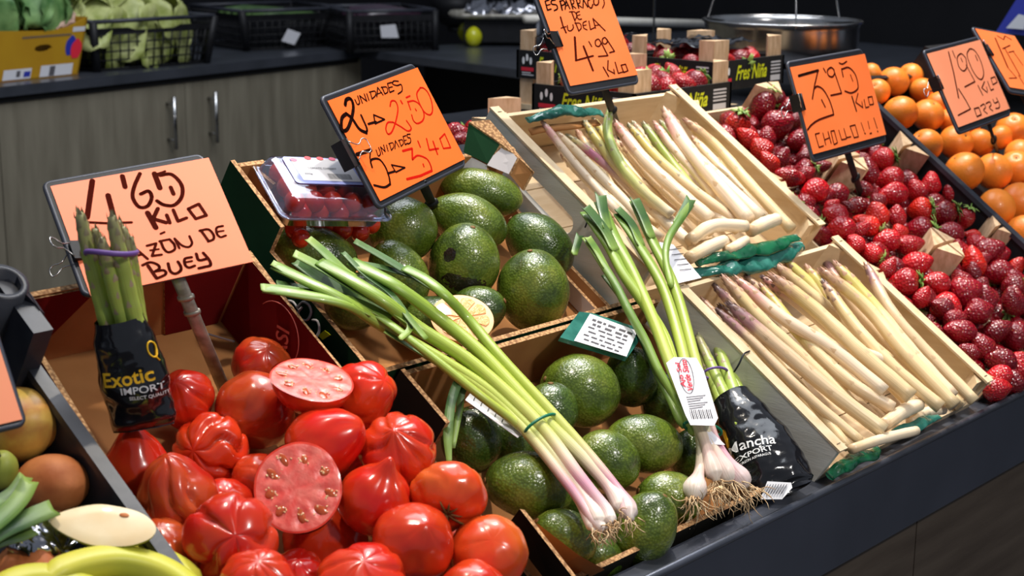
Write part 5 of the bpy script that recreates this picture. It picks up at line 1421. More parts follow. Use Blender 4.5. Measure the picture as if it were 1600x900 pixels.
bz([(1140, 190, 140, 20, 'd', 0), (1222, 222, 120, 100, 'd', 0), (1272, 112, 130, 150, 'r', 0), (1340, 160, 120, 110, 'd', 0), (1332, 235, 130, 90, 'd', 0), (1132, 345, 135, 170, 'd', 0),
    (1192, 265, 120, 10, 'd', 0), (1212, 405, 120, 130, 'd', 0), (1262, 345, 125, 30, 'd', 0), (1342, 365, 140, 160, 'd', 1), (1290, 460, 130, 170, 'd', 0), (1278, 520, 125, 200, 'r', 0), (1350, 485, 125, 80, 'r', 0), (1262, 572, 120, 10, 'r', 0),
    (1165, 425, 90, 150, 'd', 0), (1325, 545, 120, 200, 'd', 0), (1230, 30, 130, 20, 'd', 0), (1180, 80, 130, 100, 'b', 0), (1100, 300, 100, 20, 'd', 0), (1060, 250, 100, 160, 'd', 0)], 1050, 380, 2.5)
bz([(578, 490, 160, 240, 'd', 1), (640, 585, 160, 20, 'd', 0), (700, 500, 110, 200, 'd', 0), (510, 650, 130, 140, 'b', 0), (572, 705, 130, 130, 'b', 0), (595, 650, 110, 90, 'd', 0), (660, 745, 115, 60, 'd', 1),
    (745, 660, 120, 190, 'd', 0), (775, 735, 100, 60, 'd', 0), (700, 830, 130, 160, 'r', 0), (775, 800, 120, 200, 'd', 1), (455, 590, 150, 250, 'b', 1), (610, 765, 120, 130, 'b', 0), (640, 460, 100, 90, 'd', 1), (730, 560, 90, 60, 'd', 0), (750, 460, 100, 30, 'd', 0), (870, 700, 110, 30, 'd', 0), (930, 740, 110, 10, 'd', 0), (850, 780, 90, 10, 'd', 0)], 1000, 0, 3.0)
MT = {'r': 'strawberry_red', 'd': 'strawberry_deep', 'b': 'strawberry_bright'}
bi = [Item(x, y, ln*.44, -.030, kz=.92, ang=an, ty=ty, c=c) for (x, y, ln, an, ty, c) in BZ]
relax(bi, .84, 25, -.09)
placed = []
SHORT = {(0, 0): 'front left crate', (1, 0): 'front right crate', (0, 1): 'middle left crate', (1, 1): 'middle right crate', (0, 2): 'back left crate', (1, 2): 'back right crate'}
ORW = ['first', 'second', 'third', 'fourth', 'fifth', 'sixth', 'seventh', 'eighth', 'ninth', 'tenth']
zn = {}
for k, it in enumerate(bi):
    q = it.pos()-OW; zn.setdefault(zone(q.dot(XV), q.dot(SV)), []).append(k)
LAB = {}
for z_, ks in zn.items():
    ks.sort(key=lambda k: bi[k].py)
    for rw in range(0, len(ks), 5):
        for c_, k in enumerate(sorted(ks[rw:rw+5], key=lambda k: bi[k].px)):
            LAB[k] = '%s strawberry, %s crate, row %s from the top, %s from the left' % ({'r': 'red', 'd': 'deep red', 'b': 'orange-red'}[bi[k].k['ty']]+(' leafy' if bi[k].k['c'] else ''), SHORT[z_].replace(' crate', ''), ['one', 'two', 'three', 'four', 'five', 'six', 'seven', 'eight'][rw//5], ORW[c_])
for k, it in enumerate(bi):
    p = it.pos(); q = p-OW; u, v = q.dot(XV), q.dot(SV); z_ = zone(u, v)
    A = R(it.k['ang']); half = it.rpx*1.20*it.t/FPX
    ax = camdir(math.cos(A), math.sin(A), rnd.uniform(-.1, .45) if not it.k['c'] else rnd.uniform(-.45, .0))
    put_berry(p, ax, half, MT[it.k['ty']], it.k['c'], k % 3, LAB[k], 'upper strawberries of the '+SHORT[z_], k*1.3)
    placed.append((u, v))
nf = 0
v = .022
row = 0
while v < .64:
    u = .462+(row % 2)*.018
    while u < .852:
        uu, vv = u+rnd.uniform(-.005, .005), v+rnd.uniform(-.005, .005)
        near = sum(1 for a in placed if math.hypot(a[0]-uu, a[1]-vv) < .030)
        hh = -.062 if near else -.046
        postn = min(math.hypot(uu-a, vv-c) for a in UB for c in VB)
        if postn > .032:
            z_ = zone(uu, vv); nf += 1; c = 1 if rnd.random() < .25 else 0
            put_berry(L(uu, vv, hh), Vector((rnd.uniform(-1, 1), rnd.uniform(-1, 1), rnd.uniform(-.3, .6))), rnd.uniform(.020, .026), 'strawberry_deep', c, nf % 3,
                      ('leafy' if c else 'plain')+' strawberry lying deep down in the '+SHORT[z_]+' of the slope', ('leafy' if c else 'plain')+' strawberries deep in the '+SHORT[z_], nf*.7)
        u += .037
    v += .033; row += 1

# ------------------------------------------------------------------ oranges
OR = [(185, 105, 50), (212, 190, 62), (290, 142, 72), (368, 118, 62), (432, 82, 52), (320, 290, 84), (450, 300, 78), (440, 442, 80), (582, 428, 82), (695, 428, 66), (620, 565, 96), (758, 565, 88), (862, 548, 84), (788, 405, 60), (850, 370, 84), (885, 492, 80),
      (772, 735, 92), (878, 715, 100), (900, 860, 92), (425, 185, 62), (505, 250, 66), (985, 640, 88), (560, 330, 66), (640, 340, 60), (950, 420, 80), (990, 540, 84), (480, 150, 60), (990, 800, 92), (560, 250, 60), (1000, 730, 80)]
oi_ = [Item(1300+x/3, 80+y/3, r_/3, -.03, kz=.97) for x, y, r_ in OR]
relax(oi_, .9, 50, -.10)
pm = B(); pm.blob(lambda th, a: Vector((.03*math.sin(th)*math.cos(a), .03*math.sin(th)*math.sin(a), .03*math.cos(th)*.93-(.0035*math.exp(-(th/.16)**2)))), 36, 22)
pme = pm.mesh('orange', ['orange_peel'])
cm = B(); cm.blob(lambda th, a: Vector((.0022*math.sin(th)*math.cos(a), .0022*math.sin(th)*math.sin(a), .0252+.0010*math.cos(th))), 8, 5); cme = cm.mesh('button', ['stem_scar'])
srt = sorted(range(len(OR)), key=lambda i: (round(OR[i][1]/140), OR[i][0])); rowc = {}
for i in srt:
    it = oi_[i]; rw = round(OR[i][1]/140); rowc[rw] = rowc.get(rw, 0)+1
    o = bpy.data.objects.new('orange', pme); COL.objects.link(o)
    ax = camdir(rnd.uniform(-.8, .8), rnd.uniform(-.2, 1), rnd.uniform(-.4, .7))
    o.matrix_world = at(it.pos(), basis(ax)) @ Matrix.Scale(it.r()/.03, 4)
    c = bpy.data.objects.new('button', cme); COL.objects.link(c); c.parent = o
    nth = ['first', 'second', 'third', 'fourth', 'fifth', 'sixth', 'seventh'][min(rowc[rw]-1, 6)]
    rn = ['topmost', 'second', 'third', 'fourth', 'fifth', 'sixth', 'lowest'][min(rw-min(round(q[1]/140) for q in OR), 6)]
    tag(o, 'orange, %s from the left in the %s row of the black crate' % (nth, rn), 'orange', 'oranges in the black crate')

# ------------------------------------------------------------------ cherry tomato punnet
pc = L(-.432, .538, .035); ex = (XV*.966-SV*.258).normalized(); ey = (SV*.966+XV*.258).normalized()
ey = (ey-ex*ey.dot(ex)).normalized(); ez = ex.cross(ey)
ex = (PX(570, 258, .035)-PX(413, 252, .035)).normalized(); ey = (PX(413, 252, .035)-PX(432, 342, .035)); ey = (ey-ex*ey.dot(ex)).normalized(); ez = ex.cross(ey)
c0 = (PX(413, 252, .035)+PX(600, 342, .035)+PX(570, 258, .035)+PX(432, 342, .035))/4
WX, WY = .140, .092
def pl(x, y, z): return c0+ex*x+ey*y+ez*z
def rrect(wx, wy, r_, n=5):
    out = []
    for cx_, cy_, a0 in ((wx/2-r_, wy/2-r_, 0), (-wx/2+r_, wy/2-r_, 90), (-wx/2+r_, -wy/2+r_, 180), (wx/2-r_, -wy/2+r_, 270)):
        for k in range(n+1):
            a = R(a0+90*k/n); out.append((cx_+r_*math.cos(a), cy_+r_*math.sin(a)))
    return out
pt = thing('tomato_punnet', pl(0, 0, -.03), 'closed clear plastic punnet of cherry tomatoes with a lilac and white label', 'punnet')
def shell(bd, rings, close=True):
    V = []; n = None; F = []
    for (wx, wy, r_, z) in rings:
        q = rrect(wx, wy, r_); n = len(q); V += [pl(x, y, z) for x, y in q]
    for i in range(len(rings)-1):
        for j in range(n): F.append((i*n+j, i*n+(j+1) % n, (i+1)*n+(j+1) % n, (i+1)*n+j))
    if close: F.append(tuple((len(rings)-1)*n+j for j in range(n)))
    bd.add(V, F)
b = B(); shell(b, [(WX+.006, WY+.006, .012, -.001), (WX-.006, WY-.006, .010, 0), (WX-.014, WY-.012, .010, .015), (WX-.024, WY-.020, .010, .018)])
lid = b.build('lid', 'clear_plastic', pt); sm_ = lid.modifiers.new('s', 'SOLIDIFY'); sm_.thickness = .0004
b = B(); shell(b, [(WX+.006, WY+.006, .012, -.002), (WX-.008, WY-.008, .010, -.003), (WX-.016, WY-.016, .010, -.020)])
bs = b.build('tub', 'clear_plastic', pt); sm_ = bs.modifiers.new('s', 'SOLIDIFY'); sm_.thickness = .0004
b = B()
q = rrect(WX+.006, WY+.006, .012); b.tube([pl(x, y, -.0015) for x, y in q+[q[0]]], .0014, 6, cap=False); b.build('rim_bead', 'clear_plastic', lid)
b = B(); b.plate([pl(x+.006, y+.012, .0190) for x, y in rrect(WX-.034, WY-.046, .005)], ez, .0003); lb = b.build('label_lilac', 'paper_lilac', lid)
b = B(); b.plate([pl(-.036, -.006, .0194), pl(.040, -.006, .0194), pl(.038, .033, .0194), pl(-.038, .033, .0194)], ez, .0002); lw = b.build('label_white', 'paper_white', lb)
b = B()
text_on(b, 'TOMATE CHERRY', pl(-.022, .0135, .0198), ex, ey, .038, .0035); text_on(b, '250g', pl(-.030, .0035, .0198), ex, ey, .010, .003)
for k in range(18): b.box(pl(.000+k*.0017, .002, .0197), (.0004, .0009, .0006)[k % 3], .009, .0001, Matrix((ex, ey, ez)).transposed())
b.build('printed_text', 'print_grey', lw)
for (x, y, m_) in ((-.034, .029, 'print_pink'), (-.014, .033, 'print_red'), (.002, .033, 'print_red'), (.018, .033, 'print_pink'), (.034, .028, 'print_green'), (.050, .010, 'print_pink')):
    b = B(); b.plate([pl(x+.0045*math.cos(t), y+.003*math.sin(t), .0199) for t in [2*math.pi*k/12 for k in range(12)]], ez, .0002); b.build('printed_fruit', m_, lw)
cb = B(); cb.blob(lambda th, a: Vector((.0118*math.sin(th)*math.cos(a), .0118*math.sin(th)*math.sin(a), .0125*math.cos(th))), 18, 12); cme = cb.mesh('cherry_tomato', ['cherry'])
k = 0
for zz, nx, ny in ((-.009, 4, 3), (.004, 5, 3)):
    for i in range(nx):
        for j in range(ny):
            x = (i-(nx-1)/2)*.0245; y = (j-(ny-1)/2)*.0245-.001
            o = bpy.data.objects.new('cherry_tomato', cme); COL.objects.link(o); k += 1
            o.matrix_world = Matrix.Translation(pl(x+rnd.uniform(-.001, .001), y+rnd.uniform(-.001, .001), zz))
            fr = ['front', 'middle', 'back'][j]
            tag(o, 'cherry tomato in the %s row of the %s layer inside the clear punnet' % (fr, 'lower' if zz < 0 else 'upper'), 'tomato', 'cherry tomatoes in the punnet, %s %s' % (fr, zz))
for i, (x, y, r_) in enumerate([(462, 358, 17), (492, 352, 16), (470, 372, 15), (535, 358, 17), (562, 362, 16), (580, 350, 15), (512, 350, 14)]):
    p = PX(x, y, -.016); o = bpy.data.objects.new('cherry_tomato', cme); COL.objects.link(o); o.matrix_world = Matrix.Translation(p) @ Matrix.Scale(r_*depth(p)/FPX/.0118, 4)
    tag(o, 'loose cherry tomato under the clear punnet, %s' % (['leftmost but one', 'third from the left', 'leftmost, over the avocado', 'fifth from the left', 'sixth from the left', 'rightmost, beside the round avocado', 'fourth from the left'][i]), 'tomato', 'cherry tomatoes below the punnet')

# label card on the lower avocado box
b = B(); b.plate([PX(875, 527, 0), PX(905, 487, 0), PX(925, 489, 0), PX(997, 512, 0), PX(998, 534, -.004), PX(980, 559, -.004)], NV, .006); lc_ = b.build('label_card', 'film_teal', origin=PX(935, 525, 0)); tag(lc_, 'teal box label with a printed white sticker over the lower avocados', 'label')
b = B(); b.plate([PX(897, 532, .0005), PX(922, 490, .0005), PX(996, 517, .0005), PX(979, 557, .0005)], NV, .0006); ws = b.build('sticker', 'paper_white', lc_)
b = B()
rr = random.Random(4)
e1 = (PX(996, 517, .001)-PX(922, 490, .001)); e2 = (PX(897, 532, .001)-PX(922, 490, .001)); o0 = PX(922, 490, .001)
for r_ in range(6):
    x = .10+.05*(r_ % 2)
    while x < .88:
        w_ = rr.uniform(.05, .16); h_ = .07 if r_ < 2 else .045
        b.plate([o0+e1*x+e2*(.12+r_*.14), o0+e1*(x+w_)+e2*(.12+r_*.14), o0+e1*(x+w_)+e2*(.12+h_+r_*.14), o0+e1*x+e2*(.12+h_+r_*.14)], NV, .0003); x += w_+rr.uniform(.02, .09)
b.build('printed_text', 'print_grey', ws)
b = B(); b.plate([PX(1030, 378, .010), PX(1052, 382, .010), PX(1096, 434, .010), PX(1053, 444, .008), PX(1040, 420, .008)], NV, .0006); pp = b.build('paper_note', 'paper_white', origin=PX(1060, 410, .01)); tag(pp, 'white printed slip between the two asparagus crates, behind the leek green tops', 'paper')
b = B()
for k in range(5): b.tube([PX(1046+k*4, 390+k*8, .0106), PX(1064+k*4, 388+k*8, .0106)], .0005, 4)
b.build('printed_text', 'print_grey', pp)

# ------------------------------------------------------------------ mixed fruit at the left
def ov(px, py, ra, rb, ang, tw, h, mat, name, label, cat, pear=.1, seed=1, bl=True):
    it = Item(px, py, (ra+rb)/2, h); s_ = it.t/FPX; A = R(ang)
    b = B(); b.blob(avo_fn(ra*s_, rb*s_, pear, seed), 40, 26)
    o = b.build(name, mat, M=at(it.pos(), basis(camdir(math.cos(A), math.sin(A), tw), CU)))
    return tag(o, label, cat)
o = ov(22, 664, 72, 60, 10, .3, -.045, 'pear_skin', 'yellow_pear', 'mottled yellow-brown pear behind the small price card at the left edge', 'pear', .05, 21)
o = ov(80, 757, 62, 48, 5, .3, -.050, 'sapote_skin', 'brown_fruit', 'matt orange-brown oval fruit below the mottled pear', 'fruit', .02, 25)
c = B(); c.blob(lambda th, a: Vector((.002*math.sin(th)*math.cos(a), .0012*math.sin(th)*math.sin(a), .001*math.cos(th))), 8, 5, at(PX(113, 757, -.008)-CF*0, basis(-CF))); 
o = ov(0, 735, 34, 28, 60, .3, -.045, 'pear_green', 'green_pear', 'small green pear end at the left edge below the mottled pear', 'pear', .1, 27)
# half pear
hp_ = Item(157, 820, 60, .0); s_ = hp_.t/FPX
zx = camdir(-1, .12, .1); nz = camdir(.05, .62, .78); nz = (nz-zx*nz.dot(zx)).normalized(); yy = nz.cross(zx)
Mh = Matrix((zx, yy, nz)).transposed().to_4x4(); Mh.translation = hp_.pos()
def pear_out(a):   # outline, narrow end at +x
    x = math.cos(a); y = math.sin(a)
    return Vector((x*82*s_+(-4*s_), y*37*s_*(1-.36*max(0, x)**1.6+.04*noise.noise(Vector((x, y, 1))*2)), 0))
b = B(); n = 48; V = []; F = []
lay = [(1, 0), (.98, -.25), (.88, -.55), (.66, -.8), (.35, -.95)]
for k_, z_ in lay:
    for j in range(n): p = pear_out(2*math.pi*j/n); V.append(Vector((p.x*k_, p.y*k_, z_*30*s_)))
V.append(Vector((0, 0, -30*s_)))
for i in range(len(lay)-1):
    for j in range(n): F.append((i*n+j, (i+1)*n+j, (i+1)*n+(j+1) % n, i*n+(j+1) % n))
for j in range(n): F.append(((len(lay)-1)*n+j, len(V)-1, (len(lay)-1)*n+(j+1) % n))
b.add(V, F); ph = b.build('pear_half', 'pear_green', M=Mh); tag(ph, 'pear half with its pale cut face up, behind the bananas', 'pear')
b = B(); V = [Vector((0, 0, .0006))]
for q, zz in ((.5, .0008), (.93, .0004), (1.0, -.0002)):
    for j in range(n): p = pear_out(2*math.pi*j/n)*q; p.z = zz; V.append(p)
F = [(0, 1+j, 1+(j+1) % n) for j in range(n)]
for i in range(2):
    for j in range(n): F.append((1+i*n+j, 1+(i+1)*n+j, 1+(i+1)*n+(j+1) % n, 1+i*n+(j+1) % n))
b.add(V, F); pf = b.build('cut_face', 'pear_flesh', ph)
b = B(); b.blob(lambda th, a: Vector((.0042*math.sin(th)*math.cos(a)-.018, .0022*math.sin(th)*math.sin(a)+.010*0-.011, .0012+.0006*math.cos(th))), 12, 6); b.build('core', 'sapote_skin', pf)
# bananas
def banana(pts, rpx, h, label, seed):
    P = smooth([PX(x, y, h) for x, y in pts], 8); n = len(P); tm = depth(P[n//2]); r0 = rpx*tm/FPX
    b = B(); V = []; F = []; UV = []; seg = 15; a0 = NV
    for i in range(n):
        T = (P[min(i+1, n-1)]-P[max(i-1, 0)]).normalized(); S1 = T.cross(NV).normalized(); Bn = S1.cross(T)
        t = i/(n-1); r_ = r0*(min(1, .35+t*4.2) if t < .16 else (min(1, .25+(1-t)*5)))
        for j in range(seg):
            a = 2*math.pi*j/seg; q = 1+.07*math.cos(5*a+.4)
            V.append(P[i]+(S1*math.cos(a)+Bn*math.sin(a))*r_*q); UV.append((0, t))
    for i in range(n-1):
        for j in range(seg): F.append((i*seg+j, i*seg+(j+1) % seg, (i+1)*seg+(j+1) % seg, (i+1)*seg+j))
    F.append(tuple(reversed(range(seg)))); F.append(tuple((n-1)*seg+j for j in range(seg)))
    b.add(V, F, 0, UV); o = b.build('banana', 'banana_skin', origin=P[0].copy()); tag(o, label, 'banana', 'bananas at the lower left')
    c = B(); d = (P[-1]-P[-2]).normalized(); c.tube([P[-1]-d*.001, P[-1]+d*.006], [r0*.28, r0*.2], 8); c.build('tip', 'banana_tip', o)
    c = B(); d = (P[0]-P[1]).normalized(); c.tube([P[0]-d*.001, P[0]+d*.02], [r0*.36, r0*.26], 8); c.build('stem', 'banana_skin', o)
banana([(50, 925), (105, 892), (175, 878), (240, 890), (290, 920), (318, 960)], 25, -.012, 'front greenish yellow banana at the lower left corner', 1)
banana([(150, 895), (190, 876), (235, 872), (282, 892), (318, 930)], 20, -.030, 'banana behind the front one, next to the black crate rim', 2)
banana([(-30, 945), (30, 912), (90, 910), (150, 935), (190, 975)], 26, -.016, 'banana at the lowest left corner, mostly outside the frame', 3)
# green leek leaves and film at left
lk = thing('leek', PX(20, 810, -.02), 'green leek leaf ends lying over the fruit at the left edge', 'leek')
for z, w_, h, mt in (([(-60, 870), (0, 832), (45, 812), (84, 796)], 34, -.005, 'garlic_leaf_dark'), ([(-50, 850), (0, 812), (30, 782), (46, 752)], 30, .0, 'garlic_leaf'), ([(-60, 880), (-10, 850), (30, 838), (52, 828)], 26, -.012, 'garlic_leaf_dark'), ([(-50, 815), (-10, 790), (20, 772), (40, 745)], 24, -.004, 'garlic_leaf')):
    P = smooth([PX(x, y, h) for x, y in z], 6); tm = depth(P[0]); b = B(); b.ribbon(P, w_*tm/FPX, NV, .0015, fold=.2); b.build('leaf', mt, lk)
film([PX(36, 870, -.035), PX(60, 838, -.03), PX(88, 828, -.03), PX(118, 850, -.035)], .022, 'mirror_film', 'crumpled shiny film under the pear half at the left', seed=9, flat=.5)
film([PX(-20, 900, -.05), PX(40, 905, -.045), PX(90, 880, -.05)], .03, 'sapote_skin', 'brown wrapped fruit under the film at the left', name='wrapped_fruit', seed=11, flat=.7, cat='fruit')

# ------------------------------------------------------------------ price signs
class Sign:
    def __init__(s, px, py, c, yaw, lean, roll, w_, h_):
        a, l, r_ = R(yaw), R(lean), R(roll)
        e = Vector((math.cos(a), math.sin(a), 0)); bk = Vector((-math.sin(a), math.cos(a), 0))
        up = math.sin(l)*bk+math.cos(l)*UPZ
        s.e = math.cos(r_)*e+math.sin(r_)*up; s.u = -math.sin(r_)*e+math.cos(r_)*up
        s.n = s.e.cross(s.u); s.c = Vector(c)+OW; s.w = w_; s.h = h_; s.t = depth(s.c)
    def p(s, x, y, z=0): return s.c+s.e*x+s.u*y+s.n*z
    def px(s, x, y, z=0): return PP(x, y, s.c, s.n)+s.n*z
def make_sign(sg, card, label, strokes, stake, clip=None, fr=(.006, .002, .006, .004), frame_mat='metal_dark', worn=False):
    t = thing('price_sign', stake[-1], label, 'sign')
    w2, h2 = sg.w/2, sg.h/2
    b = B(); b.plate([sg.p(-w2, -h2), sg.p(w2, -h2), sg.p(w2, h2), sg.p(-w2, h2)], sg.n, .0006); cd_ = b.build('card', card, t)
    # frame: board with raised bead, (left,right,top,bottom) overhang
    l_, r_, tp, bt = fr
    x0, x1, y0, y1 = -w2-l_, w2+r_, -h2-bt, h2+tp
    q = []
    for cx_, cy_, a0 in ((x1-.006, y1-.006, 0), (x0+.006, y1-.006, 90), (x0+.006, y0+.006, 180), (x1-.006, y0+.006, 270)):
        for k in range(5):
            a = R(a0+90*k/4); q.append((cx_+.006*math.cos(a), cy_+.006*math.sin(a)))
    b = B(); b.plate([sg.p(x, y, -.0012) for x, y in q], sg.n, .0022); bd_ = b.build('backing_board', 'frame_black', t)
    b = B(); b.tube([sg.p(x, y, -.0036) for x, y in q+[q[0]]], .0028, 8, cap=False); b.build('frame_bead', 'fascia', bd_)
    mats = {'k': 'ink_black', 'b': 'ink_brown', 'r': 'ink_red'}
    for key in mats:
        b = B(); used = False
        for (ink, kind, w_, pts) in strokes:
            if ink != key: continue
            used = True
            P = [sg.px(x, y, .0003) for x, y in pts]
            if kind == 'c': P = smooth(P, 6)
            ww = w_*sg.t/FPX/2*1.28
            for i in range(len(P)-1):
                d = P[i+1]-P[i]
                if d.length < 1e-7: continue
                d.normalize(); sd = sg.n.cross(d)*ww
                b.add([P[i]-sd, P[i+1]-sd, P[i+1]+sd, P[i]+sd], [(0, 1, 2, 3)], 0, None, False)
            for p in P:
                b.add([p+sg.n*.00003+(sg.e*math.cos(a)+sg.u*math.sin(a))*ww for a in [2*math.pi*k/8 for k in range(8)]], [tuple(range(8))], 0, None, False)
        if used: b.build('handwriting', mats[key], cd_)
    b = B(); A0 = sg.p(stake_x(sg, stake[0]), -h2-bt+.004, -.004)
    P = [A0, stake[-1]]
    d = (P[-1]-P[0]).normalized(); sd = (CR-d*CR.dot(d)).normalized()
    ww = stake_w
    b.tube(P, [ww]*len(P), 10, flat=.35, up=-CF); b.build('stake', 'steel_worn' if worn else 'plastic_black', t)
    if worn:
        for f in (.18, .30):
            b = B(); q0 = P[0].lerp(P[-1], f); b.tube([q0, q0+d*.004], ww*1.25, 10, flat=.5, up=-CF); b.build('stake_joint', 'steel_worn', t)
    else:
        b = B(); q0 = P[0].lerp(P[-1], .45); b.tube([q0, q0+d*.008], ww*1.5, 10, flat=.6, up=-CF); b.build('stake_joint', 'plastic_black', t)
    if clip:
        cx_, cy_, wd, out, front = clip
        ct_ = sg.px(cx_, cy_); hd = wd*sg.t/FPX/2
        U = sg.u; E = sg.e; Nn = sg.n
        b = B()
        V = []
        for sgn in (-1, 1):
            o_ = ct_+U*hd*sgn
            V += [o_-E*.010+Nn*.006, o_-E*.010-Nn*.010, o_+E*.007-Nn*.0048, o_+E*.007+Nn*.0010]
        b.add(V, [(0, 1, 2, 3), (7, 6, 5, 4), (0, 4, 5, 1), (1, 5, 6, 2), (2, 6, 7, 3), (3, 7, 4, 0)], 0, None, False)
        b.tube([ct_-U*hd+E*.0065+Nn*.0015, ct_+U*hd+E*.0065+Nn*.0015], .0014, 8)
        cl_ = b.build('binder_clip', 'plastic_black', t)
        for hn, side in ((1, 1), (-1, -1)):
            b = B()
            if front and hn == 1: base = ct_+E*.004+Nn*.004; dr_ = E*.9+Nn*.28
            elif front: base = ct_+E*.003-Nn*.008; dr_ = E*.9-Nn*.3
            elif hn == 1: base = ct_-E*.009+Nn*.005; dr_ = -E*.85+Nn*.55+U*.25
            else: base = ct_-E*.010-Nn*.009; dr_ = -E*.9-Nn*.2-U*.35
            dr_.normalize(); ln = out*sg.t/FPX
            P2 = [base-U*hd*.75, base+dr_*ln*.45-U*hd*.28, base+dr_*ln*.78-U*hd*.52, base+dr_*ln-U*hd*.35, base+dr_*ln+U*hd*.35, base+dr_*ln*.78+U*hd*.52, base+dr_*ln*.45+U*hd*.28, base+U*hd*.75]
            b.tube(smooth(P2, 4), .00075, 6); b.build('clip_handle', 'steel', cl_)
    return t
stake_w = .0070
def stake_x(sg, pxy):
    q = sg.px(*pxy); return (q-sg.c).dot(sg.e)
def SK(ox, oy, s, lst): return [(ink, kd, w_/s, [(ox+x/s, oy+y/s) for x, y in pts]) for ink, kd, w_, pts in lst]
K1 = SK(60, 230, 3.75, [('b', 'l', 26, [(316, 198), (286, 412)]), ('b', 'l', 13, [(282, 440), (400, 446), (546, 441)]), ('b', 'l', 26, [(408, 282), (450, 440), (475, 560)]), ('b', 'l', 24, [(492, 170), (508, 234)]),
 ('b', 'c', 19, [(595, 155), (562, 230), (553, 295), (590, 350), (640, 345), (664, 295), (645, 258), (600, 275)]), ('b', 'l', 26, [(680, 155), (712, 240)]), ('b', 'l', 12, [(690, 160), (742, 142)]),
 ('b', 'c', 19, [(712, 165), (780, 160), (838, 220), (840, 290), (795, 340), (735, 338), (695, 315)]), ('b', 'l', 20, [(775, 235), (792, 275)]),
 ('b', 'l', 26, [(640, 385), (688, 472)]), ('b', 'l', 20, [(700, 360), (672, 420), (748, 442)]), ('b', 'l', 18, [(752, 398), (770, 444)]), ('b', 'l', 17, [(790, 368), (818, 434), (868, 415)]), ('b', 'l', 16, [(878, 362), (940, 333), (984, 400), (922, 420), (878, 362)]),
 ('b', 'c', 12, [(498, 602), (528, 600), (540, 625), (508, 655)]), ('b', 'l', 12, [(508, 655), (562, 684)]), ('b', 'l', 13, [(560, 665), (562, 588), (640, 655)]), ('b', 'l', 10, [(565, 640), (612, 628)]),
 ('b', 'l', 13, [(636, 578), (690, 564), (666, 638), (722, 630)]), ('b', 'l', 10, [(655, 605), (705, 598)]), ('b', 'c', 13, [(716, 550), (735, 595), (762, 616), (798, 600), (795, 570), (768, 540)]), ('b', 'l', 12, [(710, 552), (768, 540)]), ('b', 'l', 11, [(716, 508), (738, 498)]),
 ('b', 'l', 12, [(826, 592), (798, 536)]), ('b', 'c', 12, [(798, 536), (840, 575), (880, 585), (900, 562), (885, 522)]), ('b', 'l', 14, [(952, 488), (998, 552)]), ('b', 'c', 13, [(945, 490), (995, 482), (1025, 512), (1025, 540), (995, 553)]),
 ('b', 'c', 12, [(1080, 462), (1045, 472), (1045, 505), (1066, 527), (1098, 518)]), ('b', 'l', 10, [(1042, 497), (1085, 490)]), ('b', 'l', 17, [(642, 695), (692, 768)]), ('b', 'c', 14, [(610, 692), (655, 675), (700, 690), (708, 712), (684, 728)]), ('b', 'c', 14, [(684, 728), (735, 722), (745, 745), (695, 770)]),
 ('b', 'c', 15, [(760, 682), (772, 725), (800, 742), (832, 725), (834, 700), (818, 672)]), ('b', 'c', 14, [(898, 645), (858, 655), (860, 690), (882, 706), (916, 695)]), ('b', 'l', 11, [(860, 675), (900, 668)]), ('b', 'c', 15, [(925, 625), (940, 662), (985, 655)]), ('b', 'c', 15, [(966, 620), (1000, 660), (1008, 692), (975, 702), (940, 710)])])
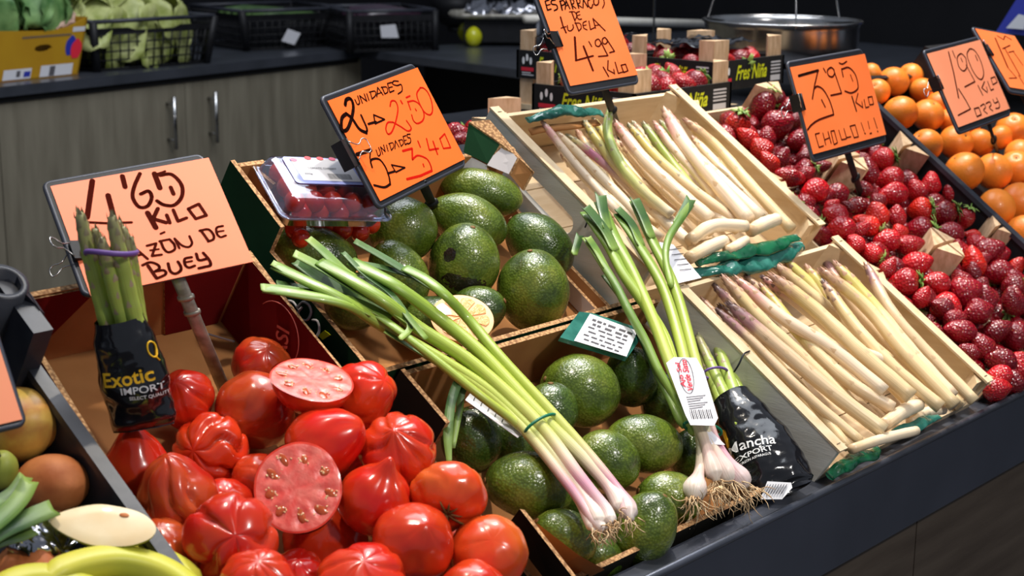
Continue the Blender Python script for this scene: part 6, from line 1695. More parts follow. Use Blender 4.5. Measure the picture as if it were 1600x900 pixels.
K2 = SK(500, 100, 4.09, [('k', 'c', 20, [(160, 262), (168, 228), (196, 224), (212, 268), (205, 330), (178, 410), (150, 428), (136, 400), (140, 345), (168, 318)]), ('k', 'c', 20, [(168, 318), (205, 350), (250, 415), (295, 440)]), ('k', 'c', 14, [(295, 440), (298, 410), (262, 328)]),
 ('k', 'c', 8, [(222, 228), (238, 258), (252, 248), (240, 205)]), ('k', 'l', 8, [(270, 250), (252, 202), (298, 238), (282, 192)]), ('k', 'l', 8, [(298, 190), (312, 232)]), ('k', 'l', 8, [(320, 178), (332, 224)]), ('k', 'c', 7, [(314, 180), (350, 174), (354, 200), (332, 224)]),
 ('k', 'l', 8, [(362, 210), (368, 150), (402, 198)]), ('k', 'l', 6, [(366, 192), (394, 182)]), ('k', 'l', 9, [(395, 148), (414, 192)]), ('k', 'c', 7, [(390, 150), (424, 148), (432, 178), (414, 192)]), ('k', 'l', 8, [(458, 118), (430, 125), (446, 182), (472, 170)]), ('k', 'l', 7, [(438, 152), (462, 146)]), ('k', 'c', 8, [(500, 110), (470, 110), (464, 128), (492, 138), (518, 132), (524, 170), (498, 192)]),
 ('k', 'l', 13, [(308, 384), (358, 370)]), ('k', 'l', 10, [(342, 325), (412, 354), (352, 382), (342, 325)]),
 ('r', 'c', 9, [(447, 270), (455, 238), (482, 240), (497, 285), (485, 360), (460, 430), (435, 448), (420, 415), (432, 375), (465, 372)]), ('r', 'c', 9, [(465, 372), (515, 400), (560, 428), (582, 410), (552, 362)]), ('r', 'l', 11, [(515, 235), (525, 252)]),
 ('r', 'l', 9, [(550, 215), (574, 204)]), ('r', 'l', 9, [(560, 240), (578, 292)]), ('r', 'c', 9, [(560, 242), (600, 236), (640, 265), (664, 320), (655, 362), (620, 380), (596, 360), (585, 325)]), ('r', 'l', 9, [(609, 288), (615, 298)]),
 ('r', 'c', 9, [(640, 152), (618, 190), (632, 245), (665, 305), (700, 325), (718, 300), (712, 240), (690, 185), (662, 155), (640, 152)]),
 ('k', 'c', 7, [(358, 550), (372, 588), (386, 572), (374, 535)]), ('k', 'l', 7, [(400, 576), (386, 530), (416, 560), (406, 518)]), ('k', 'l', 7, [(424, 518), (434, 556)]), ('k', 'l', 7, [(442, 508), (456, 552)]), ('k', 'c', 6, [(438, 510), (464, 504), (470, 528), (456, 552)]), ('k', 'l', 7, [(478, 542), (480, 490), (504, 530)]), ('k', 'l', 7, [(504, 488), (518, 526)]), ('k', 'c', 6, [(500, 490), (524, 484), (532, 508), (518, 526)]),
 ('k', 'l', 7, [(548, 458), (530, 464), (544, 516), (560, 506)]), ('k', 'l', 5, [(537, 490), (552, 486)]), ('k', 'c', 7, [(576, 448), (556, 452), (560, 470), (576, 474), (578, 500), (562, 512)]),
 ('k', 'l', 20, [(235, 578), (325, 550)]), ('k', 'l', 9, [(322, 548), (318, 600), (332, 662)]), ('k', 'c', 12, [(332, 660), (325, 615), (375, 608), (415, 655), (440, 720), (448, 770)]), ('k', 'c', 13, [(448, 768), (410, 788), (345, 775)]),
 ('k', 'l', 12, [(432, 700), (476, 686)]), ('k', 'l', 9, [(456, 645), (542, 662), (484, 692)]), ('k', 'l', 9, [(456, 645), (484, 692)]),
 ('r', 'l', 12, [(528, 556), (588, 540), (590, 610)]), ('r', 'c', 10, [(590, 610), (625, 585), (680, 605), (705, 645), (714, 680)]), ('r', 'l', 13, [(714, 682), (640, 715), (555, 736)]), ('r', 'l', 10, [(658, 640), (663, 655)]), ('r', 'l', 10, [(625, 493), (640, 530)]),
 ('r', 'l', 10, [(680, 478), (698, 550), (756, 540)]), ('r', 'l', 11, [(722, 495), (750, 576)]), ('r', 'l', 9, [(765, 478), (788, 540), (834, 534), (796, 446), (765, 478)])])
K3 = SK(820, 0, 6, [('k', 'l', 12, [(225, 0), (190, 12), (212, 96), (246, 85)]), ('k', 'l', 10, [(200, 52), (236, 42)]), ('k', 'c', 12, [(285, 0), (250, 8), (252, 38), (296, 48), (304, 82), (276, 100)]), ('k', 'l', 14, [(330, 10), (350, 94)]), ('k', 'c', 11, [(326, 12), (362, 6), (372, 38), (346, 52)]),
 ('k', 'l', 11, [(378, 88), (386, 5), (422, 82)]), ('k', 'l', 9, [(384, 55), (410, 48)]), ('k', 'l', 12, [(425, 0), (450, 84)]), ('k', 'c', 10, [(422, -5), (455, 0), (458, 32), (438, 44), (478, 78)]), ('k', 'l', 12, [(482, -5), (505, 76)]), ('k', 'c', 10, [(478, -8), (512, -6), (514, 28), (494, 38), (532, 70)]),
 ('k', 'l', 11, [(545, 74), (548, -6), (588, 66)]), ('b', 'c', 12, [(612, -8), (590, 10), (596, 55), (622, 76), (638, 42)]), ('b', 'c', 12, [(650, -20), (645, 20), (662, 50), (688, 36), (690, -5), (668, -22), (650, -20)]), ('b', 'c', 10, [(738, -8), (745, 36), (728, 76)]),
 ('b', 'l', 12, [(438, 112), (470, 196)]), ('b', 'c', 9, [(416, 112), (466, 112), (486, 152), (468, 194)]), ('b', 'c', 10, [(512, 108), (486, 120), (490, 160), (508, 182), (532, 178)]), ('b', 'l', 8, [(488, 148), (518, 138)]),
 ('b', 'l', 14, [(334, 160), (356, 240), (386, 306)]), ('b', 'l', 9, [(338, 264), (386, 250)]), ('b', 'c', 10, [(398, 240), (405, 282), (432, 288), (454, 262), (450, 232)]), ('b', 'l', 11, [(474, 212), (506, 292)]), ('b', 'c', 9, [(468, 218), (516, 220), (528, 262), (506, 292)]), ('b', 'c', 10, [(576, 198), (546, 216), (552, 262), (582, 280)]), ('b', 'l', 8, [(548, 240), (576, 234)]),
 ('b', 'l', 10, [(600, 198), (615, 278), (652, 260)]), ('b', 'l', 11, [(662, 264), (638, 174), (752, 288)]), ('b', 'l', 8, [(652, 240), (704, 234)]), ('b', 'l', 19, [(468, 350), (480, 560)]), ('b', 'l', 14, [(476, 568), (640, 524)]), ('b', 'l', 18, [(550, 435), (638, 660)]), ('b', 'l', 11, [(600, 390), (626, 436)]),
 ('b', 'c', 11, [(712, 395), (690, 368), (662, 384), (665, 425), (695, 435), (716, 405)]), ('b', 'l', 12, [(710, 390), (778, 522), (690, 530)]), ('b', 'c', 11, [(772, 380), (750, 352), (726, 372), (735, 408), (760, 410), (776, 388)]), ('b', 'l', 12, [(768, 368), (840, 482), (795, 494)]),
 ('b', 'l', 12, [(735, 630), (784, 716)]), ('b', 'l', 11, [(780, 568), (776, 655), (836, 688)]), ('b', 'l', 9, [(832, 650), (842, 694)]), ('b', 'l', 11, [(846, 584), (876, 688), (928, 672)]), ('b', 'l', 11, [(902, 612), (944, 602), (966, 664), (926, 680), (902, 612)])])
K4 = SK(1220, 70, 5, [('k', 'l', 17, [(138, 243), (292, 200)]), ('b', 'l', 13, [(290, 202), (262, 320), (246, 422)]), ('b', 'c', 13, [(258, 345), (285, 325), (330, 350), (375, 425), (402, 500), (412, 545)]), ('b', 'c', 13, [(412, 545), (300, 585), (240, 625), (208, 665)]), ('b', 'l', 12, [(318, 430), (346, 486)]),
 ('b', 'l', 12, [(333, 185), (350, 216)]), ('b', 'c', 12, [(415, 195), (392, 178), (364, 200), (372, 240), (402, 250), (422, 222)]), ('b', 'l', 12, [(412, 195), (474, 378), (390, 396)]), ('b', 'c', 11, [(455, 142), (482, 150), (514, 130)]), ('b', 'l', 13, [(474, 190), (486, 248)]), ('b', 'c', 12, [(478, 190), (530, 178), (580, 230), (602, 310), (596, 350), (550, 376), (500, 362)]), ('b', 'l', 9, [(543, 234), (562, 284)]),
 ('k', 'l', 14, [(555, 405), (590, 516)]), ('b', 'l', 10, [(602, 380), (585, 450), (640, 490)]), ('b', 'l', 8, [(632, 445), (640, 490)]), ('b', 'l', 9, [(650, 428), (662, 492), (688, 484)]), ('b', 'l', 9, [(680, 410), (712, 404), (724, 464), (694, 470), (680, 410)]),
 ('b', 'l', 9, [(300, 690), (268, 698), (298, 802), (332, 790)]), ('b', 'l', 9, [(328, 690), (350, 780)]), ('b', 'l', 8, [(342, 742), (376, 728)]), ('b', 'l', 10, [(368, 680), (392, 768)]), ('b', 'l', 9, [(390, 676), (416, 670), (442, 765), (415, 780), (390, 676)]), ('b', 'l', 9, [(452, 668), (474, 742), (512, 734)]), ('b', 'l', 9, [(492, 655), (512, 726), (546, 718)]), ('b', 'l', 9, [(540, 636), (580, 626), (606, 718), (572, 726), (540, 636)]),
 ('b', 'l', 7, [(626, 608), (650, 675)]), ('b', 'l', 10, [(654, 690), (660, 694)]), ('b', 'l', 7, [(680, 598), (692, 655)]), ('b', 'l', 10, [(696, 694), (708, 690)]), ('b', 'l', 8, [(726, 572), (752, 652)]), ('b', 'l', 10, [(754, 676), (758, 678)])])
K5 = SK(1440, 30, 5, [('b', 'l', 14, [(210, 258), (250, 420), (288, 614)]), ('b', 'l', 12, [(288, 545), (342, 630), (380, 700)]), ('b', 'l', 10, [(380, 702), (284, 752)]), ('b', 'l', 10, [(240, 248), (262, 302)]), ('b', 'c', 10, [(345, 305), (310, 270), (278, 300), (290, 370), (325, 405), (352, 375), (346, 310)]), ('b', 'l', 10, [(348, 360), (416, 488), (336, 530)]),
 ('b', 'c', 10, [(372, 234), (354, 280), (388, 380), (430, 450), (468, 470), (484, 420), (462, 330), (425, 260), (395, 234), (372, 234)]), ('b', 'l', 11, [(420, 284), (436, 322)]), ('b', 'l', 9, [(306, 305), (318, 332)]), ('b', 'l', 11, [(440, 520), (476, 592)]), ('b', 'l', 10, [(490, 488), (470, 538), (512, 572)]), ('b', 'l', 8, [(505, 530), (515, 562)]), ('b', 'l', 9, [(515, 488), (540, 556), (562, 546)]), ('b', 'l', 9, [(540, 462), (572, 450), (590, 492), (556, 512), (540, 462)]),
 ('b', 'l', 10, [(410, 700), (446, 690), (466, 746), (432, 762), (410, 700)]), ('b', 'c', 9, [(458, 680), (486, 664), (498, 690), (484, 712), (512, 738)]), ('b', 'c', 9, [(502, 660), (530, 646), (542, 670), (528, 692), (556, 716)]), ('b', 'c', 9, [(556, 628), (570, 655), (596, 644)]), ('b', 'c', 9, [(584, 616), (606, 665), (604, 692), (578, 698)])])
K6 = SK(1440, 30, 5, [('b', 'l', 13, [(575, 150), (672, 375)]), ('b', 'l', 8, [(590, 130), (640, 160), (650, 130), (700, 160)]), ('b', 'l', 9, [(632, 232), (690, 205)]), ('b', 'l', 10, [(650, 230), (700, 320), (770, 445)]), ('b', 'l', 8, [(680, 260), (720, 250)]), ('b', 'l', 8, [(720, 260), (790, 360)]), ('b', 'l', 8, [(672, 378), (742, 460), (684, 462)]), ('b', 'l', 8, [(756, 440), (800, 510)])])
sgs = {}
sgs[1] = Sign(0, 0, (-.711, .371, .328), -26.6, 47.8, 9.4, .162, .136)
make_sign(sgs[1], 'card_salmon', 'orange card price sign for beef tomatoes in a grey frame, behind the upright asparagus', K1, [(282, 440), PX(300, 500, -.02), PX(352, 612, -.095)], clip=(128, 392, 34, 38, False), fr=(.0045, -.006, .006, -.004), worn=True)
stake_w = .0060
sgs[2] = Sign(0, 0, (-.325, .420, .378), 12.6, 28.5, 6.6, .204, .126)
make_sign(sgs[2], 'card_bright', 'bright orange avocado price sign with red and black prices above the upper avocados', K2, [(668, 292), PX(678, 300, .0), PX(690, 350, -.09)], clip=(545, 240, 44, 32, True), fr=(.005, -.003, .005, .006))
sgs[3] = Sign(0, 0, (.076, .472, .481), -12.5, 28.1, 4.5, .121, .165)
make_sign(sgs[3], 'card_orange', 'tall orange asparagus price sign cut off by the top edge', K3, [(948, 138), PX(955, 155, .03), PX(970, 215, -.07)], clip=(868, 62, 26, 26, False), fr=(.004, -.002, .004, .010))
sgs[4] = Sign(0, 0, (.513, .324, .352), 2.1, 19.6, 1.4, .234, .132)
make_sign(sgs[4], 'card_orange', 'orange strawberry price sign with three exclamation marks, on a black stake', K4, [(1326, 232), PX(1336, 262, .0), PX(1352, 325, -.09)], clip=(1250, 160, 26, 26, False), fr=(.000, -.004, .007, .010))
sgs[5] = Sign(0, 0, (.839, .273, .363), 3.2, 27.7, 2.8, .223, .128)
make_sign(sgs[5], 'card_pink', 'pale orange price sign among the oranges', K5, [(1545, 182), PX(1550, 205, .0), PX(1562, 250, -.09)], clip=(1466, 130, 22, 22, False), fr=(.002, -.004, .005, .009))
sgs[6] = Sign(0, 0, (1.036, .292, .384), -2.6, 43.4, -12.0, .116, .131)
make_sign(sgs[6], 'card_orange', 'orange price sign at the right edge, turned away behind the pale one', K6, [(1600, 146), PX(1612, 170, .0), PX(1640, 230, -.09)], clip=(1543, 78, 22, 14, False), fr=(.003, .002, .003, .008))
s7 = Sign(0, 0, (0, 0, 0), -20, 40, 6, .10, .11)
s7.c = PT(-20, 618, 1.28); s7.t = 1.28
s7.c = PX(35, 655, .05)-s7.e*.05+s7.u*.055
make_sign(s7, 'card_pink', 'corner of a blank pale orange card over the mottled pear at the left edge', [], [(-20, 690), PX(-10, 700, .0), PX(0, 740, -.09)], fr=(.002, .001, .002, .003))

# ------------------------------------------------------------------ strawberry crates behind
def stack_crate(cx0, cy0, wx, wy, ztop, H, label, seed, film_=False, posts=.036):
    """near left corner (world x,y from the tray origin), axis aligned"""
    t = thing('strawberry_crate', Wr(cx0+wx/2, cy0+wy/2, ztop-H), label, 'crate', None)
    th = .005; hp = .052
    z0, z1 = ztop-hp, ztop
    def pan(x0, y0, x1, y1):
        b = B(); b.hexa([Wr(x0, y0, z0), Wr(x1, y0, z0), Wr(x1, y1, z0), Wr(x0, y1, z0), Wr(x0, y0, z1), Wr(x1, y0, z1), Wr(x1, y1, z1), Wr(x0, y1, z1)]); return b.build('side_panel', 'void_black', t)
    pl_ = pan(cx0, cy0, cx0+th, cy0+wy); pf_ = pan(cx0, cy0, cx0+wx, cy0+th); pan(cx0+wx-th, cy0, cx0+wx, cy0+wy); pan(cx0, cy0+wy-th, cx0+wx, cy0+wy)
    for par, o0, ex_, ln in ((pl_, Wr(cx0-.0006, cy0+wy, z0), Vector((0, -1, 0)), wy), (pf_, Wr(cx0, cy0-.0006, z0), Vector((1, 0, 0)), wx)):
        ez_ = UPZ; nn_ = -XV if par is pl_ else Vector((0, -1, 0))
        b = B(); text_on(b, 'Fres Niña', o0+ex_*ln*.30+ez_*.016, ex_, ez_, ln*.44, .026, shear=.35, bold=.02); b.build('printed_name', 'print_yellow', par)
        b = B()
        for (x, y, w_, h_) in ((.80, .008, .14, .010), (.80, .022, .14, .003), (.80, .028, .14, .003), (.80, .034, .14, .003), (.80, .040, .14, .003)):
            b.plate([o0+ex_*ln*x+ez_*y, o0+ex_*ln*(x+w_)+ez_*y, o0+ex_*ln*(x+w_)+ez_*(y+h_), o0+ex_*ln*x+ez_*(y+h_)], nn_, .0002)
        for (x, y, w_, h_) in ((.08, .010, .12, .002), (.08, .006, .16, .002)):
            b.plate([o0+ex_*ln*x+ez_*y, o0+ex_*ln*(x+w_)+ez_*y, o0+ex_*ln*(x+w_)+ez_*(y+h_), o0+ex_*ln*x+ez_*(y+h_)], nn_, .0002)
        pq = b.build('printed_label', 'paper_grey', par); pq['kind'] = 'stuff'
        b = B()
        for k in range(3):
            cx_ = .10+.05*k; b.add([o0+ex_*ln*cx_+ez_*(.033+.006*(k == 1))+(ex_*math.cos(a)*.6+ez_*math.sin(a)*1.3)*.0055 for a in [2*math.pi*q/10 for q in range(10)]], [tuple(range(10))], 0, None, False)
        pq = b.build('printed_figures', 'print_white', par); pq['kind'] = 'stuff'
        b = B(); b.plate([o0+ex_*ln*.07+ez_*.014, o0+ex_*ln*.24+ez_*.014, o0+ex_*ln*.24+ez_*.021, o0+ex_*ln*.07+ez_*.021], nn_, .0002); b.build('printed_banner', 'print_red', par)
    for sx, sy in ((0, 0), (1, 0), (0, 1), (1, 1)):
        x = cx0+th if sx == 0 else cx0+wx-th; y = cy0+th if sy == 0 else cy0+wy-th; dx = .045 if sx == 0 else -.045; dy = .032 if sy == 0 else -.032
        b = B(); zb, zt2 = ztop-H, ztop+posts
        V = [Wr(x, y, zb), Wr(x+dx, y, zb), Wr(x, y+dy, zb), Wr(x, y, zt2), Wr(x+dx, y, zt2), Wr(x, y+dy, zt2)]
        b.add(V, [(0, 1, 2), (3, 4, 5), (0, 1, 4, 3), (1, 2, 5, 4), (2, 0, 3, 5)], 0, None, False); b.build('corner_post', 'post_wood', t)
    b = B(); b.hexa([Wr(cx0, cy0, ztop-H), Wr(cx0+wx, cy0, ztop-H), Wr(cx0+wx, cy0+wy, ztop-H), Wr(cx0, cy0+wy, ztop-H), Wr(cx0, cy0, ztop-H+.01), Wr(cx0+wx, cy0, ztop-H+.01), Wr(cx0+wx, cy0+wy, ztop-H+.01), Wr(cx0, cy0+wy, ztop-H+.01)]); b.build('base', 'poplar_x', t)
    rr = random.Random(seed); nx = max(2, round(wx/.043)); ny = max(2, round(wy/.043))
    for i in range(nx):
        for j in range(ny):
            x = cx0+.022+(wx-.044)*i/(nx-1); y = cy0+.022+(wy-.044)*j/(ny-1)
            if (i in (0, nx-1)) and (j in (0, ny-1)): continue
            c = 1 if rr.random() < .4 else 0
            put_berry(Wr(x+rr.uniform(-.004, .004), y+rr.uniform(-.004, .004), ztop+(.004 if not film_ else -.006)+rr.uniform(-.004, .006)), Vector((rr.uniform(-1, 1), rr.uniform(-1, 1), rr.uniform(-.4, .4))), rr.uniform(.020, .025), 'strawberry_red' if rr.random() < .6 else 'strawberry_deep', c, rr.randint(0, 2), ('leafy strawberry in the ' if c else 'plain strawberry in the ')+label.split(',')[0], ('leafy' if c else 'plain')+' strawberries in the '+label.split(',')[0])
    if film_:
        b = B(); n = 16; V = []
        for i in range(n+1):
            for j in range(n+1):
                x = i/n; y = j/n; e = min(x, 1-x, y, 1-y)
                z = ztop+.020-.016*math.exp(-(e/.12)**2)*0+.010*noise.noise(Vector((x*5, y*5, seed)))+.004*noise.noise(Vector((x*14, y*14, seed)))
                V.append(Wr(cx0+.03+(wx-.05)*x, cy0+.05+(wy-.06)*y, z+.004))
        F = [(i*(n+1)+j, (i+1)*(n+1)+j, (i+1)*(n+1)+j+1, i*(n+1)+j+1) for i in range(n) for j in range(n)]
        b.add(V, F); o = b.build('cover_film', 'film_black', t); mo = o.modifiers.new('s', 'SOLIDIFY'); mo.thickness = .0006
    return t
stack_crate(.385, .620, .272, .217, .35, .080, 'printed crate right behind the tall price sign, nearest of three', 1)
stack_crate(.668, .665, .223, .190, .379, .109, 'film covered printed crate under the steel bowl', 2, True)
stack_crate(.600, .885, .250, .180, .380, .110, 'film covered printed crate farthest back, left of the bowl', 3, True)
stack_crate(.08, .655, .250, .19, .288, .028, 'low wooden crate half hidden behind the upper asparagus crate', 4, posts=.045)

# ------------------------------------------------------------------ things on the counters
def obox(bd, o, d, n, a0, a1, b0, b1, z0, z1, mi=0): slab(bd, o, d, n, a0, a1, b0, b1, zc+z0, zc+z1, mi)
def along(px, py=120): 
    q = PZ(px, py, .2); return (q-cA).dot(dl), (q-cA).dot(nl)
# yellow cardboard box with cabbages
a1, n1 = along(140, 119); a0, n0 = along(-40, 130)
yb = thing('cardboard_box', cA+dl*(a0+a1)/2+nl*n1, 'yellow cardboard box of cabbages with a blue and red fruit print on the grey counter', 'box')
nf_ = (n0+n1)/2; HB = .150
P0, P1 = cA+dl*a0+nl*nf_, cA+dl*a1+nl*nf_
def yq(x, y, e=0.0): return P0+(P1-P0)*x+dl*(y*.045)+Vector((0, 0, zc-P0.z+y*HB))-nl*e
sl_ = Vector((0, 0, 1))
b = B()   # front with a hand hole
outl = [(0, 0), (.25, 0), (.5, 0), (.75, 0), (1, 0), (1, .5), (1, 1.0), (.8, .85), (.62, .80), (.4, .82), (0, .86), (0, .4)]
hc = (.55, .52)
inn = [(hc[0]+.10*math.cos(math.atan2(y-hc[1], x-hc[0])), hc[1]+.06*math.sin(math.atan2(y-hc[1], x-hc[0]))) for x, y in outl]
k = len(outl); V = [yq(*p) for p in outl]+[yq(*p) for p in inn]+[yq(p[0], p[1], -.006) for p in outl]+[yq(p[0], p[1], -.006) for p in inn]
F = []
for i in range(k):
    j = (i+1) % k; F += [(i, j, k+j, k+i), (2*k+j, 2*k+i, 3*k+i, 3*k+j), (i, 2*k+i, 2*k+j, j), (k+j, 3*k+j, 3*k+i, k+i)]
b.add(V, F, 0, None, False); yf = b.build('front_panel', 'cardboard_yellow', yb)
for (s0_, s1_) in ((0, 0), (1, 1)):
    b = B(); pa, pb = yq(s0_, 0), yq(s0_, 1); b.plate([pa, pb, pb+nl*.26, pa+nl*.26], dl, .006); b.build('side_panel', 'cardboard_yellow', yb)
b = B(); b.plate([yq(0, 0)+nl*.26, yq(1, 0)+nl*.26, yq(1, 1)+nl*.26, yq(0, .9)+nl*.26], -nl, .006); b.build('back_panel', 'cardboard_yellow', yb)
b = B(); b.plate([yq(0, .03), yq(1, .03), yq(1, .03)+nl*.26, yq(0, .03)+nl*.26], UPZ, .004); b.build('base', 'cardboard', yb)
for (cx_, cy_, rx, ry, m_) in ((.86, .52, .062, .17, 'print_blue'), (.925, .46, .062, .17, 'print_red')):
    b = B(); b.plate([yq(cx_+rx*math.cos(t), cy_+ry*math.sin(t)*(1+.1*math.sin(5*t)), .0008+(m_ == 'print_red')*.0005) for t in [2*math.pi*q/20 for q in range(20)]], -nl, .0003); b.build('printed_fruit', m_, yf)
for (x0, y0, x1, y1, m_) in ((.16, .03, .46, .20, 'paper_grey'), (.56, .03, .92, .22, 'paper_grey'), (.38, .06, .45, .15, 'print_blue'), (.66, .04, .72, .2, 'print_grey'), (.85, .76, .99, .84, 'paper_grey'), (.30, .07, .34, .17, 'print_grey')):
    b = B(); e = .0008 if m_ == 'paper_grey' else .0014; b.plate([yq(x0, y0, e), yq(x1, y0, e), yq(x1, y1, e), yq(x0, y1, e)], -nl, .0003); b.build('printed_panel', m_, yf)
b = B(); 
for k in range(26): 
    x = .30+k*.021; b.plate([yq(x, .70, .001), yq(x+.014, .70, .001), yq(x+.014, .735, .001), yq(x, .735, .001)], -nl, .0003)
b.build('printed_line', 'print_grey', yf)
def leafy(c, r_, n, mat, label, name, cat, group, seed, up=UPZ, tall=1.0):
    rr = random.Random(seed); t = thing(name, c-Vector((0, 0, r_)), label, cat, group)
    b = B(); b.blob(lambda th, a: c+Vector((r_*.75*math.sin(th)*math.cos(a), r_*.75*math.sin(th)*math.sin(a), r_*.75*tall*math.cos(th))), 16, 10); b.build('heart', mat, t)
    for k in range(n):
        a = 2*math.pi*k/n*1.6+rr.uniform(-.3, .3); el = rr.uniform(-.2, .7); d = Vector((math.cos(a)*math.cos(el), math.sin(a)*math.cos(el), math.sin(el)*tall))
        X1 = Vector((-math.sin(a), math.cos(a), 0)); Y1 = X1.cross(d)*-1
        b = B(); m_ = 8; V = []
        for i in range(m_+1):
            for j in range(m_+1):
                x = (i/m_-.5)*2; y = (j/m_-.5)*2; q = 1-(x*x+y*y)*.22
                ed = max(abs(x), abs(y))
                V.append(c+d*r_*(.72+.25*q)+X1*x*r_*.75*(1-.2*y*y)+Y1*y*r_*.85*tall*(1-.2*x*x)+d*r_*.22*noise.noise(Vector((x*2.5, y*2.5, k+seed)))*ed)
        b.add(V, [(i*(m_+1)+j, (i+1)*(m_+1)+j, (i+1)*(m_+1)+j+1, i*(m_+1)+j+1) for i in range(m_) for j in range(m_)])
        o = b.build('leaf', mat, t); mo = o.modifiers.new('s', 'SOLIDIFY'); mo.thickness = .0012
leafy(yq(.22, 1.0)+nl*.09+UPZ*.015, .075, 9, 'cabbage', 'pale green leafy cabbage at the left end of the yellow box', 'cabbage', 'cabbage', 'cabbages', 1)
leafy(yq(.62, 1.0)+nl*.08+UPZ*.02, .08, 10, 'cabbage', 'green leafy cabbage spilling over the middle of the yellow box', 'cabbage', 'cabbage', 'cabbages', 2)
film([yq(.66, .86)+nl*.01, yq(.78, .92)+nl*.02, yq(.90, .98)+nl*.04, yq(.98, 1.06)+nl*.06], .020, 'wrap_paper', 'crumpled brown paper sticking out of the yellow cardboard box', name='wrapping_paper', seed=14, cat='paper')

def mesh_crate(A, D, Nn, wx, wy, H, label, flare=.02, bars=12, rows=4, mat='plastic_black', notch=True):
    """black lattice crate: A near-left bottom corner, D along, Nn depth"""
    t = thing('plastic_crate', A+D*wx/2+Nn*wy/2, label, 'crate')
    def q(x, y, z): return A+D*(x*(wx)+ (x-.5)*flare*z*2)+Nn*(y*wy+(y-.5)*flare*z*2)+UPZ*(z*H)
    for nm_, fa in (('front', lambda x, z: q(x, 0, z)), ('back', lambda x, z: q(x, 1, z)), ('left', lambda x, z: q(0, x, z)), ('right', lambda x, z: q(1, x, z))):
        b = B()
        nb = bars if nm_ in ('front', 'back') else int(bars*wy/wx)+2
        for k in range(nb+1):
            x = .06+.88*k/nb; b.tube([fa(x, .05), fa(x, .74)], .0022, 4)
        for k in range(rows+1):
            z = .05+.69*k/rows; b.tube([fa(.03, z), fa(.97, z)], .0022, 4)
        b.build('lattice', mat, t)
        b = B(); b.plate([fa(0, .72), fa(1, .72), fa(1, .86), fa(.72, .86), fa(.66, .80), fa(.34, .80), fa(.28, .86), fa(0, .86)] if notch else [fa(0, .74), fa(1, .74), fa(1, .9), fa(0, .9)], (0, 0, 1) if False else ((-Nn) if nm_ == 'front' else Nn if nm_ == 'back' else (-D if nm_ == 'left' else D)), .004)
        b.build('upper_band', mat, t)
        b = B(); b.tube([fa(.0, 1), fa(1, 1)], .006, 8); b.build('rim', 'plastic_crate', t)
    for x, y in ((0, 0), (1, 0), (0, 1), (1, 1)):
        b = B(); b.tube([q(x, y, 0), q(x, y, 1)], .012, 8); b.build('corner_post', mat, t)
    b = B(); b.plate([q(0, 0, .03), q(1, 0, .03), q(1, 1, .03), q(0, 1, .03)], UPZ, .004); b.build('base', mat, t)
    return q
A = PZ(152, 113, .2); A.z = zc; Bq = PZ(322, 99, .2); Bq.z = zc
D = (Bq-A); wx = D.length; D.normalize(); Nn = Vector((-D.y, D.x, 0))
qe = mesh_crate(A, D, Nn, wx, .34, .135, 'black lattice crate of endives beside the yellow box')
for k, (x, y, s_) in enumerate([(.18, .25, 1), (.45, .22, 1), (.75, .28, 1), (.30, .65, 1), (.62, .65, 1)]):
    leafy(qe(x, y, .62), .072, 8, 'endive', 'pale yellow-green endive head, %s in the black lattice crate' % ['front left', 'front middle', 'front right', 'back left', 'back right'][k], 'endive', 'lettuce', 'endives in the lattice crate', 20+k, tall=1.5)
A = PZ(386, 80, .2); A.z = zc; Bq = PZ(524, 73, .2); Bq.z = zc; D = (Bq-A); wx = D.length; D.normalize(); Nn = Vector((-D.y, D.x, 0))
q3_ = mesh_crate(A, D, Nn, wx, .3, .125, 'dark crate of courgettes at the back of the counter with a tilted white tag', flare=.03, notch=False)
for k in range(6):
    b = B(); c = q3_(.5, .15+.13*k, .80+.04*(k % 2)); b.tube([c-D*wx*.38, c-D*wx*.1+UPZ*.004, c+D*wx*.36-UPZ*.004], [.014, .018, .013], 12)
    o = b.build('courgette', 'leaf_dark', origin=c); tag(o, 'dark green courgette, %s from the front in the dark crate' % ORD[k].replace(' from the left', '').replace('leftmost', 'first'), 'courgette', 'courgettes in the crate')
def tagcard(pts, label, d, e=.0):
    b = B(); c = (pts[0]+pts[2])/2; b.plate(pts, d, .001); o = b.build('label_card', 'paper_grey', origin=c); tag(o, label, 'label')
cn = A+UPZ*.06-Nn*.02
tagcard([PP(x, y, cn, Nn) for x, y in ((440, 64), (460, 70), (470, 52), (450, 45))], 'tilted white tag on the front of the courgette crate', -Nn)
A = PZ(547, 82, .2); A.z = zc; Bq = PZ(680, 78, .2); Bq.z = zc; D = (Bq-A); wx = D.length; D.normalize(); Nn = Vector((-D.y, D.x, 0))
q4_ = mesh_crate(A, D, Nn, wx, .3, .125, 'dark crate of aubergines standing in the counter corner with a white tag', flare=.0, notch=False)
for k in range(5):
    b = B(); c = q4_(.5, .15+.16*k, .85); b.tube([c-D*wx*.36, c-D*wx*.15, c+D*wx*.15, c+D*wx*.38], [.012, .024, .028, .014], 14)
    o = b.build('aubergine', 'aubergine', origin=c); tag(o, 'dark aubergine, %s from the front in the corner crate' % ORD[k].replace(' from the left', '').replace('leftmost', 'first'), 'aubergine', 'aubergines in the crate')
cn = A+UPZ*.06-Nn*.006
tagcard([PP(x, y, cn, Nn) for x, y in ((596, 59), (623, 59), (618, 38), (594, 40))], 'white tag on the front of the aubergine crate in the corner', -Nn)

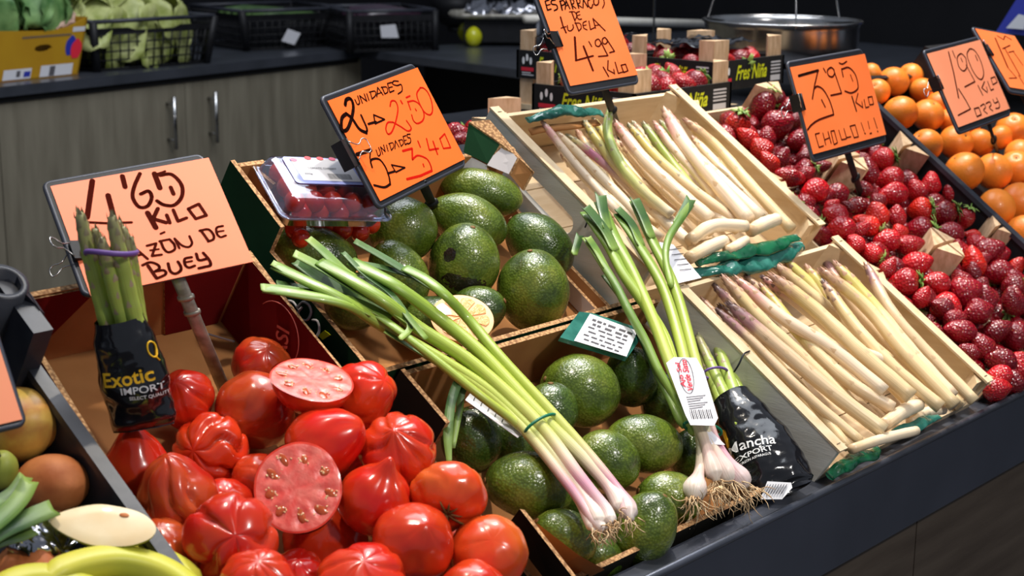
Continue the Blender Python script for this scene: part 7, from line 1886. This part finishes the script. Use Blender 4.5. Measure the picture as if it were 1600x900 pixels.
# weighing scale on the side counter
c0 = PZ(782, 68, .2); c0.z = zc; dx = dr.normalized(); ny = nr
sc = thing('weighing_scale', c0, 'low black weighing scale with a flat steel tray on the side counter', 'scale')
dirx = CR.copy(); dirx.z = 0; dirx.normalize(); diry = Vector((-dirx.y, dirx.x, 0))
b = B(); b.box(c0+UPZ*.05, .24, .20, .075, Matrix((dirx, diry, UPZ)).transposed()); b.build('body', 'plastic_black', sc)
for sx in (-1, 1):
    b = B(); b.tube([c0+dirx*sx*.09-diry*.08, c0+dirx*sx*.09-diry*.08+UPZ*.02], .012, 10); b.build('foot', 'plastic_black', sc)
b = B(); q = [(x*1, y*1) for x, y in rrect(.34, .26, .05)]
V = []; n = len(q)
for s__, z in ((1.0, .104), (.98, .094), (.9, .090)): V += [c0+dirx*x*s__+diry*y*s__+UPZ*z for x, y in q]
F = [(i*n+j, i*n+(j+1) % n, (i+1)*n+(j+1) % n, (i+1)*n+j) for i in range(2) for j in range(n)]+[tuple(2*n+j for j in range(n))]
b.add(V, F); o = b.build('tray', 'steel_worn', sc); mo = o.modifiers.new('s', 'SOLIDIFY'); mo.thickness = .002
film([c0-dirx*.12+UPZ*.115, c0+UPZ*.120, c0+dirx*.13+UPZ*.115], .045, 'mirror_film', 'crumpled clear bag on the tray of the weighing scale', name='plastic_bag', seed=31, flat=.3, cat='bag')
for k, (x, y) in enumerate(((728, 50), (740, 58))):
    c = PZ(x, y+14, .2); c.z = zc+.03; b = B(); b.blob(avo_fn(.034, .028, .1, 40+k), 20, 14); o = b.build('yellow_pepper', 'pepper_yellow', M=Matrix.Translation(c)); tag(o, 'yellow pepper on the side counter, %s beside the weighing scale' % ['left one', 'right one'][k], 'pepper', 'yellow peppers')
c = PT(712, 4, 5.75); 
leafy(c, .06, 7, 'leaf_dark', 'dark leafy greens in the basket left of the weighing scale', 'leafy_greens', 'greens', None, 61)
b = B(); b.tube([c-UPZ*.09, c-UPZ*.07, c-UPZ*.02, c+UPZ*.02], [.03, .06, .085, .09], 20); b.tube([Vector((c.x, c.y, zc)), c-UPZ*.085], .03, 12); o = b.build('basket', 'plastic_black', origin=Vector((c.x, c.y, zc))); tag(o, 'black round basket on a foot left of the weighing scale', 'basket')
# steel bowl of a hanging balance
bc_ = PT(1222, 32, 3.25); Rb = 123*3.25/FPX
hb = thing('hanging_balance', bc_+UPZ*.75, 'round stainless steel bowl of a hanging balance above the strawberry crates', 'scale')
b = B(); n = 56; V = []; F = []
prf = [(1.0, .000), (.985, -.004), (.975, -.012), (.97, -.045), (.93, -.070), (.80, -.086), (.55, -.092), (.02, -.093)]
pri = [(.018, -.0915), (.54, -.0905), (.79, -.0845), (.915, -.069), (.955, -.045), (.96, -.012), (.965, -.002), (1.0, .0012)]
for r_, z in prf+pri:
    for j in range(n): a = 2*math.pi*j/n; V.append(bc_+Vector((Rb*r_*math.cos(a), Rb*r_*math.sin(a), z)))
m_ = len(prf+pri)
for i in range(m_):
    for j in range(n): F.append((i*n+j, i*n+(j+1) % n, ((i+1) % m_)*n+(j+1) % n, ((i+1) % m_)*n+j))
b.add(V, F); b.build('bowl', 'steel', hb)
b = B(); b.tube([bc_+Vector((Rb*1.0*math.cos(2*math.pi*j/n), Rb*math.sin(2*math.pi*j/n), 0)) for j in range(n+1)], .0028, 6, cap=False); b.build('rolled_rim', 'steel', hb)
hook = bc_+UPZ*.55
for k, a in enumerate((R(225)-.05, R(345), R(105))):
    p = bc_+Vector((Rb*math.cos(a), Rb*math.sin(a), 0)); b = B()
    b.tube([p-UPZ*.01, p, hook], .0022, 6); b.build('hanging_rod', 'steel', hb)
b = B(); b.tube([hook, bc_+UPZ*.75], .006, 8); b.build('hook_bar', 'steel', hb)
b = B(); b.box(bc_+UPZ*.80, .16, .08, .14); b.build('dial_box', 'plastic_black', hb)
for k, (x, y, r_, m_) in enumerate(((1195, 66, 30, 'pepper_yellow'), (1250, 70, 28, 'pepper_yellow'), (1280, 60, 24, 'cherry'))):
    pass
# long pale shelf and boxes far behind
p0 = PT(955, 33, 4.6); p1 = PT(1106, 37, 4.9)
b = B(); d = (p1-p0).normalized(); b.tube([p0-d*.35, p1+d*.1], .012, 6); o = b.build('shelf_rail', 'poplar_grey', origin=p0); 
sh = tag(o, 'pale horizontal shelf rail behind the strawberry crates', 'shelf')
b = B(); 
for p in (p0-d*.30, p1+d*.05): b.tube([p, Vector((p.x, p.y, zc))], .015, 8)
b.build('shelf_post', 'metal_dark', o)
b = B(); c = PT(1022, 22, 3.9); b.tube([c+UPZ*.5, c-UPZ*.10], .003, 6); b.tube([c+UPZ*.55, c+UPZ*.5], .02, 10); o = b.build('hanging_rod', 'steel', origin=c+UPZ*.5); tag(o, 'thin steel rod hanging left of the steel bowl', 'rod')
# blue bag and dark boxes at the upper right
pbl = PT(1598, 18, 3.6)
b = B(); b.hexa([PT(1556, 50, 3.6), PT(1640, 60, 3.6), PT(1640, 60, 3.75), PT(1556, 50, 3.75), PT(1606, -30, 3.6), PT(1680, -30, 3.6), PT(1680, -30, 3.75), PT(1606, -30, 3.75)]); o = b.build('folded_awning', 'print_blue', origin=pbl); tag(o, 'blue folded sheet at the upper right corner', 'sheet')
b = B(); b.plate([PT(1572, 44, 3.59), PT(1600, 46, 3.59), PT(1604, 25, 3.59), PT(1592, 22, 3.59)], -CF, .002); b.build('pale_patch', 'paper_grey', o)
b = B(); q = PX(1515, 56, .03); b.hexa([L(1.18, .60, -.09), L(1.30, .60, -.09), L(1.30, .66, -.09), L(1.18, .66, -.09), L(1.18, .60, .045), L(1.30, .60, .045), L(1.30, .66, .03), L(1.18, .66, .03)]); o = b.build('dark_box', 'plastic_black', origin=L(1.24, .63, -.09)); tag(o, 'small dark box behind the pale price sign at the back of the oranges', 'box')
